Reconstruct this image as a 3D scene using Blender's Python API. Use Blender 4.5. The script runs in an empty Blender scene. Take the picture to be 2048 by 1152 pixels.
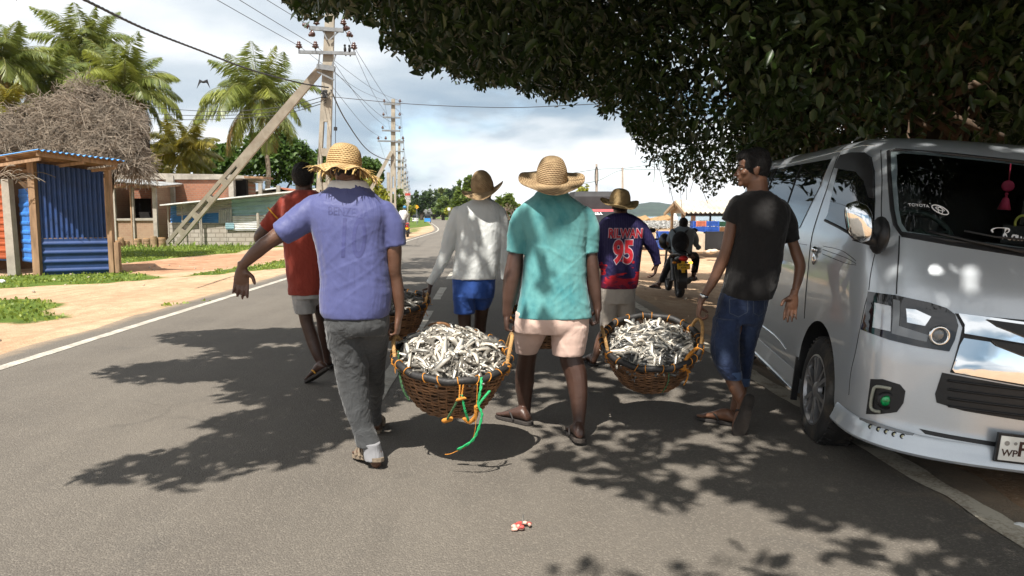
import bpy, bmesh, math, random, colorsys
import numpy as np
from mathutils import Vector, Matrix, noise
from mathutils.bvhtree import BVHTree
from mathutils.geometry import tessellate_polygon
random.seed(7); np.random.seed(7)
S = bpy.context.scene
COL = S.collection
F = 1479.0; CAMZ = 1.4
TH = math.atan(144.0/F); CT, ST = math.cos(TH), math.sin(TH)
SUNV = Vector((-0.23, -0.58, 1.0))          # towards the sun
YAW = math.atan(0.0331)                      # road runs slightly left of the view

def rdir(px, py):
    a = (px-1024)/F; b = (576-py)/F
    return Vector((a, CT+b*ST, -ST+b*CT))
def P(px, py, d):
    r = rdir(px, py); return Vector((0, 0, CAMZ)) + r*(d/r.y)
def G(px, py, z=0.0):
    r = rdir(px, py); return Vector((0, 0, CAMZ)) + r*((z-CAMZ)/r.z)
def proj(v):
    x, y, z = v[0], v[1], v[2]-CAMZ
    dep = y*CT - z*ST
    return 1024+F*x/dep, 576-F*(y*ST+z*CT)/dep
def RD(xr, yr, z=0.0):                       # road frame: xr across, yr along
    c, s = math.cos(YAW), math.sin(YAW)
    x = xr*c - yr*s; y = xr*s + yr*c
    return Vector((x, y, z))
def bend(y):                                 # sideways drift of the road far off
    if y < 62: return 0.0
    t = y-62
    return -0.09*(t - 12*(1-math.exp(-t/12)))

ORG = {}
def sm(t): return t*t*(3-2*t)
def lerp(a, b, t): return a+(b-a)*t

# ------------------------------------------------------------ materials
_tp = {}
def base_mat(name):
    m = bpy.data.materials.new(name); m.use_nodes = True
    nt = m.node_tree; bs = nt.nodes['Principled BSDF']
    return m, nt, bs
def N(nt, kind, **kw):
    n = nt.nodes.new(kind)
    for k, v in kw.items():
        if k.startswith('i_'): n.inputs[k[2:].replace('_', ' ')].default_value = v
        elif k.startswith('n_'): n.inputs[int(k[2:])].default_value = v
        else: setattr(n, k, v)
    return n
def L(nt, a, b): nt.links.new(a, b)
def ramp(nt, src, stops, interp='LINEAR'):
    r = nt.nodes.new('ShaderNodeValToRGB'); r.color_ramp.interpolation = interp
    el = r.color_ramp.elements
    while len(el) > 1: el.remove(el[-1])
    for i, (p, c) in enumerate(stops):
        if not hasattr(c, '__len__'): c = (c, c, c)
        e = el[0] if i == 0 else el.new(p)
        e.position = p; e.color = (*c[:3], 1)
    L(nt, src, r.inputs[0]); return r.outputs[0]
def mixc(nt, fac, a, b, mode='MIX'):
    m = nt.nodes.new('ShaderNodeMix'); m.data_type = 'RGBA'; m.blend_type = mode
    for s, v in ((m.inputs[0], fac), (m.inputs[6], a), (m.inputs[7], b)):
        if hasattr(v, 'is_output'): L(nt, v, s)
        elif hasattr(v, '__len__'): s.default_value = (*v[:3], 1)
        else: s.default_value = v
    return m.outputs[2]
def math_(nt, op, a, b=0.0, clamp=False):
    m = nt.nodes.new('ShaderNodeMath'); m.operation = op; m.use_clamp = clamp
    for s, v in ((m.inputs[0], a), (m.inputs[1], b)):
        if hasattr(v, 'is_output'): L(nt, v, s)
        else: s.default_value = v
    return m.outputs[0]
def coords(nt, scale=(1, 1, 1), rot=(0, 0, 0), kind='Object'):
    t = nt.nodes.new('ShaderNodeTexCoord'); mp = nt.nodes.new('ShaderNodeMapping')
    mp.inputs['Scale'].default_value = scale; mp.inputs['Rotation'].default_value = rot
    L(nt, t.outputs[kind], mp.inputs[0]); return mp.outputs[0]
def nz(nt, vec, scale, detail=4, rough=.55, dist=0.0):
    n = N(nt, 'ShaderNodeTexNoise', i_Scale=scale, i_Detail=detail, i_Roughness=rough, i_Distortion=dist)
    L(nt, vec, n.inputs['Vector']); return n.outputs['Fac']
def bump(nt, bs, h, strength=.3, dist=.02):
    b = N(nt, 'ShaderNodeBump', i_Strength=strength, i_Distance=dist)
    L(nt, h, b.inputs['Height']); L(nt, b.outputs[0], bs.inputs['Normal']); return b
def mat(name, col, rough=.7, var=.18, vs=6.0, b=0.0, bs_=60.0, metal=0.0, spec=.4, dirt=None, dscale=2.0, damt=.5,
        stretch=(1, 1, 1), coat=0.0, bdist=.01, emit=None, sheen=0.0):
    m, nt, bs = base_mat(name)
    v = coords(nt, stretch)
    n1 = nz(nt, v, vs)
    lo = tuple(c*(1-var*1.6) for c in col); hi = tuple(min(1, c*(1+var*1.2)) for c in col)
    c = ramp(nt, n1, [(.25, lo), (.75, hi)])
    if dirt:
        n2 = nz(nt, coords(nt), dscale, 6, .65)
        f = ramp(nt, n2, [(.5, 0), (.72, damt)])
        c = mixc(nt, f, c, dirt)
    L(nt, c, bs.inputs['Base Color'])
    bs.inputs['Roughness'].default_value = rough; bs.inputs['Metallic'].default_value = metal
    bs.inputs['Specular IOR Level'].default_value = spec
    if coat: bs.inputs['Coat Weight'].default_value = coat; bs.inputs['Coat Roughness'].default_value = .03
    if sheen: bs.inputs['Sheen Weight'].default_value = sheen
    if b: bump(nt, bs, nz(nt, coords(nt, stretch), bs_, 5), b, bdist)
    if emit:
        bs.inputs['Emission Color'].default_value = (*emit[:3], 1); bs.inputs['Emission Strength'].default_value = emit[3]
    return m
def foliage(name, dark, light, trans=.3, vs=1.2, rough=.5, spec=.35, dead=None):
    m, nt, bs = base_mat(name)
    a = N(nt, 'ShaderNodeAttribute', attribute_name='rnd')
    n1 = nz(nt, coords(nt), vs, 3)
    f = math_(nt, 'ADD', math_(nt, 'MULTIPLY', a.outputs['Fac'], .6), math_(nt, 'MULTIPLY', n1, .5), True)
    c = ramp(nt, f, [(.2, dark), (.85, light)])
    if dead: c = mixc(nt, ramp(nt, a.outputs['Fac'], [(.955, 0), (.965, 1)]), c, dead)
    L(nt, c, bs.inputs['Base Color']); bs.inputs['Roughness'].default_value = rough
    bs.inputs['Specular IOR Level'].default_value = spec
    t = nt.nodes.new('ShaderNodeBsdfTranslucent')
    L(nt, mixc(nt, .5, c, tuple(min(1, x*1.5) for x in light)), t.inputs[0])
    mx = nt.nodes.new('ShaderNodeMixShader'); mx.inputs[0].default_value = trans
    L(nt, bs.outputs[0], mx.inputs[1]); L(nt, t.outputs[0], mx.inputs[2])
    L(nt, mx.outputs[0], nt.nodes['Material Output'].inputs[0]); return m

# ------------------------------------------------------------ mesh building
def frame(d, up=Vector((0, 0, 1))):
    d = d.normalized()
    if abs(d.dot(up)) > .97: up = Vector((0, 1, 0))
    s = d.cross(up).normalized(); return s, s.cross(d).normalized()
def spline(pts, n):
    pts = [tuple(map(float, p)) for p in pts]
    A = np.array(pts); k = len(A)
    if k == 2: return [tuple(A[0]+(A[1]-A[0])*t) for t in np.linspace(0, 1, n)]
    out = []
    for i in range(k-1):
        p0 = A[max(i-1, 0)]; p1 = A[i]; p2 = A[i+1]; p3 = A[min(i+2, k-1)]
        m = max(2, int(round(n/(k-1))))
        for t in np.linspace(0, 1, m, endpoint=False):
            out.append(tuple(.5*((2*p1)+(-p0+p2)*t+(2*p0-5*p1+4*p2-p3)*t*t+(-p0+3*p1-3*p2+p3)*t**3)))
    out.append(tuple(A[-1])); return out
class MB:
    def __init__(self): self.v = []; self.f = []; self.a = {}
    def add(self, vs, fs, M=None):
        o = len(self.v)
        for q in vs:
            q = Vector(q)
            self.v.append(M @ q if M else q)
        self.f += [tuple(i+o for i in f) for f in fs]; return o
    def box(self, c, s, M=None, R=None):
        x, y, z = s[0]/2, s[1]/2, s[2]/2; c = Vector(c)
        q = [Vector((a*x, b*y, e*z)) for a in (-1, 1) for b in (-1, 1) for e in (-1, 1)]
        if R is not None: q = [R @ p for p in q]
        self.add([c+p for p in q], [(0, 1, 3, 2), (4, 6, 7, 5), (0, 4, 5, 1), (2, 3, 7, 6), (0, 2, 6, 4), (1, 5, 7, 3)], M)
    def bar(self, p0, p1, w, h, M=None, up=Vector((0, 0, 1)), w1=None, h1=None):
        p0 = Vector(p0); p1 = Vector(p1); s, u = frame(p1-p0, up); w1 = w1 or w; h1 = h1 or h
        q = [p0+s*a*w/2+u*b*h/2 for a, b in ((-1, -1), (1, -1), (1, 1), (-1, 1))]+[p1+s*a*w1/2+u*b*h1/2 for a, b in ((-1, -1), (1, -1), (1, 1), (-1, 1))]
        self.add(q, [(3, 2, 1, 0), (4, 5, 6, 7), (0, 1, 5, 4), (1, 2, 6, 5), (2, 3, 7, 6), (3, 0, 4, 7)], M)
    def loft(self, rings, cap=True, M=None, closed=True):
        n = len(rings[0]); vs = [p for r in rings for p in r]; fs = []
        for i in range(len(rings)-1):
            for j in range(n if closed else n-1):
                k = (j+1) % n
                fs.append((i*n+j, i*n+k, (i+1)*n+k, (i+1)*n+j))
        if cap:
            fs.append(tuple(range(n-1, -1, -1))); fs.append(tuple((len(rings)-1)*n+j for j in range(n)))
        return self.add(vs, fs, M)
    def tube(self, pts, r, seg=8, M=None, cap=True, flat=1.0, roundcap=False, endflat=False):
        pts = [Vector(p) for p in pts]; n = len(pts)
        rs = list(np.interp(np.linspace(0, 1, n), np.linspace(0, 1, len(r)), r)) if hasattr(r, '__len__') else [r]*n
        rings = []; up = None
        for i in range(n):
            t = (pts[min(i+1, n-1)]-pts[max(i-1, 0)])
            if t.length < 1e-9: t = Vector((0, 0, 1))
            t.normalize()
            if up is None: s, u = frame(t)
            else:
                s = t.cross(up)
                s = s.normalized() if s.length > 1e-4 else frame(t)[0]
                u = s.cross(t).normalized()
            up = u
            rings.append([pts[i]+(s*math.cos(2*math.pi*k/seg)+u*math.sin(2*math.pi*k/seg)*flat)*rs[i] for k in range(seg)])
        if roundcap:
            def capr(i, sg):
                t = (pts[1]-pts[0] if i == 0 else pts[-1]-pts[-2]).normalized()*sg
                c = pts[i]; out = []
                for a in (.45, .8, .97):
                    f = math.sqrt(1-a*a)
                    out.append([c+(p-c)*f+t*rs[i]*a for p in rings[i]])
                return out
            rings = capr(0, -1)[::-1]+rings+([] if endflat else capr(-1, 1))
        self.loft(rings, cap, M)
    def limb(self, pts, seg=16, n=18, endflat=False):
        q = spline([(*p[0], p[1]) for p in pts], n)
        self.tube([a[:3] for a in q], [a[3] for a in q], seg, roundcap=True, endflat=endflat)
    def lathe(self, prof, seg=24, M=None, cap=False):
        rings = [[Vector((r*math.cos(2*math.pi*k/seg), r*math.sin(2*math.pi*k/seg), z)) for k in range(seg)] for r, z in prof]
        self.loft(rings, cap, M)
    def sphere(self, c, r, seg=16, rings=10, R=None, M=None):
        r = r if hasattr(r, '__len__') else (r, r, r); c = Vector(c); rg = []
        for i in range(rings+1):
            a = math.pi*min(max(i/rings, .02), .98)
            ring = []
            for k in range(seg):
                b = 2*math.pi*k/seg
                p = Vector((r[0]*math.sin(a)*math.cos(b), r[1]*math.sin(a)*math.sin(b), r[2]*math.cos(a)))
                ring.append(c+(R @ p if R is not None else p))
            rg.append(ring[::-1])
        self.loft(rg, True, M)
    def prism(self, poly, h0, h1, M=None):
        n = len(poly)
        self.loft([[Vector((p[0], p[1], h0)) for p in poly], [Vector((p[0], p[1], h1)) for p in poly]], True, M)
    def grid(self, fn, nu, nv, M=None):
        vs = [fn(i/nu, j/nv) for i in range(nu+1) for j in range(nv+1)]
        fs = [(i*(nv+1)+j, (i+1)*(nv+1)+j, (i+1)*(nv+1)+j+1, i*(nv+1)+j+1) for i in range(nu) for j in range(nv)]
        self.add(vs, fs, M)
    def slab(self, fn, nu, nv, th, M=None):      # a sheet with thickness
        a = [[Vector(fn(i/nu, j/nv)) for j in range(nv+1)] for i in range(nu+1)]
        nrm = (a[1][0]-a[0][0]).cross(a[0][1]-a[0][0]).normalized()*th
        vs = [p for r in a for p in r]; k = len(vs); vs += [p-nrm for p in vs]
        idx = lambda i, j: i*(nv+1)+j
        fs = []
        for i in range(nu):
            for j in range(nv):
                q = (idx(i, j), idx(i+1, j), idx(i+1, j+1), idx(i, j+1)); fs.append(q); fs.append(tuple(x+k for x in q[::-1]))
        bd = [idx(i, 0) for i in range(nu+1)]+[idx(nu, j) for j in range(1, nv+1)]+[idx(i, nv) for i in range(nu-1, -1, -1)]+[idx(0, j) for j in range(nv-1, 0, -1)]
        for i in range(len(bd)):
            p, q = bd[i], bd[(i+1) % len(bd)]; fs.append((p, p+k, q+k, q))
        self.add(vs, fs, M)
    def build(self, name, material, parent=None, smooth=False, loc=None, autos=None):
        return link_mesh(name, self.v, self.f, material, parent, smooth, loc, autos)
def link_mesh(name, vs, fs, material, parent=None, smooth=False, loc=None, autos=None, fix=True):
    if parent is not None: o0 = ORG.get(parent.name, Vector())
    else:
        if loc is None:
            A = np.array([tuple(v) for v in vs]); loc = Vector(((A[:, 0].min()+A[:, 0].max())/2, (A[:, 1].min()+A[:, 1].max())/2, A[:, 2].min()))
        o0 = Vector(loc)
    me = bpy.data.meshes.new(name)
    me.from_pydata([tuple(Vector(v)-o0) for v in vs], [], fs)
    if fix:
        bm = bmesh.new(); bm.from_mesh(me); bmesh.ops.recalc_face_normals(bm, faces=bm.faces); bm.to_mesh(me); bm.free()
    if smooth: me.polygons.foreach_set('use_smooth', [True]*len(me.polygons))
    for m in (material if isinstance(material, (list, tuple)) else [material]): me.materials.append(m)
    if autos is not None and smooth:
        me.set_sharp_from_angle(angle=math.radians(autos))
    me.update()
    o = bpy.data.objects.new(name, me); COL.objects.link(o)
    if parent is not None: o.parent = parent; ORG[o.name] = o0
    else: o.location = o0; ORG[o.name] = o0
    return o
def thing(name, label, cat, loc=(0, 0, 0), rot=(0, 0, 0), group=None, local=False):
    o = bpy.data.objects.new(name, None); COL.objects.link(o); o.empty_display_size = .2
    o.location = loc; o.rotation_euler = rot
    o['label'] = label; o['category'] = cat
    if group: o['group'] = group
    ORG[o.name] = Vector() if local else Vector(loc); return o
def tag(o, label, cat, group=None, kind=None):
    o['label'] = label; o['category'] = cat
    if group: o['group'] = group
    if kind: o['kind'] = kind
    return o
def struct(o): o['kind'] = 'structure'; return o
def dup(root, loc, rot=None, label=None, group=None, scale=None, parent=None):
    c = root.copy(); COL.objects.link(c)
    if parent is None:
        c.location = loc
        if rot is not None: c.rotation_euler = rot
        if scale is not None: c.scale = scale if hasattr(scale, '__len__') else (scale,)*3
        if label: c['label'] = label
        if group: c['group'] = group
    else: c.parent = parent
    for ch in list(root.children): dup(ch, None, parent=c)
    return c
def eval_mesh(o):
    dg = bpy.context.evaluated_depsgraph_get(); dg.update()
    return bpy.data.meshes.new_from_object(o.evaluated_get(dg))
def remesh(mb, voxel, sit, name, material, parent, disp=None, tris=None):
    me = bpy.data.meshes.new('tmp'); me.from_pydata([tuple(v) for v in mb.v], [], mb.f)
    bm = bmesh.new(); bm.from_mesh(me); bmesh.ops.recalc_face_normals(bm, faces=bm.faces); bm.to_mesh(me); bm.free()
    t = bpy.data.objects.new('tmp', me); COL.objects.link(t)
    r = t.modifiers.new('r', 'REMESH'); r.mode = 'VOXEL'; r.voxel_size = voxel; r.adaptivity = 0
    if sit:
        s = t.modifiers.new('s', 'SMOOTH'); s.iterations = sit; s.factor = .5
    m2 = eval_mesh(t); bpy.data.objects.remove(t); bpy.data.meshes.remove(me)
    n = len(m2.vertices); co = np.empty(n*3); m2.vertices.foreach_get('co', co); co = co.reshape(-1, 3)
    if disp is not None:
        nr = np.empty(n*3); m2.vertices.foreach_get('normal', nr); nr = nr.reshape(-1, 3)
        co = co+nr*disp(co)[:, None]
    o0 = ORG.get(parent.name, Vector()); co = co-np.array(tuple(o0))
    m2.vertices.foreach_set('co', co.ravel()); m2.polygons.foreach_set('use_smooth', [True]*len(m2.polygons))
    m2.materials.clear()
    for q in (material if isinstance(material, (list, tuple)) else [material]): m2.materials.append(q)
    m2.update(); m2.name = name
    o = bpy.data.objects.new(name, m2); COL.objects.link(o); o.parent = parent; ORG[o.name] = o0
    return o
def vnoise(co, sc, off=0.0):                   # value noise on an array
    sc = np.array(sc, float); q = co*sc+off
    return np.array([noise.noise(Vector(p)) for p in q])
def leaves_mesh(name, C, D, U, ln, wd, rnd, material, parent, fold=.25, simple=False):
    """C centres, D leaf direction, U face normal-ish; arrays (n,3)"""
    n = len(C); D = D/np.linalg.norm(D, axis=1)[:, None]
    Sd = np.cross(D, U); Sd /= (np.linalg.norm(Sd, axis=1)[:, None]+1e-9); Nn = np.cross(Sd, D)
    ln = ln.reshape(-1, 1); wd = wd.reshape(-1, 1)
    if simple:
        V = np.stack([C-D*ln*.5, C+Sd*wd*.5+Nn*wd*fold*.3, C+D*ln*.5, C-Sd*wd*.5+Nn*wd*fold*.3], 1); k = 4
        loops = np.arange(n*4); tot = np.full(n, 4)
    else:
        V = np.stack([C-D*ln*.5, C-D*ln*.2+Sd*wd*.45+Nn*wd*fold, C+D*ln*.2+Sd*wd*.4+Nn*wd*fold, C+D*ln*.5-Nn*wd*fold*.6, C+D*ln*.2-Sd*wd*.4+Nn*wd*fold, C-D*ln*.2-Sd*wd*.45+Nn*wd*fold], 1); k = 6
        b = (np.arange(n)*6)[:, None]
        loops = (b+np.array([[0, 1, 2, 3, 0, 3, 4, 5]])).ravel(); tot = np.full(n*2, 4)
    o0 = np.array(tuple(ORG.get(parent.name, Vector()))) if parent is not None else np.zeros(3)
    V = (V.reshape(-1, 3)-o0)
    me = bpy.data.meshes.new(name); me.vertices.add(len(V)); me.vertices.foreach_set('co', V.ravel())
    me.loops.add(len(loops)); me.loops.foreach_set('vertex_index', loops.astype(np.int32))
    me.polygons.add(len(tot)); me.polygons.foreach_set('loop_start', (np.cumsum(tot)-tot).astype(np.int32))
    me.update(calc_edges=True)
    at = me.attributes.new('rnd', 'FLOAT', 'POINT'); at.data.foreach_set('value', np.repeat(rnd, k).astype(np.float32))
    me.materials.append(material)
    o = bpy.data.objects.new(name, me); COL.objects.link(o)
    if parent is not None: o.parent = parent; ORG[o.name] = Vector(o0)
    return o
def rand_dirs(n):
    v = np.random.normal(size=(n, 3)); return v/np.linalg.norm(v, axis=1)[:, None]
def text_mb(s, size, depth=0.0, shear=0.0, bold=0.0):
    cu = bpy.data.curves.new('t', 'FONT'); cu.body = s; cu.size = size; cu.extrude = depth; cu.shear = shear; cu.offset = bold
    cu.align_x = 'CENTER'; cu.align_y = 'CENTER'
    o = bpy.data.objects.new('t', cu); COL.objects.link(o)
    me = eval_mesh(o); vs = [v.co.copy() for v in me.vertices]; fs = [tuple(p.vertices) for p in me.polygons]
    bpy.data.objects.remove(o); bpy.data.meshes.remove(me); return vs, fs
def subdiv(vs, fs, maxl):
    bm = bmesh.new(); bv = [bm.verts.new(v) for v in vs]
    for f in fs:
        try: bm.faces.new([bv[i] for i in f])
        except ValueError: pass
    bmesh.ops.triangulate(bm, faces=bm.faces)
    for _ in range(7):
        e = [e for e in bm.edges if e.calc_length() > maxl]
        if not e: break
        bmesh.ops.subdivide_edges(bm, edges=e, cuts=1); bmesh.ops.triangulate(bm, faces=bm.faces)
    bm.verts.index_update(); v = [x.co.copy() for x in bm.verts]; f = [tuple(q.index for q in x.verts) for x in bm.faces]; bm.free(); return v, f
def inpoly(px, py, poly):
    ins = np.zeros(px.shape, bool); n = len(poly)
    for i in range(n):
        x1, y1 = poly[i]; x2, y2 = poly[(i+1) % n]
        if y1 == y2: continue
        c = ((y1 > py) != (y2 > py)) & (px < (x2-x1)*(py-y1)/(y2-y1)+x1); ins ^= c
    return ins
# ------------------------------------------------------------ camera, light, sky
S.view_settings.view_transform = 'Standard'; S.view_settings.look = 'None'
S.view_settings.exposure = 1.08; S.view_settings.gamma = 1.0
cam = bpy.data.cameras.new('Camera'); co_ = bpy.data.objects.new('Camera', cam); COL.objects.link(co_)
cam.sensor_width = 36; cam.lens = 36*F/2048; cam.clip_start = .05; cam.clip_end = 12000
co_.location = (0, 0, CAMZ); co_.rotation_euler = (math.pi/2-TH, 0, 0); S.camera = co_
sl = bpy.data.lights.new('Sun', 'SUN'); so = bpy.data.objects.new('Sun', sl); COL.objects.link(so)
sl.energy = 4.3; sl.angle = math.radians(.53); sl.color = (1, .95, .87)
so.rotation_euler = SUNV.to_track_quat('Z', 'Y').to_euler(); so.location = (-10, -20, 40)
W = bpy.data.worlds.new('World'); S.world = W; W.use_nodes = True
nt = W.node_tree; bg = nt.nodes['Background']
sky = N(nt, 'ShaderNodeTexSky', sky_type='NISHITA', sun_disc=False)
sky.sun_elevation = math.atan2(1, math.hypot(.23, .58)); sky.sun_rotation = math.atan2(-.23, -.58); sky.air_density = 1.0; sky.dust_density = .6; sky.altitude = 0
v = coords(nt, (1.0, 1.0, 2.6), kind='Generated')
sky_s = mixc(nt, 1.0, sky.outputs[0], (.105, .105, .105), 'MULTIPLY')
v2 = coords(nt, (1.0, 1.0, 2.6), kind='Generated')
mp2 = v2.node; mp2.inputs['Location'].default_value = (3.7, 1.2, .62)
big = nz(nt, v2, 2.3, 9, .56, .35)
mp3 = coords(nt, (1.0, 1.0, 3.4), kind='Generated'); mp3.node.inputs['Location'].default_value = (1.3, 5.1, 2.45)
shd = nz(nt, mp3, 2.6, 8, .5, .25)
_sp = nt.nodes.new('ShaderNodeSeparateXYZ'); _tc = nt.nodes.new('ShaderNodeTexCoord'); L(nt, _tc.outputs['Generated'], _sp.inputs[0])
band = ramp(nt, _sp.outputs['Z'], [(0, .45), (.03, .485), (.055, .58), (.095, .60), (.12, .50), (.145, .39), (.175, .40), (.205, .52), (.28, .59), (.5, .6)])
shd = math_(nt, 'ADD', shd, math_(nt, 'SUBTRACT', band, .5))
cc = ramp(nt, shd, [(.36, (.22, .335, .45)), (.45, (.37, .47, .56)), (.52, (.66, .72, .77)), (.60, (.97, .985, 1.0))])
cov = ramp(nt, math_(nt, 'ADD', big, 0.0), [(.30, 0), (.42, 1)])
# the sky is whiter higher up on the left, as cumulus banks stand there
sep = nt.nodes.new('ShaderNodeSeparateXYZ'); tc = nt.nodes.new('ShaderNodeTexCoord'); L(nt, tc.outputs['Generated'], sep.inputs[0])
up = math_(nt, 'MULTIPLY', math_(nt, 'ADD', math_(nt, 'SUBTRACT', sep.outputs['Z'], .10), math_(nt, 'MULTIPLY', sep.outputs['X'], -.22)), 5.0, True)
cov = math_(nt, 'MAXIMUM', cov, up); up = math_(nt, 'MULTIPLY', up, .5)
cc = mixc(nt, up, cc, (.93, .955, .98))
ccs = mixc(nt, 1.0, cc, (.575, .575, .575), 'MULTIPLY')
out = mixc(nt, cov, sky_s, ccs)
L(nt, out, bg.inputs[0]); bg.inputs[1].default_value = 1.0

# ------------------------------------------------------------ ground
GR = [[(0, 552), (80, 548), (235, 540), (290, 548), (330, 556), (200, 566), (60, 572), (-60, 580), (-60, 556)],
      [(-60, 600), (60, 597), (110, 603), (118, 612), (70, 620), (130, 626), (120, 633), (60, 640), (-60, 640)],
      [(225, 497), (330, 488), (480, 490), (600, 487), (600, 491), (500, 498), (470, 506), (380, 513), (300, 521), (236, 526)],
      [(380, 549), (430, 541), (520, 528), (578, 517), (580, 533), (500, 541), (420, 547), (330, 557)],
      [(820, 434), (846, 436), (848, 445), (838, 452), (842, 458), (822, 470), (815, 470)],
      [(320, 608), (420, 600), (425, 603), (330, 612)], [(1000, 438), (1045, 438), (1045, 452), (1008, 456)],
      [(-200, 470), (640, 470), (640, 486), (230, 494), (-200, 500)]]
RED = [[(235, 526), (470, 508), (578, 497), (578, 516), (430, 540), (300, 548), (236, 541)]]
def gpoly(polys): return [[tuple(G(*p)[:2]) for p in q] for q in polys]
GRW = gpoly(GR); REDW = gpoly(RED)
def side(x, y):                                # across-road coordinate of a world point
    c, s = math.cos(YAW), math.sin(YAW); xr = x*c+y*s; yr = -x*s+y*c
    return xr-bend(yr), yr
def gz(x, y):
    xr, yr = side(x, y); z = -.03
    if xr > 2.6 and y < 40: z -= .16*sm(min(1, (xr-2.6)/2.2))
    if xr < -5.2: z += .02*min(1, (-5.2-xr)/3)
    if (xr > 2.7 or xr < -5.2) and y < 60: z += .03*(noise.noise(Vector((x*.7, y*.7, 0)))+.4*noise.noise(Vector((x*3, y*3, 4))))
    if y > 150 and xr > 14: z -= min(1.2, (y-150)*.02)*min(1, (xr-14)/15)
    return z
xs = [-6000, -3000, -1200, -500, -220, -120, -80, -55, -42, -35]+list(np.arange(-30, 16, .24))+[17, 19, 22, 26, 32, 40, 52, 70, 100, 160, 300, 700, 1500, 3000, 6000]
ys = [-400, -100, -40, -15, -6, -2, 0]+list(np.arange(1, 46, .28))+[47, 49, 52, 56, 61, 67, 74, 82, 92, 104, 120, 140, 160, 170, 180, 200, 240, 300, 400, 600, 1000, 2000, 4000, 9000]
XX, YY = np.meshgrid(xs, ys, indexing='ij'); fx, fy = XX.ravel(), YY.ravel()
gm = np.zeros(fx.shape); rm = np.zeros(fx.shape)
for q in GRW: gm[inpoly(fx, fy, q)] = 1
for q in REDW: rm[inpoly(fx, fy, q)] = 1
gm[(fy > 46) & (fx < -12)] = .8
def blur(a):
    b = a.reshape(len(xs), len(ys)); p = np.pad(b, 1, 'edge')
    return ((p[:-2, 1:-1]+p[2:, 1:-1]+p[1:-1, :-2]+p[1:-1, 2:]+2*b)/6).ravel()
gm = blur(gm); rm = blur(blur(rm))
vs = [(x, y, gz(x, y)) for x, y in zip(fx, fy)]
ny = len(ys)
fs = [(i*ny+j, (i+1)*ny+j, (i+1)*ny+j+1, i*ny+j+1) for i in range(len(xs)-1) for j in range(ny-1)]
m, nt, bs = base_mat('sandy_earth')
vv = coords(nt)
n1 = nz(nt, vv, .35, 6, .6); n2 = nz(nt, vv, 4.0, 6, .65); n3 = nz(nt, vv, 38, 4, .6)
sand = ramp(nt, n1, [(.3, (.34, .215, .13)), (.5, (.455, .315, .20)), (.72, (.55, .415, .285))])
sand = mixc(nt, ramp(nt, n2, [(.42, 0), (.7, .75)]), sand, (.33, .195, .115))
sand = mixc(nt, ramp(nt, n3, [(.56, 0), (.7, .55)]), sand, (.62, .50, .36))
sand = mixc(nt, ramp(nt, n3, [(.3, .5), (.42, 0)]), sand, (.24, .15, .09))
rt_ = nz(nt, coords(nt, (2.6, .13, 1), (0, 0, -YAW)), 1.0, 5, .65, .4); sand = mixc(nt, ramp(nt, rt_, [(.50, 0), (.62, .38)]), sand, (.28, .18, .11))
ar = N(nt, 'ShaderNodeAttribute', attribute_name='red'); ag = N(nt, 'ShaderNodeAttribute', attribute_name='grass')
red = ramp(nt, nz(nt, vv, 3.0, 6, .7), [(.35, (.22, .10, .055)), (.65, (.40, .225, .135))])
c = mixc(nt, math_(nt, 'MULTIPLY', ar.outputs['Fac'], ramp(nt, nz(nt, vv, 1.3, 6, .7), [(.35, .35), (.6, .9)])), sand, red)
gcol = ramp(nt, nz(nt, vv, 2.2, 6, .7), [(.3, (.035, .06, .012)), (.55, (.09, .135, .02)), (.75, (.20, .19, .05))])
gf = math_(nt, 'MULTIPLY', math_(nt, 'SUBTRACT', math_(nt, 'ADD', ag.outputs['Fac'], math_(nt, 'MULTIPLY', nz(nt, vv, 3.2, 5, .7), .9)), .75), 3.0, True)
c = mixc(nt, gf, c, gcol)
L(nt, c, bs.inputs['Base Color']); bs.inputs['Roughness'].default_value = .95; bs.inputs['Specular IOR Level'].default_value = .15
bump(nt, bs, math_(nt, 'ADD', nz(nt, vv, 14, 6, .7), math_(nt, 'MULTIPLY', n3, .5)), .6, .05)
ground = link_mesh('ground', vs, fs, m, None, True, loc=(0, 0, 0)); struct(ground)
a = ground.data.attributes.new('grass', 'FLOAT', 'POINT'); a.data.foreach_set('value', gm.astype(np.float32))
a = ground.data.attributes.new('red', 'FLOAT', 'POINT'); a.data.foreach_set('value', rm.astype(np.float32))

# ------------------------------------------------------------ road
m, nt, bs = base_mat('asphalt')
vv = coords(nt)
n1 = nz(nt, vv, .55, 6, .62); n2 = nz(nt, vv, 2.6, 5, .7)
vor = N(nt, 'ShaderNodeTexVoronoi', i_Scale=120.0); L(nt, vv, vor.inputs['Vector'])
n3 = nz(nt, vv, 150, 3, .7); n4 = nz(nt, vv, 26, 4, .7)
c = ramp(nt, n1, [(.32, (.100, .088, .075)), (.68, (.138, .121, .101))])
c = mixc(nt, ramp(nt, n2, [(.52, 0), (.8, .30)]), c, (.075, .070, .064))
tr_ = nz(nt, coords(nt, (2.2, .16, 1), (0, 0, -YAW)), 1.0, 4, .6); c = mixc(nt, ramp(nt, tr_, [(.46, 0), (.7, .30)]), c, (.17, .152, .128))
st_ = nz(nt, vv, 1.1, 7, .72, .6); c = mixc(nt, ramp(nt, st_, [(.60, 0), (.68, .30)]), c, (.055, .052, .05))
c = mixc(nt, ramp(nt, n4, [(.60, 0), (.74, .30)]), c, (.062, .058, .054))
c = mixc(nt, ramp(nt, vor.outputs['Color'], [(.60, 0), (.85, .42)]), c, (.23, .205, .17))
c = mixc(nt, ramp(nt, n3, [(.3, .5), (.44, 0)]), c, (.045, .043, .04))
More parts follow.
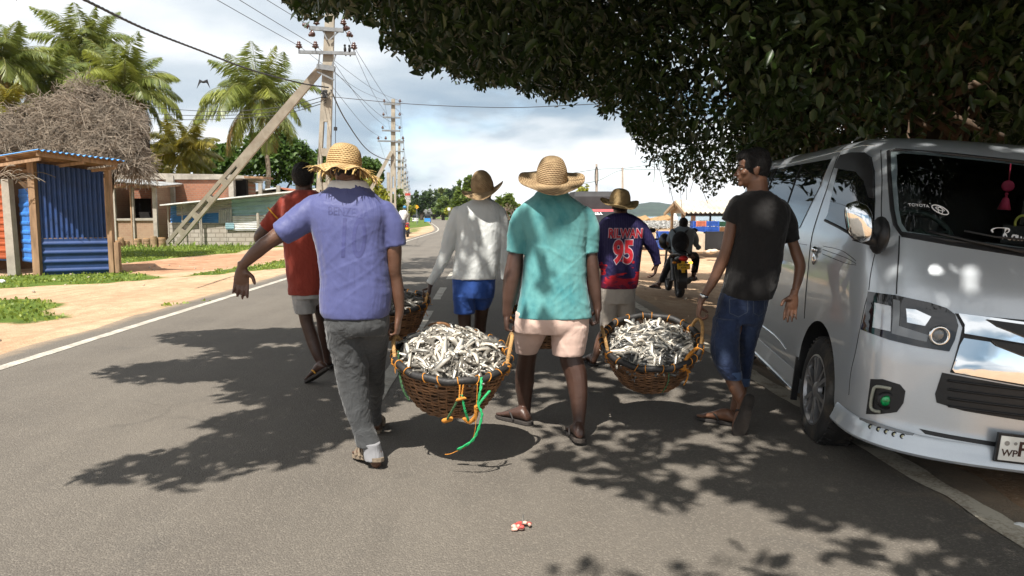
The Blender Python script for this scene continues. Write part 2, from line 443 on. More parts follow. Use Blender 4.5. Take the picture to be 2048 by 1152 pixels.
wv2 = N(nt, 'ShaderNodeTexVoronoi', i_Scale=.42, feature='DISTANCE_TO_EDGE'); dv = N(nt, 'ShaderNodeTexNoise', i_Scale=1.6, i_Detail=6.0); L(nt, vv, dv.inputs['Vector']); L(nt, mixc(nt, .35, vv, dv.outputs['Color']), wv2.inputs['Vector'])
ck = math_(nt, 'MULTIPLY', ramp(nt, wv2.outputs['Distance'], [(.0, 1), (.006, 0)]), ramp(nt, nz(nt, vv, .5, 3), [(.54, 0), (.62, .22)])); c = mixc(nt, ck, c, (.03, .028, .026))
ed = N(nt, 'ShaderNodeAttribute', attribute_name='edge')
ef = math_(nt, 'MULTIPLY', math_(nt, 'SUBTRACT', math_(nt, 'ADD', ed.outputs['Fac'], math_(nt, 'MULTIPLY', nz(nt, vv, 3.5, 6, .7), .8)), .78), 2.2, True)
c = mixc(nt, math_(nt, 'MULTIPLY', ef, .62), c, (.40, .29, .185))
L(nt, c, bs.inputs['Base Color']); bs.inputs['Roughness'].default_value = .82; bs.inputs['Specular IOR Level'].default_value = .3
bump(nt, bs, math_(nt, 'ADD', math_(nt, 'MULTIPLY', vor.outputs['Distance'], -1.0), math_(nt, 'MULTIPLY', n3, .6)), 0.5, .010)
asphalt = m
ry = [-12, -6, -3, 0]+list(np.arange(1, 40, .35))+[42, 45, 48, 52, 56, 60, 64, 68, 72, 76, 80, 85, 90, 96, 104, 115, 130, 150, 180, 220, 280, 360, 480, 700]
xo = [-5.0, -4.75, -4.3, -3.2, -1.1, .8, 1.7, 2.25, 2.62]
vs = []; ev = []
for y in ry:
    for i, x in enumerate(xo):
        j = 0
        if i in (0, 8): j = .10*noise.noise(Vector((x, y*.8, 1)))+.05*noise.noise(Vector((x, y*3.1, 5)))
        p = RD(x+j+bend(y), y, -.012 if i in (0, 8) else 0.0); vs.append(p)
        ev.append([.75, .35, .12, 0, 0, 0, .1, .4, .8][i])
k = len(xo)
fs = [(i*k+j, i*k+j+1, (i+1)*k+j+1, (i+1)*k+j) for i in range(len(ry)-1) for j in range(k-1)]
road = link_mesh('road', vs, fs, asphalt, None, False, loc=(0, 0, 0)); struct(road)
a = road.data.attributes.new('edge', 'FLOAT', 'POINT'); a.data.foreach_set('value', ev)
m, nt, bs = base_mat('road_paint'); vv = coords(nt)
wear = ramp(nt, math_(nt, 'ADD', math_(nt, 'MULTIPLY', nz(nt, vv, 3, 6, .75), .6), math_(nt, 'MULTIPLY', nz(nt, vv, 40, 4, .7), .4)), [(.44, 0), (.60, .85)])
c = mixc(nt, wear, (.46, .43, .37), (.19, .165, .135)); L(nt, c, bs.inputs['Base Color']); bs.inputs['Roughness'].default_value = .8
paint = m
m, nt, bs = base_mat('worn_road_paint'); vv = coords(nt)
wear = ramp(nt, math_(nt, 'ADD', math_(nt, 'MULTIPLY', nz(nt, vv, 4, 6, .75), .6), math_(nt, 'MULTIPLY', nz(nt, vv, 45, 4, .7), .4)), [(.47, 0), (.60, .85)])
c = mixc(nt, wear, (.50, .45, .36), (.19, .145, .10)); L(nt, c, bs.inputs['Base Color']); bs.inputs['Roughness'].default_value = .85
paint2 = m
def stripe(name, x0, x1, ys_, mat_, z=.004, jit=.012):
    vs = []
    for y in ys_:
        for x in (x0, x1): vs.append(RD(x+bend(y)+jit*noise.noise(Vector((x*9, y*2.3, 2)))+jit*.6*noise.noise(Vector((x*5, y*9, 7))), y, z))
    fs = [(2*i, 2*i+1, 2*i+3, 2*i+2) for i in range(len(ys_)-1)]
    return struct(link_mesh(name, vs, fs, mat_, None, False))
near = [-6, -2, 0]+list(np.arange(1, 30, .12))+[y for y in ry if y > 30]
stripe('edge_line', -4.57, -4.44, near, paint)
stripe('edge_line', 2.27, 2.41, near, paint2, jit=.03)
y = 2.15
for y0 in (1.2-9, 5.3, 8.8, 12.4, 16.4, 20.4, 24.4, 28.4, 33, 38, 44, 50, 56, 62, 70, 80, 92, 106):
    if y0 < 0: continue
    stripe('centre_dash', -.93, -.80, list(np.linspace(y0, y0+2.1, 14)), paint)

# lake and hills
m, nt, bs = base_mat('lake_water'); bs.inputs['Base Color'].default_value = (.10, .17, .21, 1); bs.inputs['Roughness'].default_value = .18
bump(nt, bs, nz(nt, coords(nt, (.3, .3, .3)), 1.5, 5, .6), .35, .4)
struct(link_mesh('lake_water', [(30, 172, -.55), (4000, 172, -.55), (4000, 3300, -.55), (60, 3300, -.55), (36, 260, -.55)], [(0, 1, 2, 3, 4)], m, None, loc=(900, 800, -.55)))
hillm = mat('hill_forest', (.018, .034, .020), .95, .45, .012, 0, spec=.1)
prof = [(700, 431), (900, 428), (1050, 424), (1120, 416), (1180, 410), (1235, 405), (1270, 407), (1300, 402), (1318, 403), (1345, 408), (1375, 405), (1410, 403), (1460, 400), (1540, 396), (1640, 402), (1800, 392), (2000, 404), (2300, 400), (2700, 420)]
def hill(u, w):
    px = 700+2000*u; py = np.interp(px, [p[0] for p in prof], [p[1] for p in prof])
    d = 2900+900*w+60*noise.noise(Vector((u*40, w*6, 0)))
    base = P(px, 432, d); top = (432-py)/F*3350*math.sin(math.pi*min(1, w*1.0)*.5)**.9
    if w == 1.0: top *= .96
    return Vector((base.x, d, -.5+top*1.05+5*noise.noise(Vector((u*60, w*14, 3)))*w+3.0*noise.noise(Vector((u*260, w*50, 9)))*w))
h = MB(); h.grid(hill, 240, 24); ho = struct(h.build('hills', hillm, None, True))
# ------------------------------------------------------------ cloth, skin, straw
def cloth(name, col, rough=.85, b=.35, var=.10, dirt=None, damt=.4, spec=.2, stretch=(1, 1, 1), sheen=.15):
    m, nt, bs = base_mat(name); v = coords(nt)
    c = ramp(nt, nz(nt, v, 5, 5, .6), [(.3, tuple(x*(1-var) for x in col)), (.7, tuple(x*(1+var) for x in col))])
    if dirt: c = mixc(nt, ramp(nt, nz(nt, coords(nt, (2.2, 2.2, 1.1)), 3.2, 6, .65), [(.46, 0), (.7, damt)]), c, dirt)
    L(nt, c, bs.inputs['Base Color']); bs.inputs['Roughness'].default_value = rough; bs.inputs['Specular IOR Level'].default_value = spec
    bs.inputs['Sheen Weight'].default_value = sheen
    w = nz(nt, coords(nt, (14*stretch[0], 14*stretch[1], 6*stretch[2]), (0, .5, 0)), 1.0, 4, .55, .8)
    w2 = nz(nt, coords(nt), 320, 2, .5)
    bump(nt, bs, math_(nt, 'ADD', w, math_(nt, 'MULTIPLY', w2, .05)), b, .035); return m
def skin(name, col):
    m, nt, bs = base_mat(name); v = coords(nt)
    c = ramp(nt, nz(nt, v, 9, 5, .6), [(.3, tuple(x*.82 for x in col)), (.7, tuple(x*1.16 for x in col))])
    L(nt, c, bs.inputs['Base Color']); bs.inputs['Roughness'].default_value = .40; bs.inputs['Specular IOR Level'].default_value = .5
    bump(nt, bs, math_(nt, 'ADD', nz(nt, v, 55, 4, .6), math_(nt, 'MULTIPLY', nz(nt, v, 220, 2, .5), .4)), .25, .006); return m
SK_DARK = skin('dark_brown_skin', (.105, .050, .030)); SK_DEEP = skin('deep_brown_skin', (.060, .030, .021)); SK_MID = skin('mid_brown_skin', (.165, .078, .045))
HAIR = mat('black_hair', (.010, .009, .009), .6, .4, 60, .9, 180, spec=.3, bdist=.012)
EYEW = mat('eye_white', (.34, .31, .28), .25, .05); EYED = mat('eye_iris', (.015, .01, .008), .15, .1); LIPM = mat('lip_skin', (.13, .045, .035), .45, .1)
TOOTH = mat('teeth', (.75, .72, .65), .3, .03)
SOLE = mat('dark_rubber_sole', (.035, .030, .027), .8, .3, 20, .4, 80, dirt=(.12, .09, .07)); SOLE_T = mat('tan_rubber_sole', (.20, .155, .11), .8, .3, 20, .4, 80, dirt=(.09, .07, .05))
STRAP_Y = mat('yellow_strap', (.55, .26, .02), .6, .15); STRAP_D = mat('dark_strap', (.03, .026, .024), .7, .2)
def weave(name, dark, light, p=.011, q=.02, bs__=.9):
    m, nt, bs = base_mat(name)
    a = N(nt, 'ShaderNodeAttribute', attribute_name='wv'); sp = nt.nodes.new('ShaderNodeSeparateXYZ'); L(nt, a.outputs['Vector'], sp.inputs[0])
    sn = math_(nt, 'SINE', math_(nt, 'MULTIPLY', sp.outputs['Y'], 2*math.pi/p))
    row = math_(nt, 'FLOOR', math_(nt, 'DIVIDE', sp.outputs['Y'], p))
    ph = math_(nt, 'ADD', math_(nt, 'MULTIPLY', sp.outputs['X'], 2*math.pi/q), math_(nt, 'MULTIPLY', row, math.pi))
    s2 = math_(nt, 'SINE', ph)
    h = math_(nt, 'ADD', math_(nt, 'MULTIPLY', s2, .5), math_(nt, 'MULTIPLY', sn, .6))
    n1 = nz(nt, coords(nt), 14, 5, .7)
    f = math_(nt, 'ADD', math_(nt, 'MULTIPLY', h, .22), math_(nt, 'ADD', math_(nt, 'MULTIPLY', n1, .9), .02))
    L(nt, ramp(nt, f, [(.22, dark), (.78, light)]), bs.inputs['Base Color']); bs.inputs['Roughness'].default_value = .75; bs.inputs['Specular IOR Level'].default_value = .25
    bump(nt, bs, h, bs__, .006); return m
STRAW_NEW = weave('fresh_straw', (.36, .215, .085), (.74, .55, .29)); STRAW_OLD = weave('aged_straw', (.20, .125, .062), (.62, .45, .26)); STRAW_MID = weave('tan_straw', (.26, .165, .07), (.66, .49, .25))
STRAWB = mat('loose_straw', (.62, .42, .16), .8, .3)
STRAW_PATCH = mat('dark_straw_knot', (.10, .05, .03), .8, .3)

def ringpts(py, Lx, Rx, d, hd, n=28, pw=2.5):
    a, b = P(Lx, py, d), P(Rx, py, d); c = (a+b)/2; hw = (b.x-a.x)/2; out = []
    for k in range(n):
        t = 2*math.pi*k/n; ct, st = math.cos(t), math.sin(t)
        out.append(c+Vector((hw*math.copysign(abs(ct)**(2/pw), ct), hd*math.copysign(abs(st)**(2/pw), st), 0)))
    return out
def ring_loft(mb, rings, D, n=28, dense=22, pw=2.5):
    rr = spline([(r[0], r[1], r[2], r[3], r[4]) for r in rings], dense)
    mb.loft([ringpts(r[0], r[1], r[2], D+r[3], r[4], n, pw) for r in rr])
def px_limb(mb, pts, D, n=20, seg=16, endflat=False):
    mb.limb([(P(p[0], p[1], D+p[2]), p[3]*(D+p[2])/F) for p in pts], seg, n, endflat)

def hand(mb, w, d, n, s, curl=(20, 22, 18), sc=1.0, grip=False):
    d = d.normalized(); n = (n-d*n.dot(d)).normalized(); s = (s-d*s.dot(d)-n*s.dot(n)).normalized()
    ell = lambda c, a, b: [c+s*a*math.cos(2*math.pi*k/14)+n*b*math.sin(2*math.pi*k/14) for k in range(14)]
    mb.loft([ell(w-d*.03*sc, .025*sc, .021*sc), ell(w, .026*sc, .019*sc), ell(w+d*.03*sc, .036*sc, .018*sc), ell(w+d*.065*sc, .042*sc, .016*sc), ell(w+d*.092*sc, .041*sc, .013*sc), ell(w+d*.102*sc, .034*sc, .008*sc)])
    mb.sphere(w+d*.035*sc+s*.024*sc+n*.008*sc, (.017*sc,)*3, 10, 8)
    for i, (off, ls, r) in enumerate(((.032, (.041, .026, .021), .0094), (.0105, (.046, .030, .022), .0096), (-.0115, (.042, .027, .021), .0091), (-.033, (.033, .021, .018), .0080))):
        fan = (off*2.2); p = w+d*.09*sc+s*off*sc; a = 0; pts = [p-d*.02*sc, p]
        for j in range(3):
            a += math.radians(curl[j]*(1+.10*(i-1.2)*(1 if not grip else .4)))
            dd = (d*math.cos(a)+n*math.sin(a)+s*fan*(.9 if not grip else .25)).normalized(); p = p+dd*ls[j]*sc; pts.append(p)
        mb.tube(pts, [r*1.05*sc, r*1.05*sc, r*sc, r*.92*sc, r*.75*sc], 10, roundcap=True)
    p = w+d*.028*sc+s*.028*sc+n*.006*sc
    if grip: ds = ((d*.55+s*.55+n*.65), (d*.35-s*.15+n*.9))
    else: ds = ((d*.6+s*.8+n*.22), (d*.9+s*.35+n*.35))
    pts = [p, p+ds[0].normalized()*.040*sc]; pts.append(pts[-1]+ds[1].normalized()*.026*sc); pts.append(pts[-1]+ds[1].normalized()*.012*sc)
    mb.tube(pts, [.0135*sc, .0115*sc, .0105*sc, .0075*sc], 10, roundcap=True)
    return w+d*.105*sc+n*.028*sc               # where a gripped bar runs
def foot_frame(heel, fwd, up):
    fwd = fwd.normalized(); up = (up-fwd*up.dot(fwd)).normalized(); return fwd, up, fwd.cross(up)
def foot(mb, heel, fwd, up, ln=.25, ankle=None):
    f, u, s = foot_frame(heel, fwd, up); sc = ln/.25
    rings = []
    for t, hw, hh in ((0, .016, .014), (.03, .026, .026), (.10, .032, .036), (.22, .033, .044), (.4, .035, .040), (.58, .041, .029), (.74, .047, .020), (.86, .046, .015), (.92, .038, .011)):
        c = heel+f*t*ln+u*hh*sc
        rings.append([c+s*hw*sc*math.cos(2*math.pi*k/16)+u*hh*sc*math.sin(2*math.pi*k/16) for k in range(16)])
    mb.loft(rings)
    for i, (o, l, r) in enumerate(((-.032, .045, .012), (-.012, .042, .0095), (.005, .036, .009), (.021, .03, .0085), (.036, .022, .008))):
        p = heel+f*.84*ln+s*o*sc+u*.012*sc
        mb.tube([p, p+f*l*sc*.6, p+f*l*sc-u*.002], [r*sc, r*sc, r*.8*sc], 8, roundcap=True)
    if ankle is not None: mb.tube([ankle, heel+f*.22*ln+u*.05*sc], [.036*sc, .036*sc], 12, roundcap=True)
SOLE_OUT = [(-.03, .0), (-.022, -.022), (0.0, -.034), (.06, -.037), (.12, -.036), (.18, -.045), (.23, -.044), (.262, -.03), (.274, -.005), (.268, .022), (.245, .040), (.20, .047), (.13, .041), (.06, .037), (0.0, .034), (-.022, .022)]
def slipper(parent, heel, fwd, up, sole, strap, ln=.25, name='flip_flop', sandal=False):
    f, u, s = foot_frame(heel, fwd, up); sc = ln/.25
    M = Matrix((f, s, u)).transposed().to_4x4(); M.translation = heel
    mb = MB(); out = [(x*sc*1.04, y*sc*1.05) for x, y in SOLE_OUT]
    mb.loft([[M @ Vector((x*.985, y*.96, -.020*sc)) for x, y in out], [M @ Vector((x, y, -.016*sc)) for x, y in out], [M @ Vector((x, y, -.002)) for x, y in out], [M @ Vector((x*.99, y*.97, .0005)) for x, y in out]])
    fo = mb.build(name, sole, parent)
    mb = MB()
    q = lambda x, y, z: M @ (Vector((x, y, z))*sc)
    if sandal:
        for x, h in ((.10, .075), (.145, .062), (.19, .045)):
            mb.tube(spline([q(x-.01, -.047, 0), q(x, -.042, h*.6), q(x+.01, 0, h), q(x, .043, h*.6), q(x-.01, .048, 0)], 14), .011*sc, 8, flat=.35)
        mb.tube(spline([q(.10, -.03, .07), q(.15, 0, .062), q(.19, .03, .04)], 10), .009*sc, 8, flat=.4)
        mb.tube(spline([q(.09, .03, .07), q(.14, 0, .065), q(.19, -.03, .04)], 10), .009*sc, 8, flat=.4)
    else:
        for sg in (-1, 1):
            mb.tube(spline([q(.095, .044*sg, -.002), q(.12, .040*sg, .035), q(.165, .018*sg, .042), q(.212, -.014, .020), q(.216, -.016, 0)], 16), .0062*sc, 8)
    mb.build('strap', strap, fo, True)
    return fo
def head(mb, c, R, sc=1.0, jaw=1.0):
    T = Matrix.Translation(c) @ R.to_4x4() @ Matrix.Scale(sc, 4)
    def e(p, r, seg=20, rg=14): mb.sphere(p, r, seg, rg, M=T)
    e((0, -.014, .030), (.074, .094, .088)); e((0, -.035, -.01), (.062, .066, .07)); e((0, .022, -.035), (.058*jaw, .066, .080)); e((0, .030, -.070), (.046*jaw, .050, .040))
    e((0, .071, -.094), (.022, .018, .019)); e((0, .066, .020), (.052, .022, .018)); e((0, .062, .045), (.055, .024, .04))
    for s in (-1, 1):
        e((s*.040, .058, -.022), (.022, .024, .02)); e((s*.0115, .094, -.036), (.010, .012, .009))
        e((s*.075, -.010, -.012), (.009, .021, .032), 12, 10); e((s*.079, -.018, .002), (.009, .014, .019), 12, 10)
        e((s*.03, .078, .020), (.018, .010, .007), 10, 8)
    mb.tube([T @ Vector(p) for p in ((0, .078, .012), (0, .092, -.012), (0, .105, -.034))], [.008*sc, .010*sc, .0125*sc], 10, roundcap=True)
    e((0, .084, -.056), (.025, .012, .007), 12, 8); e((0, .082, -.069), (.021, .012, .008), 12, 8)
    return T
def face_parts(parent, T, smile=False):
    for s in (-1, 1):
        mb = MB(); mb.sphere((s*.030, .0725, .001), (.0115, .0110, .0062), 14, 10, M=T); ey = mb.build('eye', EYEW, parent, True)
        mb = MB(); mb.sphere((s*.030, .0825, .001), (.0052, .0022, .0056), 12, 8, M=T); mb.build('iris', EYED, ey, True)
        mb = MB(); mb.tube([T @ Vector(p) for p in ((s*.012, .090, .021), (s*.030, .090, .028), (s*.050, .074, .023))], [.0035, .0048, .003], 8, roundcap=True, flat=.6); mb.build('eyebrow', HAIR, parent, True)
    mb = MB()
    if smile:
        mb.sphere((0, .0865, -.0625), (.019, .0078, .0045), 14, 8, M=T); mb.build('teeth', TOOTH, parent, True)
    else:
        mb.sphere((0, .088, -.0625), (.022, .0085, .0028), 14, 8, M=T); mb.build('mouth', LIPM, parent, True)
def hair(parent, T, full=1.0, curly=.004, fringe=False, name='hair'):
    mb = MB(); mb.sphere((0, -.022, .036) if full > .95 else (0, -.028, .012), (.083*full, .098*full, .092*full), 28, 20, M=T)
    mb.sphere((0, -.045, -.005), (.070*full, .066*full, .068), 20, 14, M=T)
    if fringe:
        mb.sphere((0, .030, .082), (.066, .066, .050), 20, 14, M=T); mb.sphere((0, .068, .075), (.050, .030, .026), 16, 12, M=T); mb.sphere((0, -.03, .09), (.07, .08, .055), 20, 14, M=T)
    return remesh(mb, .006, 3, name, HAIR, parent, lambda co: curly*(vnoise(co, 85)+.8*vnoise(co, 170, 3)))
def hat(parent, c, rc, h, rb, rot, material, brim, top=.75, name='straw_hat', oval=1.22, th=.004):
    R = rot; seg = 72; prof = []; s = 0; last = None
    for i in range(17):
        a = .5*math.pi*i/16; r = rc*math.sin(a)**top; z = h*(math.cos(a)**.85)
        prof.append((max(r, .003), z, 0.0))
    for i in range(1, 13): t = i/12; prof.append((rc+(rb-rc)*t, 0, t))
    vs = []; wv = []
    for off in (0, -th):
        s = 0; last = None
        for r, z, t in prof:
            if last: s += math.hypot(r-last[0], z-last[1])
            last = (r, z)
            for k in range(seg):
                a = 2*math.pi*k/seg; dz, dr = brim(a, t) if t > 0 else (0, 0)
                rr = r+dr+(off if t == 0 else 0)+.0012*math.sin(s*2*math.pi/.011)
                p = Vector((rr*math.cos(a), oval*rr*math.sin(a), z+dz+off)); vs.append(c+R @ p); wv.append((a*.09, s, 0))
    np_ = len(prof); fs = []
    for q in (0, 1):
        o = q*np_*seg
        for i in range(np_-1):
            for k in range(seg):
                l = (k+1) % seg; f = (o+i*seg+k, o+(i+1)*seg+k, o+(i+1)*seg+l, o+i*seg+l); fs.append(f if q == 0 else f[::-1])
    for k in range(seg):
        l = (k+1) % seg; a = (np_-1)*seg; b = 2*np_*seg-seg; fs.append((a+k, b+k, b+l, a+l))
    fs.append(tuple(range(seg)))
    o = link_mesh(name, vs, fs, material, parent, True, autos=60)
    at = o.data.attributes.new('wv', 'FLOAT_VECTOR', 'POINT'); at.data.foreach_set('vector', np.array(wv, np.float32).ravel()); return o
def wrinkle(amp=.006, dirs=((6, 3, 14), (14, 4, 5)), seed=0.0, fine=.0010):
    def rot(a): c, q = math.cos(a), math.sin(a); return np.array([[c, 0, q], [0, 1, 0], [-q, 0, c]])
    def f(co):
        out = 0
        for k, (a, sc, w) in enumerate(((.75, (2.6, 2.2, 13), 1.0), (-.6, (3.0, 2.2, 15), .8), (.15, (3.2, 3, 20), .45))):
            q = vnoise(co @ rot(a), sc, seed+7*k); msk = np.clip(vnoise(co, (2.6, 2.6, 2.6), seed+31*k+4)*2+.55, 0, 1)
            out = out+w*msk*(q*.75+.5*np.exp(-(q/.10)**2)-.15)
        return amp*.85*out+fine*vnoise(co, (30, 26, 36), seed+3)
    return f
def conform(target, vs, fs, cx, cy, k, D, material, name, parent, off=.003, xs_=1.0, maxl=.012, shear=0, warp=None, d0=.9):
    o0 = ORG[target.name]; me = target.data
    bvh = BVHTree.FromPolygons([v.co+o0 for v in me.vertices], [tuple(p.vertices) for p in me.polygons])
    mx = maxl*F/D/k; v2, f2 = subdiv(vs, fs, mx); out = []
    for v in v2:
        x, y = v.x*k*xs_, v.y*k
        if warp: x, y = warp(x, y)
        o_ = Vector((0, 0, CAMZ)); loc, nr, i, ds = bvh.ray_cast(o_, rdir(cx+x, cy-y).normalized(), 20.0)
        if loc is None: loc = P(cx+x, cy-y, D)
        out.append(loc+Vector((0, -off-v.z*.0, 0)))
    return link_mesh(name, out, f2, material, parent, False)

def person(label, D, base, cfg):
    t = thing('person', label, 'person', G(*base)); sk = cfg['skin']
    mb = MB(); lo = []
    sh = cfg['shirt']; ring_loft(mb, [(r[0], (r[1]+r[2])/2-(r[2]-r[1])*.44, (r[1]+r[2])/2+(r[2]-r[1])*.44, r[3], r[4]*.84) for r in sh['rings']], D)
    if 'pelvis' in cfg: ring_loft(mb, cfg['pelvis'], D)
    for a in cfg['arms']: px_limb(mb, [(p[0], p[1], p[2], p[3]*(.70 if i == 0 else .80 if i == 1 else 1)*(.74 if cfg.get('long') and i < len(a)-1 else 1)) for i, p in enumerate(a)], D)
    grips = []
    for h in cfg.get('hands', []):
        w = P(h[0], h[1], D+h[2]); grips.append(hand(mb, w, Vector(h[3]), Vector(h[4]), Vector(h[5]), h[6], h[7], h[8]))
    for l in cfg['legs']: px_limb(mb, [(p[0], p[1], p[2], p[3]*(.78 if i == 0 else .86 if i == 1 else 1)) for i, p in enumerate(l)], D, 26)
    for f in cfg.get('feet', []): foot(mb, f['heel'], f['fwd'], f['up'], f.get('ln', .25), f.get('ankle'))
    hx, hy, hd, yaw, sc = cfg['head'][:5]; pit = cfg['head'][5] if len(cfg['head']) > 5 else 0
    rol = cfg['head'][6] if len(cfg['head']) > 6 else 0
    R = (Matrix.Rotation(math.radians(yaw), 3, 'Z') @ Matrix.Rotation(math.radians(rol), 3, 'Y') @ Matrix.Rotation(math.radians(pit), 3, 'X'))
    hc = P(hx, hy, D+hd); T = head(mb, hc, R, sc, cfg.get('jaw', 1.0))
    px_limb(mb, cfg['neck'], D, 8)
    body = remesh(mb, .0055, 3, 'body', sk, t, lambda co: .0012*vnoise(co, 22))
    face_parts(t, T, cfg.get('smile', False))
    if cfg.get('hair', True): hair(t, T, *cfg.get('hairp', (1.0, .004, False)))
    mb = MB(); ring_loft(mb, sh['rings'], D, pw=2.35)
    for s in sh['sleeves']:
        a_, b_ = s[-2], s[-1]; k_ = 9/max(1, math.hypot(b_[0]-a_[0], b_[1]-a_[1])); px_limb(mb, list(s)+[(b_[0]+(b_[0]-a_[0])*k_, b_[1]+(b_[1]-a_[1])*k_, b_[2], b_[3]*.99)], D, 16, 22, True)
    st = remesh(mb, .0075, sh.get('sm', 2), sh.get('name', 'shirt'), sh['mat'], t, sh.get('disp', wrinkle()))
    lw = cfg['lower']; mb = MB()
    for rg in lw['rings']: ring_loft(mb, rg, D, dense=26, pw=2.2)
    pt = remesh(mb, .0075, 4, lw['name'], lw['mat'], t, lw.get('disp', wrinkle(.005, ((8, 4, 20), (12, 6, 10)), 5)))
    for f in cfg.get('feet', []):
        if f.get('sole'): slipper(t, f['heel'], f['fwd'], f['up'], f['sole'], f['strap'], f.get('ln', .25), f.get('name', 'flip_flop'), f.get('sandal', False))
    return dict(root=t, body=body, shirt=st, pants=pt, T=T, hc=hc, R=R, grips=grips)
def ft(px, py, d, fwd, up=(0, 0, 1), **k):
    h = P(px, py, d); f = Vector(fwd).normalized(); ln = k.get('ln', .25); lo = min(0, f.z*ln)-.022
    if h.z+lo < .003: h.z = .003-lo
    return dict(heel=h, fwd=f, up=Vector(up), **k)
def gd(py): return G(1024, py).y

# --- man in blue, arm held out
BLUE = cloth('blue_jersey_cloth', (.070, .080, .205), .55, .35, .06, spec=.35, stretch=(.6, 1, .5)); GREYP = cloth('charcoal_sweatpants', (.052, .054, .056), .95, .6, .12, stretch=(1, 1, 1.6)); COLLAR = cloth('white_collar_cloth', (.62, .62, .60), .85, .2, .05); CUFFG = cloth('grey_cuff_rib', (.22, .22, .23), .95, .5, .1)
D = 4.05
lf = ft(757, 934, 3.99, (-.60, .78, -.16), (0, .12, 1), ln=.25, sole=SOLE_T, strap=SOLE_T, name='sandal', sandal=True)
rf = ft(752, 866, 4.66, (-.15, 1, .0), ln=.25, sole=SOLE_T, strap=SOLE_T, name='sandal', sandal=True)
blue = person('man in a faded blue jersey and charcoal sweatpants with his left arm held out', D, (742, 945), dict(
    skin=SK_DARK, head=(692, 334, 0, 0, 1.0, -6), neck=[(708, 392, 0, 29), (698, 365, 0, 24), (693, 340, 0, 24)], hairp=(.90, .002, False),
    arms=[[(640, 415, 0, 24), (600, 440, -.02, 21), (567, 464, -.05, 17.5), (540, 482, -.07, 15), (526, 492, -.08, 15), (508, 508, -.09, 13.5), (492, 524, -.09, 10.5), (484, 533, -.09, 8.8)],
          [(778, 425, 0, 20), (788, 470, 0, 16.5), (788, 500, 0, 15.5), (788, 540, .01, 14.5), (791, 558, .02, 14), (796, 590, .02, 13.2), (799, 618, .02, 9.6), (798, 632, .02, 8.6)]],
    hands=[(484, 534, -.09, (-.10, .05, -1), (.25, -.9, -.1), (1, .25, .05), (18, 26, 22), .98, False), (797, 634, .02, (-.10, 0, -1), (-1, .1, .1), (0, 1, 0), (62, 78, 50), .98, True)],
    legs=[[(690, 640, .02, 32), (702, 730, .03, 22), (720, 800, .03, 16), (737, 870, .0, 12), (748, 905, -.02, 13), (752, 925, -.03, 11.5)],
          [(745, 640, .03, 30), (750, 720, .2, 19), (749, 790, .40, 11), (750, 850, .62, 9), (750, 862, .66, 10)]],
    feet=[dict(lf, ankle=P(751, 918, 4.02)), dict(rf, ankle=P(750, 850, 4.70))],
    shirt=dict(mat=BLUE, name='blue_jersey', sm=2, rings=[(366, 664, 732, .0, .07), (378, 652, 742, 0, .085), (392, 630, 757, .0, .105), (410, 612, 776, .0, .122), (432, 611, 784, 0, .135), (454, 622, 777, 0, .14), (503, 634, 776, 0, .14), (555, 642, 781, 0, .14), (594, 640, 784, 0, .142), (622, 641, 780, 0, .142), (634, 648, 774, 0, .138)],
               sleeves=[[(636, 418, 0, 31), (606, 437, -.02, 30), (580, 456, -.04, 27.5), (570, 463, -.05, 26)], [(768, 424, 0, 24), (785, 452, 0, 24), (790, 478, 0, 21.5), (791, 484, 0, 21)]],
               disp=wrinkle(.0048, seed=1.7)),
    lower=dict(mat=GREYP, name='sweatpants', rings=[[(626, 648, 778, 0, .125), (650, 650, 780, 0, .135), (668, 652, 778, .02, .135)],
        [(655, 652, 722, 0, .12), (690, 657, 730, .02, .11), (730, 668, 736, .03, .095), (770, 676, 737, .03, .085), (815, 688, 741, .02, .078), (850, 702, 746, .01, .07), (880, 711, 758, 0, .066), (893, 714, 759, -.01, .062)],
        [(655, 705, 779, .03, .12), (690, 710, 776, .1, .11), (730, 722, 770, .2, .10), (780, 732, 768, .34, .085), (815, 738, 762, .46, .075), (848, 738, 763, .56, .065)]],
        disp=wrinkle(.006, ((5, 4, 18), (6, 5, 12)), 2.2, .002))))
mb = MB(); ring_loft(mb, [(884, 722, 760, -.02, .052), (900, 727, 764, -.02, .050), (920, 730, 769, -.03, .052)], D, dense=10)
remesh(mb, .006, 2, 'ankle_cuff', CUFFG, blue['pants'], wrinkle(.002, ((30, 30, 4), (30, 30, 4)), 1))
mb = MB()
for i in range(5):
    pass
cr = [ringpts(py, l, r, D+dd, hd, 32, 2.2) for py, l, r, dd, hd in ((382, 652, 744, .0, .088), (374, 655, 739, .0, .082), (364, 661, 733, .005, .074), (361, 664, 729, .01, .068), (366, 668, 727, .01, .062))]
mb.loft(cr, cap=False); mb.build('collar', COLLAR, blue['shirt'], True)
PRB = mat('faded_print', (.056, .063, .180), .6, .2)
PRB2 = mat('faded_number_print', (.055, .061, .175), .6, .2)
v_, f_ = text_mb('BENZEMA', 1.0, bold=.01); conform(blue['shirt'], v_, f_, 697, 425, 24, D, PRB, 'faded_name_print', blue['shirt'], .0012, .78, warp=lambda x, y: (x, y-.09*x-.0006*x*x))
v_, f_ = text_mb('10', 1.0, bold=.01); conform(blue['shirt'], v_, f_, 703, 480, 112, D, PRB2, 'faded_number_print', blue['shirt'], .0012, .55, warp=lambda x, y: (x+.05*y, y))
hB = hat(blue['root'], P(689, 331, D)+Vector((0, -.012, 0)), .093, .118, .162, Matrix.Rotation(math.radians(5), 3, 'Y') @ Matrix.Rotation(math.radians(-4), 3, 'X'), STRAW_NEW,
    lambda a, t: (-.036*t-.010*t*math.sin(3*a+1)-.010*t*t*math.sin(9*a), .012*t*math.sin(7*a)), .62)
mb = MB()
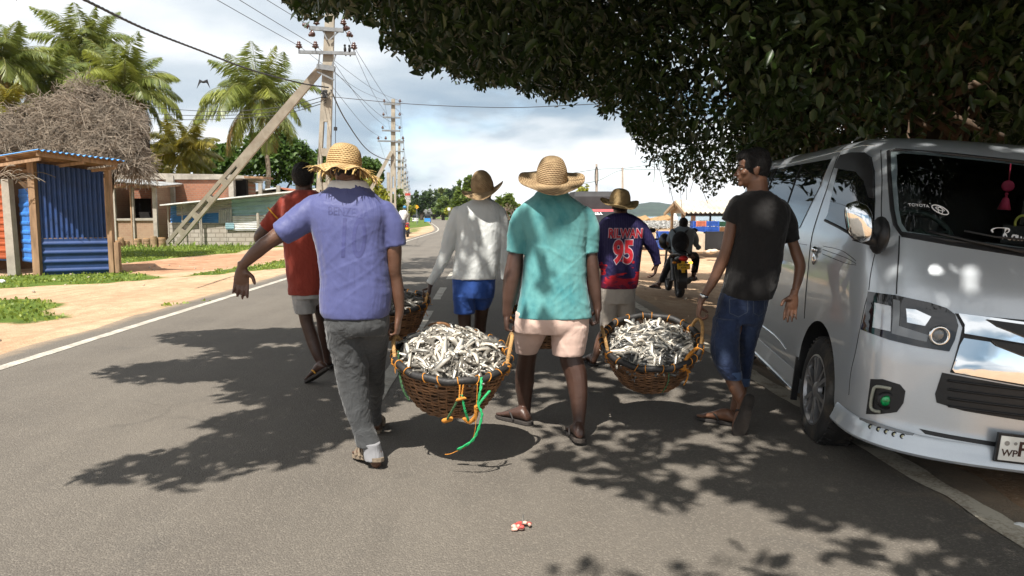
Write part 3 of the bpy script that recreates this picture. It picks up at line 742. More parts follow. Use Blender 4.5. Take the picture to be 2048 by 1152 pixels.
for i in range(190):
    a = random.uniform(0, 2*math.pi); r = .152+random.uniform(-.012, .012); hR = Matrix.Rotation(math.radians(5), 3, 'Y') @ Matrix.Rotation(math.radians(-4), 3, 'X')
    p0 = Vector((r*math.cos(a), 1.1*r*math.sin(a), -.036-.010*math.sin(3*a+1)+random.uniform(-.004, .004)))
    ln = random.uniform(.02, .07); dr = Vector((math.cos(a)+random.gauss(0, .45), math.sin(a)+random.gauss(0, .45), random.uniform(-1.3, .15))).normalized()
    p1 = p0+dr*ln*.5; p2 = p1+(dr+Vector((0, 0, -.35))).normalized()*ln*.5
    mb.tube([P(690, 330, D)+hR @ q for q in (p0, p1, p2)], [.0035, .003, .0012], 4, flat=.3)
mb.build('frayed_brim', STRAWB, hB)
mb = MB(); mb.sphere(P(690, 291, D)+Vector((.01, -.045, .0)), (.028, .014, .007), 10, 6); mb.tube([P(672, 297, D)+Vector((0, -.05, 0)), P(690, 292, D)+Vector((0, -.062, 0)), P(706, 295, D)+Vector((0, -.05, 0))], .004, 6); mb.build('dark_straw_knot', STRAW_PATCH, hB, True)

# --- man in the teal polo shirt
TEAL = cloth("teal_polo_cloth", (.115, .315, .315), .9, .18, .10, dirt=(.035, .19, .215), damt=.85); PINK = cloth('beige_pink_cloth', (.60, .43, .36), .9, .2, .06)
D = 4.6
teal = person('man in a sweat-stained teal polo shirt and beige shorts under a wide straw hat', D, (1105, 875), dict(
    skin=SK_DEEP, head=(1105, 356, 0, 0, 1.0, 4), hairp=(.91, .002, False), neck=[(1103, 404, 0, 24), (1104, 380, 0, 21), (1105, 362, 0, 21)],
    arms=[[(1042, 440, 0, 20), (1034, 490, 0, 17.5), (1029, 530, 0, 17.5), (1024, 560, 0, 18), (1020, 590, 0, 15.5), (1016, 615, 0, 11.5), (1014, 628, 0, 9.5)],
          [(1180, 440, 0, 18), (1181, 490, 0, 15), (1184, 530, 0, 14), (1187, 558, 0, 13.5), (1191, 588, 0, 12), (1194, 607, 0, 9.5), (1195, 618, 0, 8.8)]],
    hands=[(1013, 630, 0, (.0, 0, -1), (1, .1, .1), (0, 1, 0), (60, 78, 50), .98, True), (1195, 615, 0, (.03, 0, -1), (-1, .1, .1), (0, 1, 0), (60, 78, 50), .98, True)],
    legs=[[(1066, 650, .1, 30), (1056, 705, .18, 22), (1051, 735, .24, 19.5), (1049, 765, .3, 19.5), (1049, 800, .34, 14.5), (1052, 828, .36, 9.6), (1053, 838, .37, 9.5)],
          [(1136, 650, 0, 32), (1139, 700, 0, 26), (1143, 720, 0, 23.5), (1153, 755, -.02, 22.5), (1157, 800, -.05, 18), (1158, 845, -.08, 12.3), (1158, 868, -.1, 11)]],
    feet=[ft(1057, 861, 4.86, (-.72, .69, .0), ankle=P(1053, 838, 4.94), sole=SOLE, strap=STRAP_D, ln=.262), ft(1160, 903, 4.42, (-.12, .98, -.06), (0, .06, 1), ankle=P(1158, 866, 4.49), sole=SOLE, strap=STRAP_D, ln=.262)],
    shirt=dict(mat=TEAL, name='polo_shirt', rings=[(386, 1073, 1133, 0, .075), (396, 1062, 1146, 0, .095), (410, 1042, 1166, 0, .118), (430, 1034, 1180, 0, .135), (455, 1036, 1180, 0, .145), (481, 1049, 1173, 0, .15), (523, 1047, 1173, 0, .15), (575, 1042, 1175, 0, .152), (612, 1035, 1181, 0, .158), (634, 1031, 1184, 0, .158)],
               sleeves=[[(1050, 435, 0, 25), (1040, 460, 0, 25), (1034, 497, 0, 21)], [(1168, 435, 0, 23), (1177, 460, 0, 22), (1180, 497, 0, 17)]], disp=wrinkle(.006, ((5, 4, 9), (9, 4, 6)), 7.7)),
    lower=dict(mat=PINK, name='shorts', rings=[[(622, 1031, 1180, 0, .15), (645, 1029, 1179, 0, .155), (664, 1028, 1177, .02, .15)],
        [(650, 1028, 1103, .04, .135), (680, 1029, 1088, .1, .12), (705, 1031, 1075, .15, .105)], [(650, 1100, 1178, 0, .135), (680, 1102, 1174, 0, .125), (709, 1104, 1168, 0, .115)]])))
cr = [ringpts(py, l, r, D+dd, hd, 32, 2.2) for py, l, r, dd, hd in ((402, 1063, 1148, .0, .1), (394, 1066, 1142, .0, .092), (386, 1071, 1137, .005, .084), (383, 1074, 1134, .01, .078), (388, 1078, 1130, .01, .07))]
mb = MB(); mb.loft(cr, cap=False); mb.build('collar', TEAL, teal['shirt'], True)
hat(teal['root'], P(1103, 360, D)+Vector((0, -.012, 0)), .096, .145, .205, Matrix.Rotation(math.radians(1), 3, 'Y') @ Matrix.Rotation(math.radians(19), 3, 'X'), STRAW_OLD,
    lambda a, t: (-.012*t*(1-math.cos(a)**2)+.016*t*t*math.cos(a)**2+.005*math.sin(5*a)*t, .004*math.sin(4*a)*t), .66)

# --- man in the white long sleeve shirt
WHITE = cloth('pale_white_cloth', (.60, .62, .61), .9, .35, .05); BLUES = cloth('royal_blue_cloth', (.024, .068, .26), .85, .4, .1)
D = 6.3
white = person('man in a white long sleeve shirt, blue shorts and a curled straw hat', D, (945, 752), dict(long=True, 
    skin=SK_DEEP, head=(969, 376, 0, -12, 1.0, 8), hairp=(.91, .002, False), neck=[(966, 410, 0, 18), (967, 393, 0, 15), (969, 380, 0, 15)],
    arms=[[(912, 428, 0, 13), (900, 470, 0, 13), (886, 512, 0, 11), (866, 555, 0, 8), (861, 568, 0, 6.2)], [(1002, 428, 0, 13), (1008, 480, 0, 12), (1009, 530, 0, 9), (1010, 556, 0, 6.5)]],
    hands=[(860, 568, 0, (-.08, 0, -1), (-1, 0, .1), (0, 1, 0), (60, 78, 50), .98, True), (1010, 560, 0, (.05, 0, -1), (1, 0, .1), (0, 1, 0), (60, 78, 50), .98, True)],
    legs=[[(927, 590, 0, 24), (929, 640, .05, 15), (931, 680, .05, 13.5), (934, 720, .02, 8.5), (935, 742, 0, 7)], [(966, 590, .05, 22), (961, 640, .2, 15), (958, 675, .35, 12.5), (957, 712, .45, 8), (957, 724, .5, 7)]],
    feet=[ft(935, 755, 6.26, (-.15, 1, -.05), ankle=P(935, 742, 6.3), sole=SOLE, strap=STRAP_D), ft(957, 732, 6.85, (.1, 1, 0), ankle=P(957, 722, 6.9), sole=SOLE, strap=STRAP_D)],
    shirt=dict(mat=WHITE, name='long_sleeve_shirt', rings=[(396, 948, 981, 0, .07), (402, 938, 990, 0, .09), (412, 918, 1001, 0, .11), (428, 909, 1006, 0, .128), (450, 911, 1008, 0, .135), (480, 914, 1006, 0, .135), (520, 908, 1000, 0, .135), (548, 904, 995, 0, .138), (558, 903, 993, 0, .138)],
               sleeves=[[(918, 428, 0, 17), (904, 466, 0, 16.5), (892, 505, 0, 13.5), (876, 540, 0, 10.5), (864, 560, 0, 8.6)], [(996, 428, 0, 17), (1007, 470, 0, 15), (1010, 510, 0, 12), (1010, 550, 0, 9)]], disp=wrinkle(.0075, seed=4.1)),
    lower=dict(mat=BLUES, name='shorts', rings=[[(550, 904, 992, 0, .125), (580, 905, 990, 0, .13), (596, 906, 988, .02, .13)], [(590, 905, 950, 0, .115), (610, 907, 950, .02, .105), (627, 908, 950, .03, .1)], [(588, 945, 988, .04, .115), (604, 948, 984, .1, .105), (618, 950, 976, .14, .1)]])))
hat(white['root'], P(966, 381, D)+Vector((0, -.012, 0)), .098, .172, .190, Matrix.Rotation(math.radians(-8), 3, 'Y') @ Matrix.Rotation(math.radians(9), 3, 'X'), STRAW_OLD,
    lambda a, t: (.055*t*t*max(0, math.cos(a))+.022*t*t*max(0, -math.cos(a))**2-.045*t*(math.sin(a)**2), -.012*t*abs(math.cos(a))**6), .86)

# --- man in the jersey
m, nt, bs = base_mat('navy_red_jersey_cloth')
vv = coords(nt, (1, 1, 1)); sp = nt.nodes.new('ShaderNodeSeparateXYZ'); L(nt, vv, sp.inputs[0])
zz = sp.outputs['Z']; n1 = nz(nt, coords(nt, (3.2, 3.2, 7.5), (0, .6, 0)), 1.0, 3, .5, 1.6)
fl = math_(nt, 'ADD', math_(nt, 'MULTIPLY', math_(nt, 'SUBTRACT', .975, zz), 6.0), math_(nt, 'MULTIPLY', math_(nt, 'SUBTRACT', n1, .5), 3.6))
redf = ramp(nt, fl, [(.46, 0), (.54, 1)]); n2 = nz(nt, coords(nt, (4, 4, 13), (0, -.4, 0)), 1.0, 3, .5, 1.2)
rcol = ramp(nt, n2, [(.40, (.10, .008, .03)), (.48, (.10, .008, .03)), (.50, (.42, .010, .018)), (.60, (.42, .012, .018)), (.63, (.05, .012, .05))], 'LINEAR')
str_ = math_(nt, 'SINE', math_(nt, 'MULTIPLY', sp.outputs['X'], 300)); st2 = math_(nt, 'MULTIPLY', ramp(nt, str_, [(.75, 0), (.95, .5)]), ramp(nt, zz, [(.96, 0), (1.3, 1)]))
nav = mixc(nt, st2, (.016, .012, .060), (.05, .042, .12))
low = ramp(nt, math_(nt, 'MULTIPLY', math_(nt, 'SUBTRACT', .86, zz), 8.0), [(0.0, 0), (1.0, 1)])
c = mixc(nt, redf, nav, rcol); c = mixc(nt, math_(nt, 'MULTIPLY', low, .7), c, (.16, .008, .04))
L(nt, c, bs.inputs['Base Color']); bs.inputs['Roughness'].default_value = .7; bs.inputs['Specular IOR Level'].default_value = .3
bump(nt, bs, nz(nt, coords(nt, (14, 14, 6), (0, .5, 0)), 1.0, 4, .55, .8), .4, .03); JER = m
BEIGE = cloth('light_khaki_cloth', (.48, .42, .36), .9, .5, .08)
D = 6.8
jer = person('man in a navy and red jersey with RILWAN 95 on its back', D, (1195, 735), dict(long=True, 
    skin=SK_DARK, head=(1240, 410, 0, 8, .96, 2), hairp=(.91, .002, False), neck=[(1241, 436, 0, 15), (1241, 422, 0, 13.5), (1240, 412, 0, 13.5)],
    arms=[[(1286, 462, 0, 12), (1300, 490, 0, 11), (1310, 508, .03, 8.5), (1313, 528, .05, 6)], [(1201, 462, 0, 12), (1192, 510, 0, 11), (1184, 550, 0, 8.5), (1176, 580, 0, 6)]],
    hands=[(1313, 527, .05, (-.10, .1, -1), (-1, .1, .1), (-.2, 1, 0), (28, 36, 28), .95, False), (1176, 580, 0, (-.05, 0, -1), (-1, 0, .1), (0, 1, 0), (60, 78, 50), .95, True)],
    legs=[[(1217, 610, 0, 20), (1213, 655, .05, 14), (1203, 680, .05, 12), (1193, 705, .02, 8), (1186, 722, 0, 6.2)], [(1254, 610, 0, 20), (1255, 655, .15, 14), (1256, 685, .3, 11.5), (1257, 710, .4, 7), (1258, 716, .42, 6.4)]],
    feet=[ft(1190, 732, 6.82, (-.35, .93, 0), ankle=P(1186, 720, 6.84), sole=SOLE, strap=STRAP_D, ln=.24), ft(1258, 722, 7.14, (0, 1, 0), ankle=P(1258, 713, 7.2), sole=SOLE, strap=STRAP_D, ln=.24)],
    shirt=dict(mat=JER, name='jersey', rings=[(426, 1228, 1256, 0, .065), (431, 1216, 1268, 0, .09), (440, 1202, 1284, 0, .112), (455, 1196, 1291, 0, .13), (475, 1199, 1288, 0, .138), (505, 1202, 1283, 0, .138), (540, 1201, 1279, 0, .138), (568, 1200, 1275, 0, .142), (576, 1200, 1273, 0, .142)],
               sleeves=[[(1280, 458, 0, 16), (1295, 478, 0, 14), (1307, 500, .02, 11), (1313, 521, .04, 8.2)], [(1207, 458, 0, 16), (1196, 495, 0, 13.5), (1188, 535, 0, 11), (1178, 572, 0, 8)]], disp=wrinkle(.006, ((6, 4, 8), (12, 4, 6)), 6.1)),
    lower=dict(mat=BEIGE, name='shorts', rings=[[(566, 1200, 1272, 0, .13), (590, 1200, 1270, 0, .135), (606, 1200, 1269, 0, .13)], [(600, 1200, 1236, 0, .115), (630, 1200, 1234, .03, .105), (662, 1200, 1229, .05, .1)], [(600, 1233, 1270, 0, .115), (630, 1235, 1270, .06, .105), (662, 1238, 1270, .12, .1)]])))
hat(jer['root'], P(1239, 405, D)+Vector((0, -.012, 0)), .097, .126, .176, Matrix.Rotation(math.radians(5), 3, 'Y') @ Matrix.Rotation(math.radians(11), 3, 'X'), STRAW_MID,
    lambda a, t: (.012*t*t*(math.cos(a)**2)-.022*t*(math.sin(a)**2)+.012*t*math.sin(3*a+.6), .008*math.sin(3*a)*t), .62)
NUMR = mat('red_shirt_print', (.50, .018, .03), .6, .12); NUMW = mat('white_shirt_outline', (.55, .45, .52), .6, .1)
for s, cx, cy, k, xs_, bw in (('RILWAN', 1251, 467.5, 25, .72, .03), ('95', 1246.5, 506, 62, .66, .035)):
    wp = lambda x, y: (x+.05*y, y)
    v_, f_ = text_mb(s, 1.0, bold=bw+(.05 if s != '95' else .03)); o1 = conform(jer['shirt'], v_, f_, cx, cy, k, D, NUMW, 'print_outline', jer['shirt'], .003, xs_, warp=wp)
    v_, f_ = text_mb(s, 1.0, bold=bw); conform(jer['shirt'], v_, f_, cx, cy, k, D, NUMR, 'name_print' if s != '95' else 'number_print', jer['shirt'], .006, xs_, warp=wp)

# --- man in the rust red shirt
RUST = cloth('rust_red_cloth', (.215, .034, .022), .9, .35, .1); GREYS = cloth('grey_patterned_cloth', (.30, .29, .28), .9, .4, .35); YEL = mat('yellow_braid', (.55, .27, .02), .7, .1)
D = 6.1
rust = person('bareheaded man in a rust red T-shirt and grey shorts, behind the blue jersey', D, (640, 762), dict(
    skin=SK_DEEP, head=(607, 357, 0, 4, 1.0, 0), neck=[(609, 398, 0, 19), (608, 380, 0, 16.5), (607, 365, 0, 16.5)], hairp=(1.05, .005, False),
    arms=[[(570, 412, 0, 16), (546, 440, 0, 13.5), (532, 458, .0, 13), (519, 474, .03, 11.5), (524, 484, .12, 10), (540, 486, .26, 8), (550, 480, .33, 6.5)], [(652, 415, 0, 15), (664, 460, 0, 12.5), (672, 505, 0, 11), (686, 555, .05, 8.5), (692, 575, .08, 6.3)]],
    hands=[(551, 480, .34, (.5, .6, .2), (.2, -.3, 1), (.2, .8, 0), (50, 50, 40), .95, False), (693, 577, .08, (.05, 0, -1), (1, 0, .1), (0, 1, 0), (60, 78, 50), .98, True)],
    legs=[[(609, 605, 0, 22), (613, 640, 0, 15.5), (624, 675, 0, 13.5), (634, 705, -.02, 11.5), (642, 728, -.03, 7.5), (646, 738, -.04, 6.6)], [(640, 605, .1, 20), (645, 640, .3, 14), (649, 680, .42, 11.5), (653, 712, .5, 7), (654, 722, .52, 6.3)]],
    feet=[ft(653, 744, 6.02, (-.72, .45, -.50), (-.35, .25, 1), ankle=P(646, 735, 6.07), sole=SOLE, strap=STRAP_Y), ft(656, 734, 6.62, (-.1, 1, -.1), ankle=P(654, 722, 6.64), sole=SOLE, strap=STRAP_D)],
    shirt=dict(mat=RUST, name='tshirt', rings=[(380, 593, 629, 0, .07), (386, 580, 640, 0, .09), (396, 567, 652, 0, .115), (412, 561, 658, 0, .13), (436, 563, 658, 0, .138), (470, 566, 656, 0, .138), (520, 571, 654, 0, .138), (570, 577, 652, 0, .14), (588, 578, 651, 0, .14)],
               sleeves=[[(572, 410, 0, 18.5), (555, 430, 0, 18), (537, 450, 0, 15.5)], [(648, 412, 0, 18), (662, 440, 0, 17), (667, 462, 0, 15)]], disp=wrinkle(.006, ((5, 4, 8), (9, 4, 6)), 8.3)),
    lower=dict(mat=GREYS, name='shorts', rings=[[(580, 583, 648, 0, .13), (596, 585, 647, 0, .13)], [(592, 586, 628, 0, .115), (612, 588, 630, 0, .105), (627, 591, 632, 0, .1)], [(592, 618, 648, .05, .115), (605, 620, 648, .12, .105), (618, 624, 650, .2, .1)]])))
mb = MB(); mb.tube(spline([P(536, 415, D-.06), P(543, 424, D-.115), P(553, 435, D-.118), P(559, 442, D-.09)], 12), .0075, 6, flat=.4); mb.build('sleeve_stripe', YEL, rust['shirt'])

# --- young man in the black T-shirt
BLACKT = cloth('black_tshirt_cloth', (.017, .016, .016), .92, .45, .15); JEAN = cloth('dark_denim', (.016, .026, .062), .85, .6, .4, dirt=(.06, .09, .16), damt=.35, stretch=(1, 1, 2))
D = 4.8
yng = person('smiling young man in a black T-shirt and rolled dark jeans beside the van', D, (1465, 862), dict(
    skin=SK_MID, head=(1504, 339, 0, 86, .98, 0), neck=[(1515, 402, .0, 24), (1516, 385, .0, 20.5), (1513, 360, .0, 21)], hairp=(1.03, .004, True), smile=True, jaw=.95,
    arms=[[(1474, 410, -.02, 15), (1464, 440, -.02, 13), (1459, 470, -.02, 11.5), (1452, 500, -.02, 11.5), (1441, 530, 0, 12.2), (1427, 560, 0, 10), (1410, 588, .0, 7.6), (1402, 602, 0, 7.0)], [(1568, 430, .02, 17), (1581, 470, .02, 13), (1592, 505, .02, 11), (1600, 530, .0, 11.3), (1597, 555, -.03, 9.6), (1591, 578, -.05, 7.4), (1588, 588, -.06, 6.8)]],
    hands=[(1401, 604, 0, (-.16, 0, -1), (1, -.1, .1), (.1, 1, .1), (55, 70, 45), .98, True), (1588, 588, -.06, (-.16, .02, -1), (-.1, -1, -.1), (-1, .05, 0), (8, 14, 12), 1.0, False)],
    legs=[[(1468, 640, -.02, 26), (1453, 700, -.07, 22), (1460, 738, -.10, 15.5), (1467, 762, -.12, 15.5), (1477, 785, -.14, 14.2), (1487, 808, -.17, 10), (1492, 818, -.18, 9)], [(1498, 640, 0, 24), (1492, 700, .05, 15), (1486, 760, .12, 10.5), (1478, 790, .14, 13), (1469, 825, .15, 10), (1465, 842, .15, 9)]],
    feet=[ft(1497, 818, 4.56, (-.16, .30, -1.0), (0, 1, .35), ankle=P(1492, 818, 4.62), sole=SOLE, strap=STRAP_D, ln=.25), ft(1470, 858, 4.84, (-.78, .62, 0), ankle=P(1466, 842, 4.93), sole=SOLE, strap=STRAP_D, ln=.25)],
    shirt=dict(mat=BLACKT, name='tshirt', rings=[(382, 1493, 1540, 0, .072), (388, 1483, 1548, 0, .09), (398, 1466, 1562, 0, .11), (413, 1459, 1576, 0, .128), (436, 1464, 1577, 0, .135), (465, 1469, 1571, 0, .138), (500, 1461, 1565, 0, .138), (540, 1454, 1559, 0, .138), (572, 1447, 1551, 0, .14), (588, 1443, 1545, 0, .14), (597, 1452, 1541, 0, .136)],
               sleeves=[[(1476, 408, 0, 18), (1467, 424, -.02, 17.5), (1461, 436, -.02, 16)], [(1558, 418, 0, 21), (1574, 446, .02, 20), (1582, 474, .02, 16.5)]], disp=wrinkle(.006, ((5, 4, 8), (10, 4, 6)), 3.3)),
    lower=dict(mat=JEAN, name='jeans', rings=[[(584, 1443, 1540, 0, .125), (610, 1435, 1533, 0, .13), (645, 1429, 1524, 0, .128)], [(635, 1428, 1482, -.02, .12), (670, 1424, 1478, -.05, .105), (705, 1422, 1478, -.08, .1), (735, 1432, 1480, -.1, .092), (752, 1443, 1481, -.11, .085), (757, 1447, 1480, -.11, .078)],
        [(635, 1472, 1526, .0, .12), (680, 1474, 1512, .03, .1), (720, 1475, 1504, .08, .09), (750, 1474, 1499, .1, .082), (768, 1474, 1496, .12, .078)]], disp=wrinkle(.007, ((7, 5, 22), (9, 6, 12)), 2.9, .002))))
mb = MB(); ring_loft(mb, [(739, 1437, 1482, -.10, .094), (747, 1442, 1483, -.105, .090), (757, 1445, 1482, -.11, .082)], D, dense=12, pw=2.2); remesh(mb, .006, 2, 'rolled_cuff', cloth('light_denim', (.05, .085, .17), .85, .6, .3), yng['pants'], wrinkle(.004, seed=5))
mb = MB(); ring_loft(mb, [(752, 1472, 1500, .1, .084), (762, 1472, 1498, .11, .082), (769, 1472, 1498, .12, .08)], D, dense=12, pw=2.2); remesh(mb, .006, 2, 'rolled_cuff', cloth('light_denim', (.05, .085, .17), .85, .6, .3), yng['pants'], wrinkle(.004, seed=6))
STI = mat('denim_stitching', (.06, .075, .11), .8, .2)
for x0 in (1459, 1507):
    q = [(0, 0), (36, 2), (36, -26), (18, -36), (0, -28)] if x0 < 1500 else [(0, 0), (22, 2), (22, -26), (11, -34), (0, -28)]
    for (a, b) in zip(q, q[1:]+q[:1]):
        d_ = Vector((b[0]-a[0], b[1]-a[1])).normalized()*.7; conform(yng['pants'], [Vector((a[0]-d_.y, a[1]+d_.x, 0)), Vector((a[0]+d_.y, a[1]-d_.x, 0)), Vector((b[0]+d_.y, b[1]-d_.x, 0)), Vector((b[0]-d_.y, b[1]+d_.x, 0))], [(0, 1, 2, 3)], x0, 598, 1.0, D, STI, 'pocket_seam', yng['pants'], .002)
SILV = mat('steel', (.62, .62, .62), .22, .05, metal=1.0)
mb = MB(); wc = P(1408, 592, 4.8); wd = (P(1403, 602, 4.8)-P(1412, 582, 4.8)).normalized(); s1, u1 = frame(wd)
mb.loft([[wc+wd*o+(s1*math.cos(2*math.pi*k/20)*r+u1*math.sin(2*math.pi*k/20)*r) for k in range(20)] for o, r in ((-.009, .026), (-.006, .0285), (.006, .0285), (.009, .026))], cap=False)
wch = mb.build('wristwatch', SILV, yng['root'], True)
mb = MB(); mb.sphere(wc+Vector((-.01, -.028, 0)), (.015, .007, .015), 12, 8); mb.build('watch_case', SILV, wch, True)

# ------------------------------------------------------------ baskets and fish
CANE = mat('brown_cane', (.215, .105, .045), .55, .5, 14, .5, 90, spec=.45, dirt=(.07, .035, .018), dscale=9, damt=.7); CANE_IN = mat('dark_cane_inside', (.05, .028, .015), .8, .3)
RIMM = mat('black_rubber_rim', (.022, .021, .021), .55, .3, 20, .3, 60, dirt=(.07, .06, .055), dscale=8); CORD = mat('orange_cord', (.55, .22, .03), .75, .25, 60, .5, 200); CORDG = mat('green_cord', (.02, .36, .12), .6, .2, 60, .5, 200)
CORDD = mat('dark_green_cord', (.05, .12, .05), .7, .4, 80); ROPE = mat('tan_rope', (.42, .24, .09), .8, .25, 40, .8, 120)
m, nt, bs = base_mat('silver_fish_skin')
sp = nt.nodes.new('ShaderNodeSeparateXYZ'); L(nt, coords(nt), sp.inputs[0]); oi = nt.nodes.new('ShaderNodeObjectInfo')
g = ramp(nt, math_(nt, 'ADD', math_(nt, 'MULTIPLY', sp.outputs['Z'], 46.0), .5), [(.22, (.66, .63, .57)), (.50, (.48, .48, .46)), (.68, (.15, .18, .20)), (.9, (.04, .06, .08))])
c = mixc(nt, math_(nt, 'MULTIPLY', nz(nt, coords(nt), 60, 3), .35), g, (.36, .27, .16)); c = mixc(nt, math_(nt, 'MULTIPLY', oi.outputs['Random'], .3), c, (.62, .52, .38))
L(nt, c, bs.inputs['Base Color']); bs.inputs['Roughness'].default_value = .34; bs.inputs['Metallic'].default_value = .25; bs.inputs['Specular IOR Level'].default_value = .6
FISHM = m
def fish_verts(bend_, ln=.150):
    rings = []
    prof = [(0, .002, .003), (.05, .007, .009), (.14, .0076, .0106), (.3, .0090, .0128), (.48, .0080, .0118), (.66, .0056, .0080), (.8, .004, .0055), (.86, .0028, .0045)]
    pos = lambda t: Vector((ln*(t-.5), bend_*((t-.5)**2-.1)*.6+bend_*.25*math.sin(t*5), 0))
    mb = MB()
    for t, w, h in prof:
        c = pos(t); rings.append([c+Vector((0, w*math.cos(2*math.pi*k/10), h*math.sin(2*math.pi*k/10))) for k in range(10)])
    mb.loft(rings)
    a, b = pos(.85), pos(1.0)
    for s in (-1, 1):
        mb.add([a+Vector((0, .001, 0)), b+Vector((.004, .001, s*.016)), b+Vector((-.006, .0, s*.004)), a+Vector((0, -.001, 0)), b+Vector((.004, -.001, s*.016)), b+Vector((-.006, -.001, s*.004))], [(0, 1, 2), (5, 4, 3), (0, 3, 4, 1), (1, 4, 5, 2)])
    c = pos(.5); mb.add([c+Vector((-.012, 0, .015)), c+Vector((.004, 0, .025)), c+Vector((.016, 0, .014))], [(0, 1, 2)])
    return mb
FISH_ME = []
for b in (0.0, .05, -.05, .11, -.10):
    q = fish_verts(b); me = bpy.data.meshes.new('fish'); me.from_pydata([tuple(v) for v in q.v], [], q.f); me.polygons.foreach_set('use_smooth', [True]*len(me.polygons)); me.materials.append(FISHM); FISH_ME.append(me)
def basket(label, c, R, H, tilt, roll, rz, seed, handles, nfish, ffish, heap, flabel, sink=0.02, rb=.56):
    rnd = random.Random(seed)
    Rm = Matrix.Rotation(math.radians(roll), 3, 'Y') @ Matrix.Rotation(math.radians(tilt), 3, 'X') @ Matrix.Rotation(math.radians(rz), 3, 'Z')
    loc = Vector(c)-Rm @ Vector((0, 0, H)); t = thing('fish_basket', label, 'basket', loc, Rm.to_euler(), 'wicker baskets carried by the men', local=True)
    M = Matrix.Translation(loc) @ Rm.to_4x4(); bpy.context.view_layer.update()
    rad = lambda z: R*(rb+(1-rb)*(max(0, z)/H)**.62)
    rows = 22; n = 120; mb = MB()
    for i in range(rows):
        z = H*(.015+.96*i/(rows-1)); pts = []
        zo = rnd.uniform(-.002, .002)
        for k in range(n+1):
            a = 2*math.pi*k/n
            r = rad(z)+.0055*math.sin(a*20+(i % 2)*math.pi); pts.append(Vector((r*math.cos(a), r*math.sin(a), z+zo+.003*math.sin(a*3+i)+.0025*math.sin(a*7+i*2.1))))
        mb.tube(pts, .0062+rnd.uniform(-.001, .0008), 5, flat=.8)
    for k in range(40):
        a = 2*math.pi*k/40; mb.tube([Vector((rad(z)*math.cos(a), rad(z)*math.sin(a), z)) for z in np.linspace(0, H, 9)], .005, 5)
    mb.build('wicker_wall', CANE, t, True)
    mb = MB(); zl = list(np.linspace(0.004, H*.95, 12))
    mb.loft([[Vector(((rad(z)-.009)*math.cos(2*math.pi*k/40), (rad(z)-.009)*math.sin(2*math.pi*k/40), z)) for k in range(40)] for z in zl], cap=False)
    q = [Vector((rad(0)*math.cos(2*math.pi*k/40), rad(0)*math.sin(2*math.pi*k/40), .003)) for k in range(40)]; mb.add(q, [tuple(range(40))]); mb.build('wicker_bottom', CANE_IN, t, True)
    mb = MB(); mb.tube([Vector((R*math.cos(2*math.pi*k/72), R*math.sin(2*math.pi*k/72), H+.0045*math.sin(k*.9))) for k in range(73)], .0205, 12, cap=False); mb.build('rim', RIMM, t, True)
    first = None; nl = 22
    for k in range(nl):
        a = 2*math.pi*(k+rnd.uniform(-.3, .3))/nl; c0 = Vector((R*math.cos(a), R*math.sin(a), H)); er = Vector((math.cos(a), math.sin(a), 0)); mb = MB(); tw = rnd.uniform(-.012, .012)
        mb.tube([c0+(er*math.cos(b)+Vector((0, 0, 1))*math.sin(b))*.0235+Vector((-math.sin(a), math.cos(a), 0))*tw*math.sin(b) for b in np.linspace(0, 2*math.pi, 15)], .003, 5, cap=False); mb.build('lashing', CORD, t, True)
    for (a, hgt, lean, mt) in handles:
        a = math.radians(a); w = .115/R; pts = []
        for s in np.linspace(-1, 1, 9):
            aa = a+s*w; up = hgt*(1-abs(s)**2.6); pts.append(Vector((R*math.cos(aa)*(1+lean*up), R*math.sin(aa)*(1+lean*up), H-.015+up)))
        mb = MB(); mb.tube(spline(pts, 28), .0115, 9); h = mb.build('handle', mt, t, True)
        for s in (0, -1):
            mb = MB(); p = pts[s]
            for j in range(5): mb.tube([p+Vector((.016*math.cos(b)*1.3, .016*math.sin(b)*1.3, .008*j-.012+.005*math.sin(b*2+j))) for b in np.linspace(0, 2*math.pi, 9)], .0045, 5, cap=False)
            for j in range(3): mb.tube(spline([p, p+Vector((rnd.uniform(-.03, .03), rnd.uniform(-.03, .03), rnd.uniform(-.05, .01))), p+Vector((rnd.uniform(-.05, .05), rnd.uniform(-.05, .05), rnd.uniform(-.09, -.02)))], 8), .0022, 4)
            mb.build('knot', CORD, h, True)
    # fish: single ones on top of the heap, the rest a mass below
    hz = lambda r: H-sink+heap*(1-(r/R)**2)
    def fm(r, a, lift):
        p = Vector((r*math.cos(a), r*math.sin(a), hz(r)+lift)); nrm = Vector((math.cos(a)*2*heap*r/R/R, math.sin(a)*2*heap*r/R/R, 1)).normalized()
        rot = nrm.to_track_quat('Z', 'Y').to_matrix() @ Matrix.Rotation(rnd.uniform(0, 2*math.pi), 3, 'Z') @ Matrix.Rotation(rnd.gauss(0, .22), 3, 'Y') @ Matrix.Rotation(rnd.choice([1, 1, -1])*math.pi/2+rnd.gauss(0, .7), 3, 'X')
        return Matrix.Translation(p) @ rot.to_4x4() @ Matrix.Scale(rnd.uniform(.8, 1.18), 4)
    mb = MB(); nn = 14
    mb.loft([[Vector((r*math.cos(2*math.pi*k/40), r*math.sin(2*math.pi*k/40), hz(r)-.022)) for k in range(40)] for r in (R*.965, R*.8, R*.6, R*.4, R*.2, .01)], cap=False)
    tv = [fish_verts(b) for b in (0, .06, -.06, .1)]
    for i in range(ffish):
        q = tv[i % 4]; mb.add(q.v, q.f, fm(R*.86*math.sqrt(rnd.random()), rnd.uniform(0, 2*math.pi), rnd.uniform(-.02, .0)))
    o = mb.build('fish_heap', FISHM, None, True, loc=(0, 0, 0))
    o.matrix_world = M; tag(o, 'mass of small silver fish filling '+flabel, 'fish heap', kind='stuff'); o.name = 'fish_heap'
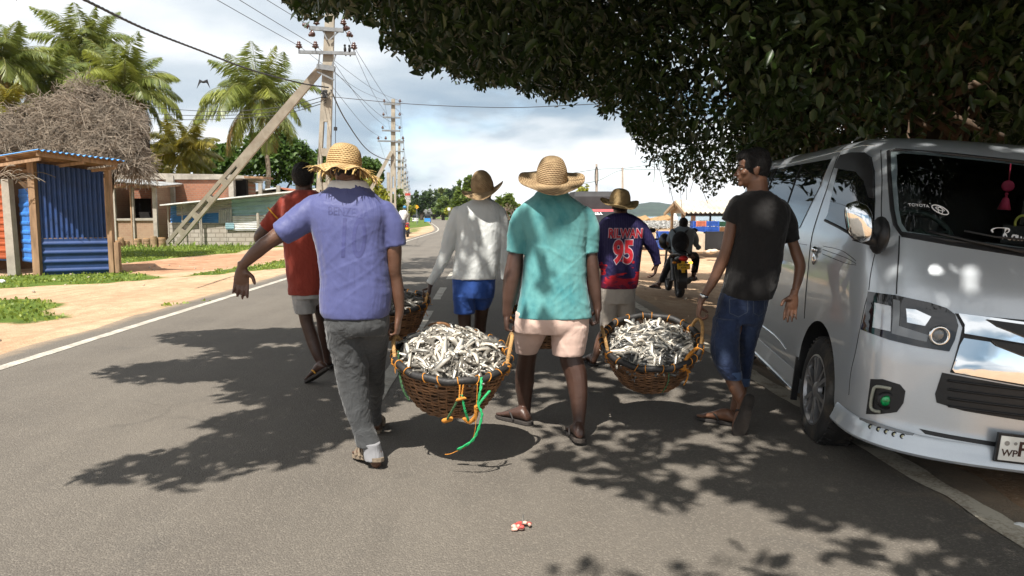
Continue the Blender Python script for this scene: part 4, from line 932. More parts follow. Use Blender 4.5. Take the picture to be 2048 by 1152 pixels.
    for i in range(nfish):
        o = bpy.data.objects.new('silver_fish', FISH_ME[i % 5]); COL.objects.link(o); r = R*.87*math.sqrt(rnd.random()); a = rnd.uniform(0, 2*math.pi)
        mw = M @ fm(r, a, rnd.uniform(.0, .020)); lo_, ro_, sc_ = mw.decompose(); o.location = lo_; o.rotation_euler = ro_.to_euler(); o.scale = sc_
        tag(o, 'small silver fish lying on top in '+flabel, 'fish', 'silver fish in '+flabel)
    return t, M
bA, MA = basket('nearest wicker basket, heaped with sunlit fish, a green cord hanging from its rim', P(905, 709, 4.15), .326, .30, 15, 4, 0, 3, [(180, .090, .25, ROPE), (2, .155, .1, ROPE), (112, .07, -.4, CANE)], 150, 420, .115, 'the sunlit nearest basket')
bB, MB_ = basket('wicker basket of grey silver fish carried between the teal polo shirt and the black T-shirt', P(1302, 682, 4.8), .318, .29, 24, -3, 10, 5, [(171, .13, .1, ROPE), (-6, .135, .15, ROPE), (-52, .055, -1.0, CORD)], 150, 420, .035, 'the basket beside the black T-shirt', .045)
bC, MC = basket('dark wicker basket of fish carried between the rust red T-shirt and the white shirt', P(779, 603, 6.3), .33, .29, 10, 0, 0, 8, [(180, .09, 0, ROPE), (2, .09, .1, ROPE)], 0, 200, .06, 'the far basket beside the blue jersey')
bD, MD = basket('wicker basket seen between the legs of the man in beige shorts', P(1092, 624, 6.6), .32, .29, 8, 0, 0, 9, [(180, .10, .1, CORD), (2, .10, .1, CORD)], 0, 150, .04, 'the basket half hidden behind beige shorts')
def cordpx(pts, r, mt, parent, M, name='cord', twist=True):
    Mi = M.inverted(); q = spline([tuple(Mi @ P(*p)) for p in pts], 40); mb = MB()
    if twist:
        for s in (0, math.pi): mb.tube([Vector(p)+Vector((math.cos(i*.9+s), 0, math.sin(i*.9+s)))*r*.55 for i, p in enumerate(q)], r*.75, 6)
    else: mb.tube([Vector(p) for p in q], r, 5)
    return mb.build(name, mt, parent, True)
cordpx([(963, 755, 3.815), (962, 775, 3.78), (957, 808, 3.79), (964, 829, 3.79), (957, 858, 3.80), (944, 882, 3.82), (916, 899, 3.86)], .0065, CORDG, bA, MA)
cordpx([(979, 783, 3.80), (968, 796, 3.79), (958, 809, 3.79)], .0065, CORDG, bA, MA)
cordpx([(921, 790, 3.80), (908, 815, 3.83), (895, 838, 3.88)], .006, CORDD, bA, MA)
cordpx([(924, 790, 3.80), (930, 820, 3.82), (937, 840, 3.85)], .006, CORDG, bA, MA)
cordpx([(953, 812, 3.80), (952, 832, 3.83), (940, 844, 3.86), (929, 838, 3.86)], .011, CORD, bA, MA)
cordpx([(902, 838, 3.89), (888, 842, 3.90)], .012, CORD, bA, MA); cordpx([(914, 800, 3.80), (930, 796, 3.80)], .007, CORD, bA, MA)
cordpx([(920, 770, 3.80), (919, 796, 3.80)], .004, CORD, bA, MA); cordpx([(927, 770, 3.80), (923, 796, 3.80)], .004, CORD, bA, MA)
cordpx([(955, 768, 3.80), (953, 812, 3.80), (950, 862, 3.82), (938, 888, 3.84), (905, 906, 3.88), (890, 909, 3.9)], .0022, CORD, bA, MA, twist=False)
cordpx([(797, 702, 3.98), (799, 740, 4.0), (805, 775, 4.0), (818, 800, 4.02)], .006, CORDD, bA, MA)
cordpx([(1338, 742, 4.52), (1336, 765, 4.52), (1325, 785, 4.55)], .004, CORDD, bB, MB_)
cordpx([(1372, 735, 4.60), (1376, 752, 4.58), (1368, 770, 4.56)], .005, CORD, bB, MB_); cordpx([(1362, 730, 4.58), (1380, 745, 4.57)], .007, CORD, bB, MB_)
# ------------------------------------------------------------ the silver van
m, nt, bs = base_mat('silver_paint'); n_ = nz(nt, coords(nt), 900, 2, .5)
c = ramp(nt, n_, [(.35, (.46, .495, .53)), (.65, (.55, .585, .62))]); dn = ramp(nt, nz(nt, coords(nt, (1.2, 1.2, 2)), 3, 6, .65), [(.5, 0), (.85, .10)]); c = mixc(nt, dn, c, (.34, .31, .27))
L(nt, c, bs.inputs['Base Color']); bs.inputs['Metallic'].default_value = .5; L(nt, ramp(nt, nz(nt, coords(nt), 5, 5, .6), [(.3, .30), (.7, .36)]), bs.inputs['Roughness'])
bs.inputs['Coat Weight'].default_value = .8; bs.inputs['Coat Roughness'].default_value = .04; VPAINT = m
VDARK = mat('dark_cabin', (.012, .012, .013), .8, .2); VBLK = mat('black_plastic', (.014, .014, .015), .45, .2, 30, .15, 120); CHROME = mat('chrome', (.82, .83, .84), .06, .02, metal=1.0)
m, nt, bs = base_mat('dark_glass'); bs.inputs['Base Color'].default_value = (.006, .007, .008, 1); bs.inputs['Roughness'].default_value = .02; bs.inputs['Specular IOR Level'].default_value = .85; bs.inputs['IOR'].default_value = 1.55; VGLASS = m
m, nt, bs = base_mat('windscreen_glass'); bs.inputs['Base Color'].default_value = (.004, .005, .005, 1); bs.inputs['Roughness'].default_value = .02; bs.inputs['Specular IOR Level'].default_value = .5
tr = nt.nodes.new('ShaderNodeBsdfTransparent'); tr.inputs[0].default_value = (.78, .82, .80, 1); gl = nt.nodes.new('ShaderNodeBsdfGlossy'); gl.inputs['Roughness'].default_value = .02
fr = N(nt, 'ShaderNodeFresnel', i_IOR=1.45); mx = nt.nodes.new('ShaderNodeMixShader'); L(nt, fr.outputs[0], mx.inputs[0]); L(nt, tr.outputs[0], mx.inputs[1]); L(nt, gl.outputs[0], mx.inputs[2]); L(nt, mx.outputs[0], nt.nodes['Material Output'].inputs[0]); WSG = m
LENS = mat('clear_lamp_lens', (.50, .52, .54), .12, .1, metal=.3, spec=.8); LENSG = mat('grey_lamp_guide', (.20, .21, .22), .2, .1, metal=.3); LENSD = mat('smoked_lamp_housing', (.012, .012, .014), .06, .1, spec=.8)
GREENL = mat('green_fog_lens', (.01, .35, .10), .1, .5, 60, spec=.8); DRL = mat('light_tube', (.34, .34, .28), .3, .1); LEDM = mat('led_lens', (.75, .72, .45), .2, .1)
TYRE = mat('tyre_rubber', (.024, .023, .022), .85, .3, 12, .4, 50, dirt=(.13, .10, .07), dscale=5, damt=.55); ALLOY = mat('alloy_metal', (.36, .36, .37), .35, .15, metal=.8, dirt=(.12, .10, .08), dscale=9)
PLATEW = mat('white_plate', (.72, .72, .68), .45, .05); PLATET = mat('dark_brown_lettering', (.05, .02, .015), .5, .1); WHITET = mat('white_decal', (.80, .80, .80), .5, .03); PINKO = mat('pink_tassel', (.62, .05, .12), .6, .2)
XC = .835
ROLL = math.radians(5.0)
vroot = thing('silver_van', 'silver passenger van parked half on the road edge under the big tree', 'van', (0, 0, 0), (math.radians(1.2), ROLL, math.radians(-6.5)), local=True)
_c = P(1628, 872, 4.60); _R = vroot.rotation_euler.to_matrix(); vroot.location = Vector((1.86, 4.58, -.01))-_R @ Vector((0.0, 1.06, 0))
bpy.context.view_layer.update()
VM = Matrix.Translation(vroot.location) @ vroot.rotation_euler.to_matrix().to_4x4(); VMI = VM.inverted()
zt = [(.25, .70, .24), (.275, .78, .06), (.32, .822, .0), (.40, .828, .03), (.55, .835, .04), (.75, .840, .055), (.95, .840, .09), (1.10, .836, .15), (1.20, .830, .21), (1.28, .822, .27), (1.5, .785, .43), (1.7, .745, .60), (1.82, .712, .74), (1.88, .68, .88), (1.925, .615, 1.08), (1.955, .48, 1.4), (1.97, .25, 1.9)]
zz_ = np.array([q[0] for q in zt]); ww_ = np.array([q[1] for q in zt]); ff_ = np.array([q[2] for q in zt])
zs = []
for i in range(len(zt)-1):
    k = max(2, int((zz_[i+1]-zz_[i])/.028)); zs += list(np.linspace(zz_[i], zz_[i+1], k, endpoint=False))
zs.append(zz_[-1])
def smi(x, y, q):                              # smoothed interpolation
    return float(sum(np.interp(q+d, x, y)*w for d, w in ((-.03, .25), (0, .5), (.03, .25))))
def outline(z):
    w = smi(zz_, ww_, z); f = smi(zz_, ff_, z); lc = min(.55, 2.2-f*.8); n = 3.3; out = []
    half = []
    for t in np.linspace(0, math.pi/2, 26):
        half.append((w*math.sin(t)**(2/n), f+lc*(1-math.cos(t)**(2/n))))
    ye = 4.62-.15*(z/1.9)**3
    for y in np.linspace(half[-1][1]+.03, ye-.12, 40): half.append((w, y))
    for a in np.linspace(0, math.pi/2, 8)[1:]: half.append((w-.12*(1-math.cos(a)), ye-.12+.12*math.sin(a)))
    L_ = [(-x, y) for x, y in half[::-1]]+half[1:]
    return [Vector((XC+x, y, z)) for x, y in L_]
mb = MB(); mb.loft([outline(z) for z in zs], True)
me = bpy.data.meshes.new('b'); me.from_pydata([tuple(v) for v in mb.v], [], mb.f)
bm_ = bmesh.new(); bm_.from_mesh(me); bmesh.ops.recalc_face_normals(bm_, faces=bm_.faces); bm_.to_mesh(me); bm_.free()
VB = BVHTree.FromPolygons([v.co.copy() for v in me.vertices], [tuple(p.vertices) for p in me.polygons])
def lray(px, py):
    o = VMI @ Vector((0, 0, CAMZ)); d = (VMI.to_3x3() @ rdir(px, py)).normalized(); return o, d
def V(px, py):
    o, d = lray(px, py); loc = VB.ray_cast(o, d, 30)[0]
    if loc is None: print('VMISS', px, py); loc = o+d*4.5
    return loc
def Vx(px, py, x):
    o, d = lray(px, py); return o+d*((x-o.x)/d.x)
def front(x, z, off=0.0):
    loc, n, i, ds = VB.ray_cast(Vector((x, -3, z)), Vector((0, 1, 0)), 12)
    if loc is None: return None
    return loc+n*off
def sidep(y, z, off=0.0, sx=-1):
    loc, n, i, ds = VB.ray_cast(Vector((XC+sx*3, y, z)), Vector((-sx, 0, 0)), 12)
    if loc is None: return None
    return loc+n*off
def patch(name, poly2, fn, off, material, parent, maxl=.05, thick=.012, smooth=True, M=None):
    v, f = subdiv([Vector((p[0], p[1], 0)) for p in poly2], [tuple(range(len(poly2)))], maxl)
    top = []; bot = []
    for p in v:
        a = fn(p.x, p.y, off); b = fn(p.x, p.y, off-thick)
        if a is None: a = b = Vector((p.x, .5, p.y))
        top.append(a); bot.append(b)
    from collections import Counter
    ec = Counter()
    for q in f:
        for i in range(3): ec[tuple(sorted((q[i], q[(i+1) % 3])))] += 1
    n = len(v); fs = list(f)+[tuple(i+n for i in q[::-1]) for q in f]
    for q in f:
        for i in range(3):
            a, b = q[i], q[(i+1) % 3]
            if ec[tuple(sorted((a, b)))] == 1: fs.append((b, a, a+n, b+n))
    return link_mesh(name, top+bot, fs, material, parent, smooth, autos=40)
def fxz(pts): return [(p.x, p.z) for p in (V(*q) for q in pts)]
def syz(pts): return [(p.y, p.z) for p in (V(*q) for q in pts)]
def mir(poly): return [(2*XC-x, z) for x, z in poly]
def both(poly): return poly+mir(poly)[::-1]
def rnd_poly(cx, cz, r, n=18): return [(cx+r*math.cos(2*math.pi*k/n), cz+r*math.sin(2*math.pi*k/n)) for k in range(n)]
def seam(pts, r, material, parent, fn='f', name='seam', off=.0):
    q = [V(*p) for p in pts]; q = spline([tuple(p) for p in q], 24); out = []
    for p in q:
        p = Vector(p); loc = VB.find_nearest(p); out.append(loc[0]+loc[1]*off)
    mb = MB(); mb.tube(out, r, 6); return mb.build(name, material, parent, True)
# openings: wheel wells and the windscreen hole
WY = 1.06; RY = 3.63; WR = .335
ws_half = fxz([(2046, 326), (1900, 310), (1792, 301), (1778, 304), (1780, 360), (1785, 420), (1791, 450), (1803, 468), (1900, 482), (2046, 502)])
ws_poly = both(ws_half)
cut = MB()
for sx in (0, 1):
    for y in (WY, RY):
        x0, x1 = (-.2, .30) if sx == 0 else (2*XC-.30, 2*XC+.2)
        cut.loft([[Vector((x, y+.395*math.cos(2*math.pi*k/40), WR+.03+.395*math.sin(2*math.pi*k/40))) for k in range(40)] for x in (x0, x1)])
cx = sum(p[0] for p in ws_poly)/len(ws_poly); cz = sum(p[1] for p in ws_poly)/len(ws_poly)
ins = [(cx+(x-cx)*.965, cz+(z-cz)*.93) for x, z in ws_poly]
cut.loft([[Vector((x, -1.0, z)) for x, z in ins], [Vector((x, 1.55, z)) for x, z in ins]])
bo = bpy.data.objects.new('bt', me); COL.objects.link(bo); me.materials.append(VPAINT); me.materials.append(VDARK)
cm = bpy.data.meshes.new('c'); cm.from_pydata([tuple(v) for v in cut.v], [], cut.f); bm_ = bmesh.new(); bm_.from_mesh(cm); bmesh.ops.recalc_face_normals(bm_, faces=bm_.faces); bm_.to_mesh(cm); bm_.free()
cm.materials.append(VPAINT); cm.materials.append(VDARK); cm.polygons.foreach_set('material_index', [1]*len(cm.polygons))
cobj = bpy.data.objects.new('ct', cm); COL.objects.link(cobj)
md = bo.modifiers.new('b', 'BOOLEAN'); md.object = cobj; md.operation = 'DIFFERENCE'; md.solver = 'EXACT'; md.use_self = True
m2 = eval_mesh(bo); bpy.data.objects.remove(bo); bpy.data.objects.remove(cobj)
m2.polygons.foreach_set('use_smooth', [True]*len(m2.polygons)); m2.set_sharp_from_angle(angle=math.radians(38)); m2.name = 'body'
vb = bpy.data.objects.new('body', m2); COL.objects.link(vb); vb.parent = vroot; ORG[vb.name] = Vector()
# windscreen, cowl, cabin
patch('windscreen_seal', both(fxz([(2046, 321), (1900, 305), (1786, 297), (1773, 302), (1776, 360), (1781, 424), (1787, 455), (1800, 472), (1900, 487), (2046, 508)]))+[], lambda x, z, o: front(x, z, o), .001, VBLK, vroot, .06, .004) if False else None
wsg = patch('windscreen', ws_poly, front, .004, WSG, vroot, .06, .0)if False else None
v, f = subdiv([Vector((p[0], p[1], 0)) for p in ws_poly], [tuple(range(len(ws_poly)))], .07)
wsg = link_mesh('windscreen', [front(p.x, p.y, .003) for p in v], f, WSG, vroot, True)
mb = MB(); q = [front(x, z, .004) for x, z in ws_poly]; mb.tube(q+[q[0]], .012, 6); mb.build('seal', VBLK, wsg, True)
patch('cowl', both(fxz([(2046, 501), (1900, 482), (1801, 467), (1803, 474), (1900, 491), (2046, 514)])), front, .006, VBLK, vroot, .05)
for pts in ([(1990, 505, .0), (1870, 470, .0), (1856, 463, .0)],):
    mb = MB(); mb.tube([V(p[0], p[1])+Vector((0, -.025, .01)) for p in ((2040, 507), (1930, 484), (1852, 466))], .008, 6); mb.tube([V(p[0], p[1])+Vector((0, -.02, .012)) for p in ((2046, 484), (1985, 478), (1925, 466))], .006, 6); mb.build('wiper', VBLK, vroot, True)
sw = VMI @ P(1838, 474, 4.35); mb = MB(); Rs = Matrix.Rotation(math.radians(-38), 3, 'X')
mb.tube([sw+Rs @ Vector((.185*math.cos(a), 0, .185*math.sin(a))) for a in np.linspace(0, 2*math.pi, 40)], .016, 10, cap=False)
for a in (.3, math.pi-.3, -math.pi/2): mb.tube([sw, sw+Rs @ Vector((.18*math.cos(a), 0, .18*math.sin(a)))], .014, 8)
mb.sphere(sw, (.05, .03, .05), 12, 8); mb.build('steering_wheel', mat('grey_wheel_cover', (.035, .05, .045), .6, .5, 40), vroot, True)
mb = MB(); oc = VMI @ P(2016, 372, 4.02); mb.sphere(oc, (.034, .012, .030), 16, 10); mb.tube([oc+Vector((0, 0, .03)), oc+Vector((0, .01, .12))], .003, 5); od = mb.build('hanging_ornament', PINKO, vroot, True)
mb = MB(); mb.sphere(oc+Vector((0, 0, -.043)), .009, 8, 6); mb.sphere(oc+Vector((0, 0, -.056)), .007, 8, 6); mb.lathe([(.010, -.062), (.016, -.07), (.032, -.128), (.0, -.128)], 14, Matrix.Translation(oc)); mb.build('tassel', PINKO, od, True)
mb = MB(); yc = VMI @ P(2044, 446, 4.02); mb.tube([yc+Vector((.035*math.cos(a), 0, .04*math.sin(a))) for a in np.linspace(.4, math.pi+.5, 14)], .007, 6); mb.build('yellow_ring', mat('pale_yellow_plastic', (.55, .52, .10), .5, .1), vroot, True)
for s in (-1, 1):
    mb = MB(); mb.box((XC+s*.42, 1.25, 1.28), (.46, .12, .34)); mb.box((XC+s*.42, 1.27, 1.55), (.24, .09, .18)); mb.build('seat', VBLK, vroot)
def vtext(s, x, z, k, material, name, parent, fn=front, off=.008, shear=0, bold=.0, slope=0, arc=0):
    v_, f_ = text_mb(s, 1.0, shear=shear, bold=bold); v2, f2 = subdiv(v_, f_, .03/k)
    return link_mesh(name, [fn(x+p.x*k, z+p.y*k+slope*p.x*k-arc*(p.x*k)**2, off) or Vector((x, 0, z)) for p in v2], f2, material, parent)
rp = V(2004, 479); SC = .062
for st in ([(-.75, .42), (-.85, .62), (-.5, .80), (.1, .84), (.42, .76), (.40, .55), (.08, .42)], [(.20, .82), (.10, .42), (.0, .0)], [(.08, .42), (.26, .28), (.40, .04), (.60, .02), (.72, .14)], [(.92, .36), (.74, .30), (.70, .08), (.86, .0), (1.02, .14), (.96, .36), (1.12, .34)], [(1.14, .36), (1.12, .06), (1.28, .03), (1.38, .30), (1.38, .06), (1.54, .03), (1.68, .36), (1.84, .34)]):
    q = spline([(x, y, 0) for x, y in st], 26); mb = MB(); mb.tube([front(rp.x+(x+.28*y)*SC, rp.z+y*SC*1.05, .007) for x, y, _ in q], [.0032+.0016*math.sin(i*.5) for i in range(len(q))], 5); mb.build('script_decal', WHITET, wsg, True)
tp = V(1838, 414); vtext('TOYOTA', tp.x, tp.z+.004, .021, WHITET, 'word_decal', wsg, arc=1.2)
ep = V(1880, 421); mb = MB(); el = [front(ep.x+.038*math.cos(a)*.9, ep.z+.02*math.sin(a)-.35*.034*math.cos(a), .006) for a in np.linspace(0, 2*math.pi, 22)]; mb.tube(el, .0028, 5)
mb.tube([front(ep.x+.018*math.cos(a), ep.z+.004+.008*math.sin(a)-.3*.018*math.cos(a), .006) for a in np.linspace(0, 2*math.pi, 16)], .002, 5); mb.tube([front(ep.x+.010*math.cos(a), ep.z-.002+.017*math.sin(a), .006) for a in np.linspace(0, 2*math.pi, 16)], .002, 5); mb.build('oval_emblem', WHITET, wsg, True)
# headlamps
hl = fxz([(1738, 583), (1793, 591), (1860, 606), (1893, 617), (1909, 629), (1916, 651), (1909, 680), (1898, 703), (1840, 694), (1780, 680), (1724, 659)])
def lamp(P2, mirror):
    g = (lambda q: mir(q)) if mirror else (lambda q: q)
    h = patch('headlight', g(P2), front, .008, LENSD, vroot, .04, .02)
    patch('indicator', g(fxz([(1752, 606), (1784, 613), (1783, 663), (1748, 655)])), front, .012, LENS, h, .03, .006)
    patch('light_guide', g(fxz([(1788, 599), (1801, 603), (1799, 652), (1856, 670), (1853, 684), (1785, 667)])), front, .012, LENSG, h, .03, .006)
    patch('reflector', g(fxz([(1813, 618), (1832, 620), (1862, 634), (1850, 652), (1815, 645)])), front, .012, CHROME, h, .03, .006)
    c0 = V(1876, 670); x = 2*XC-c0.x if mirror else c0.x; mb = MB()
    p0 = front(x, c0.z, .0); T = Matrix.Translation(p0) @ Matrix.Rotation(math.pi/2, 4, 'X')
    mb.lathe([(.034, 0), (.048, .0), (.050, .018), (.044, .026), (.036, .022), (.034, .010)], 24, T); mb.build('projector_ring', CHROME, h, True)
    mb = MB(); mb.sphere(p0, (.035, .018, .035), 16, 10); mb.build('projector_lens', LENSG, h, True)
lamp(hl, False); lamp(hl, True)
# grille
gb = both(fxz([(2046, 640), (1960, 632), (1910, 627), (1925, 655), (1919, 680), (1900, 745), (2046, 772)]))
gr = patch('grille', gb, front, .004, VBLK, vroot, .05, .02)
patch('chrome_bar', both(fxz([(2046, 646), (1980, 637), (1914, 629), (1927, 650), (1926, 667), (2046, 687)])), front, .024, CHROME, gr, .06, .03)
patch('chrome_bar', both(fxz([(2046, 694), (1926, 676), (1918, 690), (1903, 738), (1908, 744), (2046, 768)])), front, .018, CHROME, gr, .06, .03)
patch('grille_reflection_slot', both(fxz([(2046, 692), (1975, 680), (1990, 692), (2046, 714)])), front, .034, VBLK, gr, .05, .01)  # black strip on the lower bar, part slot, part painted dark reflection
patch('grille_reflection_slot', both(fxz([(2046, 652), (1968, 641), (1990, 654), (2046, 676)])), front, .034, VBLK, gr, .05, .01)  # black inset painting a dark reflection onto the upper chrome bar
def lowg(x, z, off=0.0): return front(x, z, off)
lg = patch('lower_grille', both(fxz([(2046, 774), (1884, 745), (1870, 788), (1873, 805), (1925, 821), (2046, 841)])), front, .005, VBLK, vroot, .05, .02)
for py in (760, 778, 796, 812):
    p = V(2040, py+18); x0 = V(1886, py-4).x+.02; mb = MB(); mb.tube([front(x, p.z, .010) for x in np.linspace(x0, 2*XC-x0, 24)], .006, 5); mb.build('grille_slat', VBLK, lg, True)
patch('bumper_slit', both(fxz([(2046, 893), (1990, 884), (1838, 857), (1850, 868), (1990, 893), (2046, 902)])), front, .003, VBLK, vroot, .05, .01)
def fog(mirror):
    g = (lambda q: mir(q)) if mirror else (lambda q: q)
    fo = patch('fog_lamp_recess', g(fxz([(1742, 758), (1765, 758), (1800, 769), (1811, 782), (1807, 806), (1794, 824), (1733, 828)])), front, .004, VBLK, vroot, .03, .01)
    q = [V(*p) for p in ((1784, 777), (1757, 773), (1749, 784), (1745, 812), (1751, 821), (1763, 823))]; q = spline([(2*XC-p.x if mirror else p.x, p.z) for p in q], 20)
    mb = MB(); mb.tube([front(x, z, .012) for x, z in q], .0085, 8); mb.build('light_tube', DRL, fo, True)
    c0 = V(1771, 800); x = 2*XC-c0.x if mirror else c0.x; p0 = front(x, c0.z, .004); T = Matrix.Translation(p0) @ Matrix.Rotation(math.pi/2, 4, 'X')
    mb = MB(); mb.lathe([(.028, .0), (.044, .0), (.044, .02), (.030, .022)], 20, T); mb.build('lamp_ring', VBLK, fo, True); mb = MB(); mb.sphere(p0, (.031, .022, .031), 16, 10); mb.build('lamp_lens', GREENL, fo, True)
    st = patch('led_strip', g(fxz([(1722, 835), (1746, 842), (1829, 867), (1814, 881), (1737, 862), (1725, 850)])), front, .012, LENSG, vroot, .03, .02)
    for p in ((1745, 852), (1760, 857), (1775, 862), (1790, 867), (1806, 871)):
        c0 = V(*p); x = 2*XC-c0.x if mirror else c0.x; p0 = front(x, c0.z, .013); mb = MB(); mb.lathe([(.008, .0), (.0135, .0), (.0135, .006), (.009, .008)], 14, Matrix.Translation(p0) @ Matrix.Rotation(math.pi/2, 4, 'X')); l = mb.build('led', VBLK, st, True)
        mb = MB(); mb.sphere(p0, (.008, .006, .008), 10, 6)
        e = mb.build('led_lens', LEDM, st, True)
fog(False); fog(True)
# bumper lip
def lip_ring(z, o):
    q = [p for p in outline(.36) if p.y < .62]; out = []
    for i, p in enumerate(q):
        t = (q[min(i+1, len(q)-1)]-q[max(i-1, 0)]).normalized(); nn = Vector((t.y, -t.x, 0)); 
        if nn.y > 0 and abs(nn.x) < .9: nn = -nn
        out.append(Vector((p.x, p.y, z))+nn*o)
    return out
mb = MB(); mb.loft([lip_ring(.375, .004), lip_ring(.36, .014), lip_ring(.325, .022), lip_ring(.285, .036), lip_ring(.272, .030), lip_ring(.265, -.06)], False, closed=False); mb.build('bumper_lip', VPAINT, vroot, True, autos=35)
# plate
pl = V(1987, 886); pw, ph = .46, .118; px0 = pl.x; pz0 = pl.z-.004; py0 = pl.y-.045
mb = MB(); mb.box((px0+pw/2, py0, pz0), (pw+.022, .018, ph+.022)); plf = mb.build('number_plate', VBLK, vroot)
mb = MB(); mb.box((px0+pw/2, py0-.010, pz0), (pw, .006, ph)); mb.build('plate_face', PLATEW, plf)
def ptext(s, x, z, k, name):
    v_, f_ = text_mb(s, 1.0, bold=.02); link_mesh(name, [Vector((x+p.x*k, py0-.0145, z+p.y*k)) for p in v_], f_, PLATET, plf)
ptext('WP', px0+.046, pz0-.022, .046, 'plate_lettering'); ptext('P', px0+.104, pz0+.0, .100, 'plate_lettering')
mb = MB(); T = Matrix.Translation((px0+.028, py0-.0145, pz0+.026)) @ Matrix.Rotation(math.pi/2, 4, 'X'); mb.lathe([(.001, .001), (.012, .001)], 14, T); mb.lathe([(.001, .001), (.008, .001)], 14, Matrix.Translation((px0+.066, py0-.0145, pz0+.028)) @ Matrix.Rotation(math.pi/2, 4, 'X')); mb.build('plate_emblem', mat('grey_emblem', (.25, .24, .22), .5), plf)
# side glass, door lines
def both_side(name, poly, off, material, maxl=.06, thick=.012, parents=None):
    a = patch(name, poly, lambda y, z, o: sidep(y, z, o, -1), off, material, (parents or [vroot, vroot])[0], maxl, thick)
    b = patch(name, poly, lambda y, z, o: sidep(y, z, o, 1), off, material, (parents or [vroot, vroot])[1], maxl, thick); return [a, b]
dw = both_side('door_window', syz([(1686, 311), (1708, 307), (1734, 308), (1744, 315), (1750, 342), (1751, 400), (1749, 462), (1741, 482), (1708, 470), (1651, 439), (1657, 426)]), .004, VGLASS)
vis = both_side('window_visor', syz([(1673, 337), (1686, 312), (1708, 307), (1734, 308), (1744, 316), (1750, 342), (1751, 398), (1742, 397), (1733, 364), (1717, 344)]), .020, VBLK, .04, .012, dw)
rw0 = syz([(1664, 318), (1640, 374), (1600, 455)]); zb = rw0[2][1]; ztp = rw0[0][1]
both_side('side_window', [rw0[0], rw0[1], rw0[2], (rw0[2][0]+.03, zb-.01), (4.25, zb-.01), (4.32, zb+.06), (4.30, ztp-.05), (4.2, ztp)], .004, VGLASS)
for x in (2.45, 3.3, 3.4):
    mb = MB(); mb.tube([sidep(x+.0, z, .006) for z in np.linspace(zb, ztp, 8)], .005, 5); mb.build('window_divider', VBLK, vroot)
for pts, r, mt in (([(1762, 300), (1764, 350), (1763, 442), (1764, 462)], .003, VBLK), ([(1680, 306), (1655, 375), (1627, 460), (1617, 533), (1611, 600), (1609, 637)], .0035, VBLK), ([(1799, 472), (1797, 520), (1793, 588)], .0035, VBLK),
                   ([(1737, 586), (1724, 640), (1712, 700), (1702, 745), (1698, 790)], .0022, VBLK), ([(1758, 470), (1752, 500), (1742, 545), (1738, 580)], .0022, VBLK), ([(1540, 477), (1614, 490)], .0018, VBLK), ([(1646, 492), (1680, 500), (1700, 512), (1712, 522)], .0018, VBLK), ([(1646, 499), (1690, 515), (1712, 527)], .0018, VBLK), ([(1645, 508), (1690, 526), (1712, 530)], .0018, VBLK),
                   ([(1548, 334), (1600, 322), (1660, 307), (1715, 293), (1752, 291)], .004, CHROME)):
    seam(pts, r, mt, vroot, off=.0005)
seam([(1518, 647), (1545, 667), (1562, 684), (1572, 698)], .007, CHROME, vroot, name='side_trim')
for sx in (-1, 1):
    X = (lambda x: x) if sx < 0 else (lambda x: 2*XC-x)
    mb = MB(); mb.loft([[Vector((X(x), y, z)) for x, z in ((.012, .34), (.0, .24), (.012, .19), (.10, .19), (.10, .34))] for y in (1.50, 1.53, 3.18, 3.21)]); sk = mb.build('side_skirt', VPAINT, vroot)
    mb = MB(); mb.bar(Vector((X(.004), 1.50, .205)), Vector((X(.004), 3.2, .205)), .014, .022); mb.build('sill_trim', CHROME, sk)
seam([(1652, 441), (1680, 455), (1708, 471)], .009, VBLK, vroot, name='window_trim', off=.006)
hp = V(1633, 500)
for sx in (-1, 1):
    mb = MB(); mb.sphere(sidep(hp.y, hp.z, .012, sx), (.016, .055, .022), 14, 10); mb.sphere(sidep(hp.y, hp.z-.06, .004, sx), (.010, .045, .04), 14, 10); mb.build('door_handle', CHROME, vroot, True)
# mirrors
mc = Vx(1718, 444, -.10)
for sx in (-1, 1):
    X = lambda x: x if sx < 0 else 2*XC-x
    mb = MB(); c0 = Vector((X(mc.x), mc.y, mc.z))
    rings = []
    for t in np.linspace(-1, 1, 13):
        w = (1-abs(t)**3.2)**.5
        rings.append([c0+Vector(((.066*w+.004)*math.cos(a)+(-.028*t if sx < 0 else .028*t), (.055*w+.004)*(math.sin(a) if math.sin(a) < 0 else .35*math.sin(a)), 1*.106*t)) for a in np.linspace(0, 2*math.pi, 18, endpoint=False)])
    mb.loft(rings); mr = mb.build('wing_mirror', CHROME, vroot, True)
    mb = MB(); mb.bar(c0+Vector((0, .02, -.07)), Vector((X(.05), mc.y+.02, mc.z-.10)), .05, .06); mb.sphere(Vector((X(.03), mc.y+.06, mc.z-.06)), (.04, .11, .10), 12, 8); mb.build('mirror_arm', VBLK, mr, True)
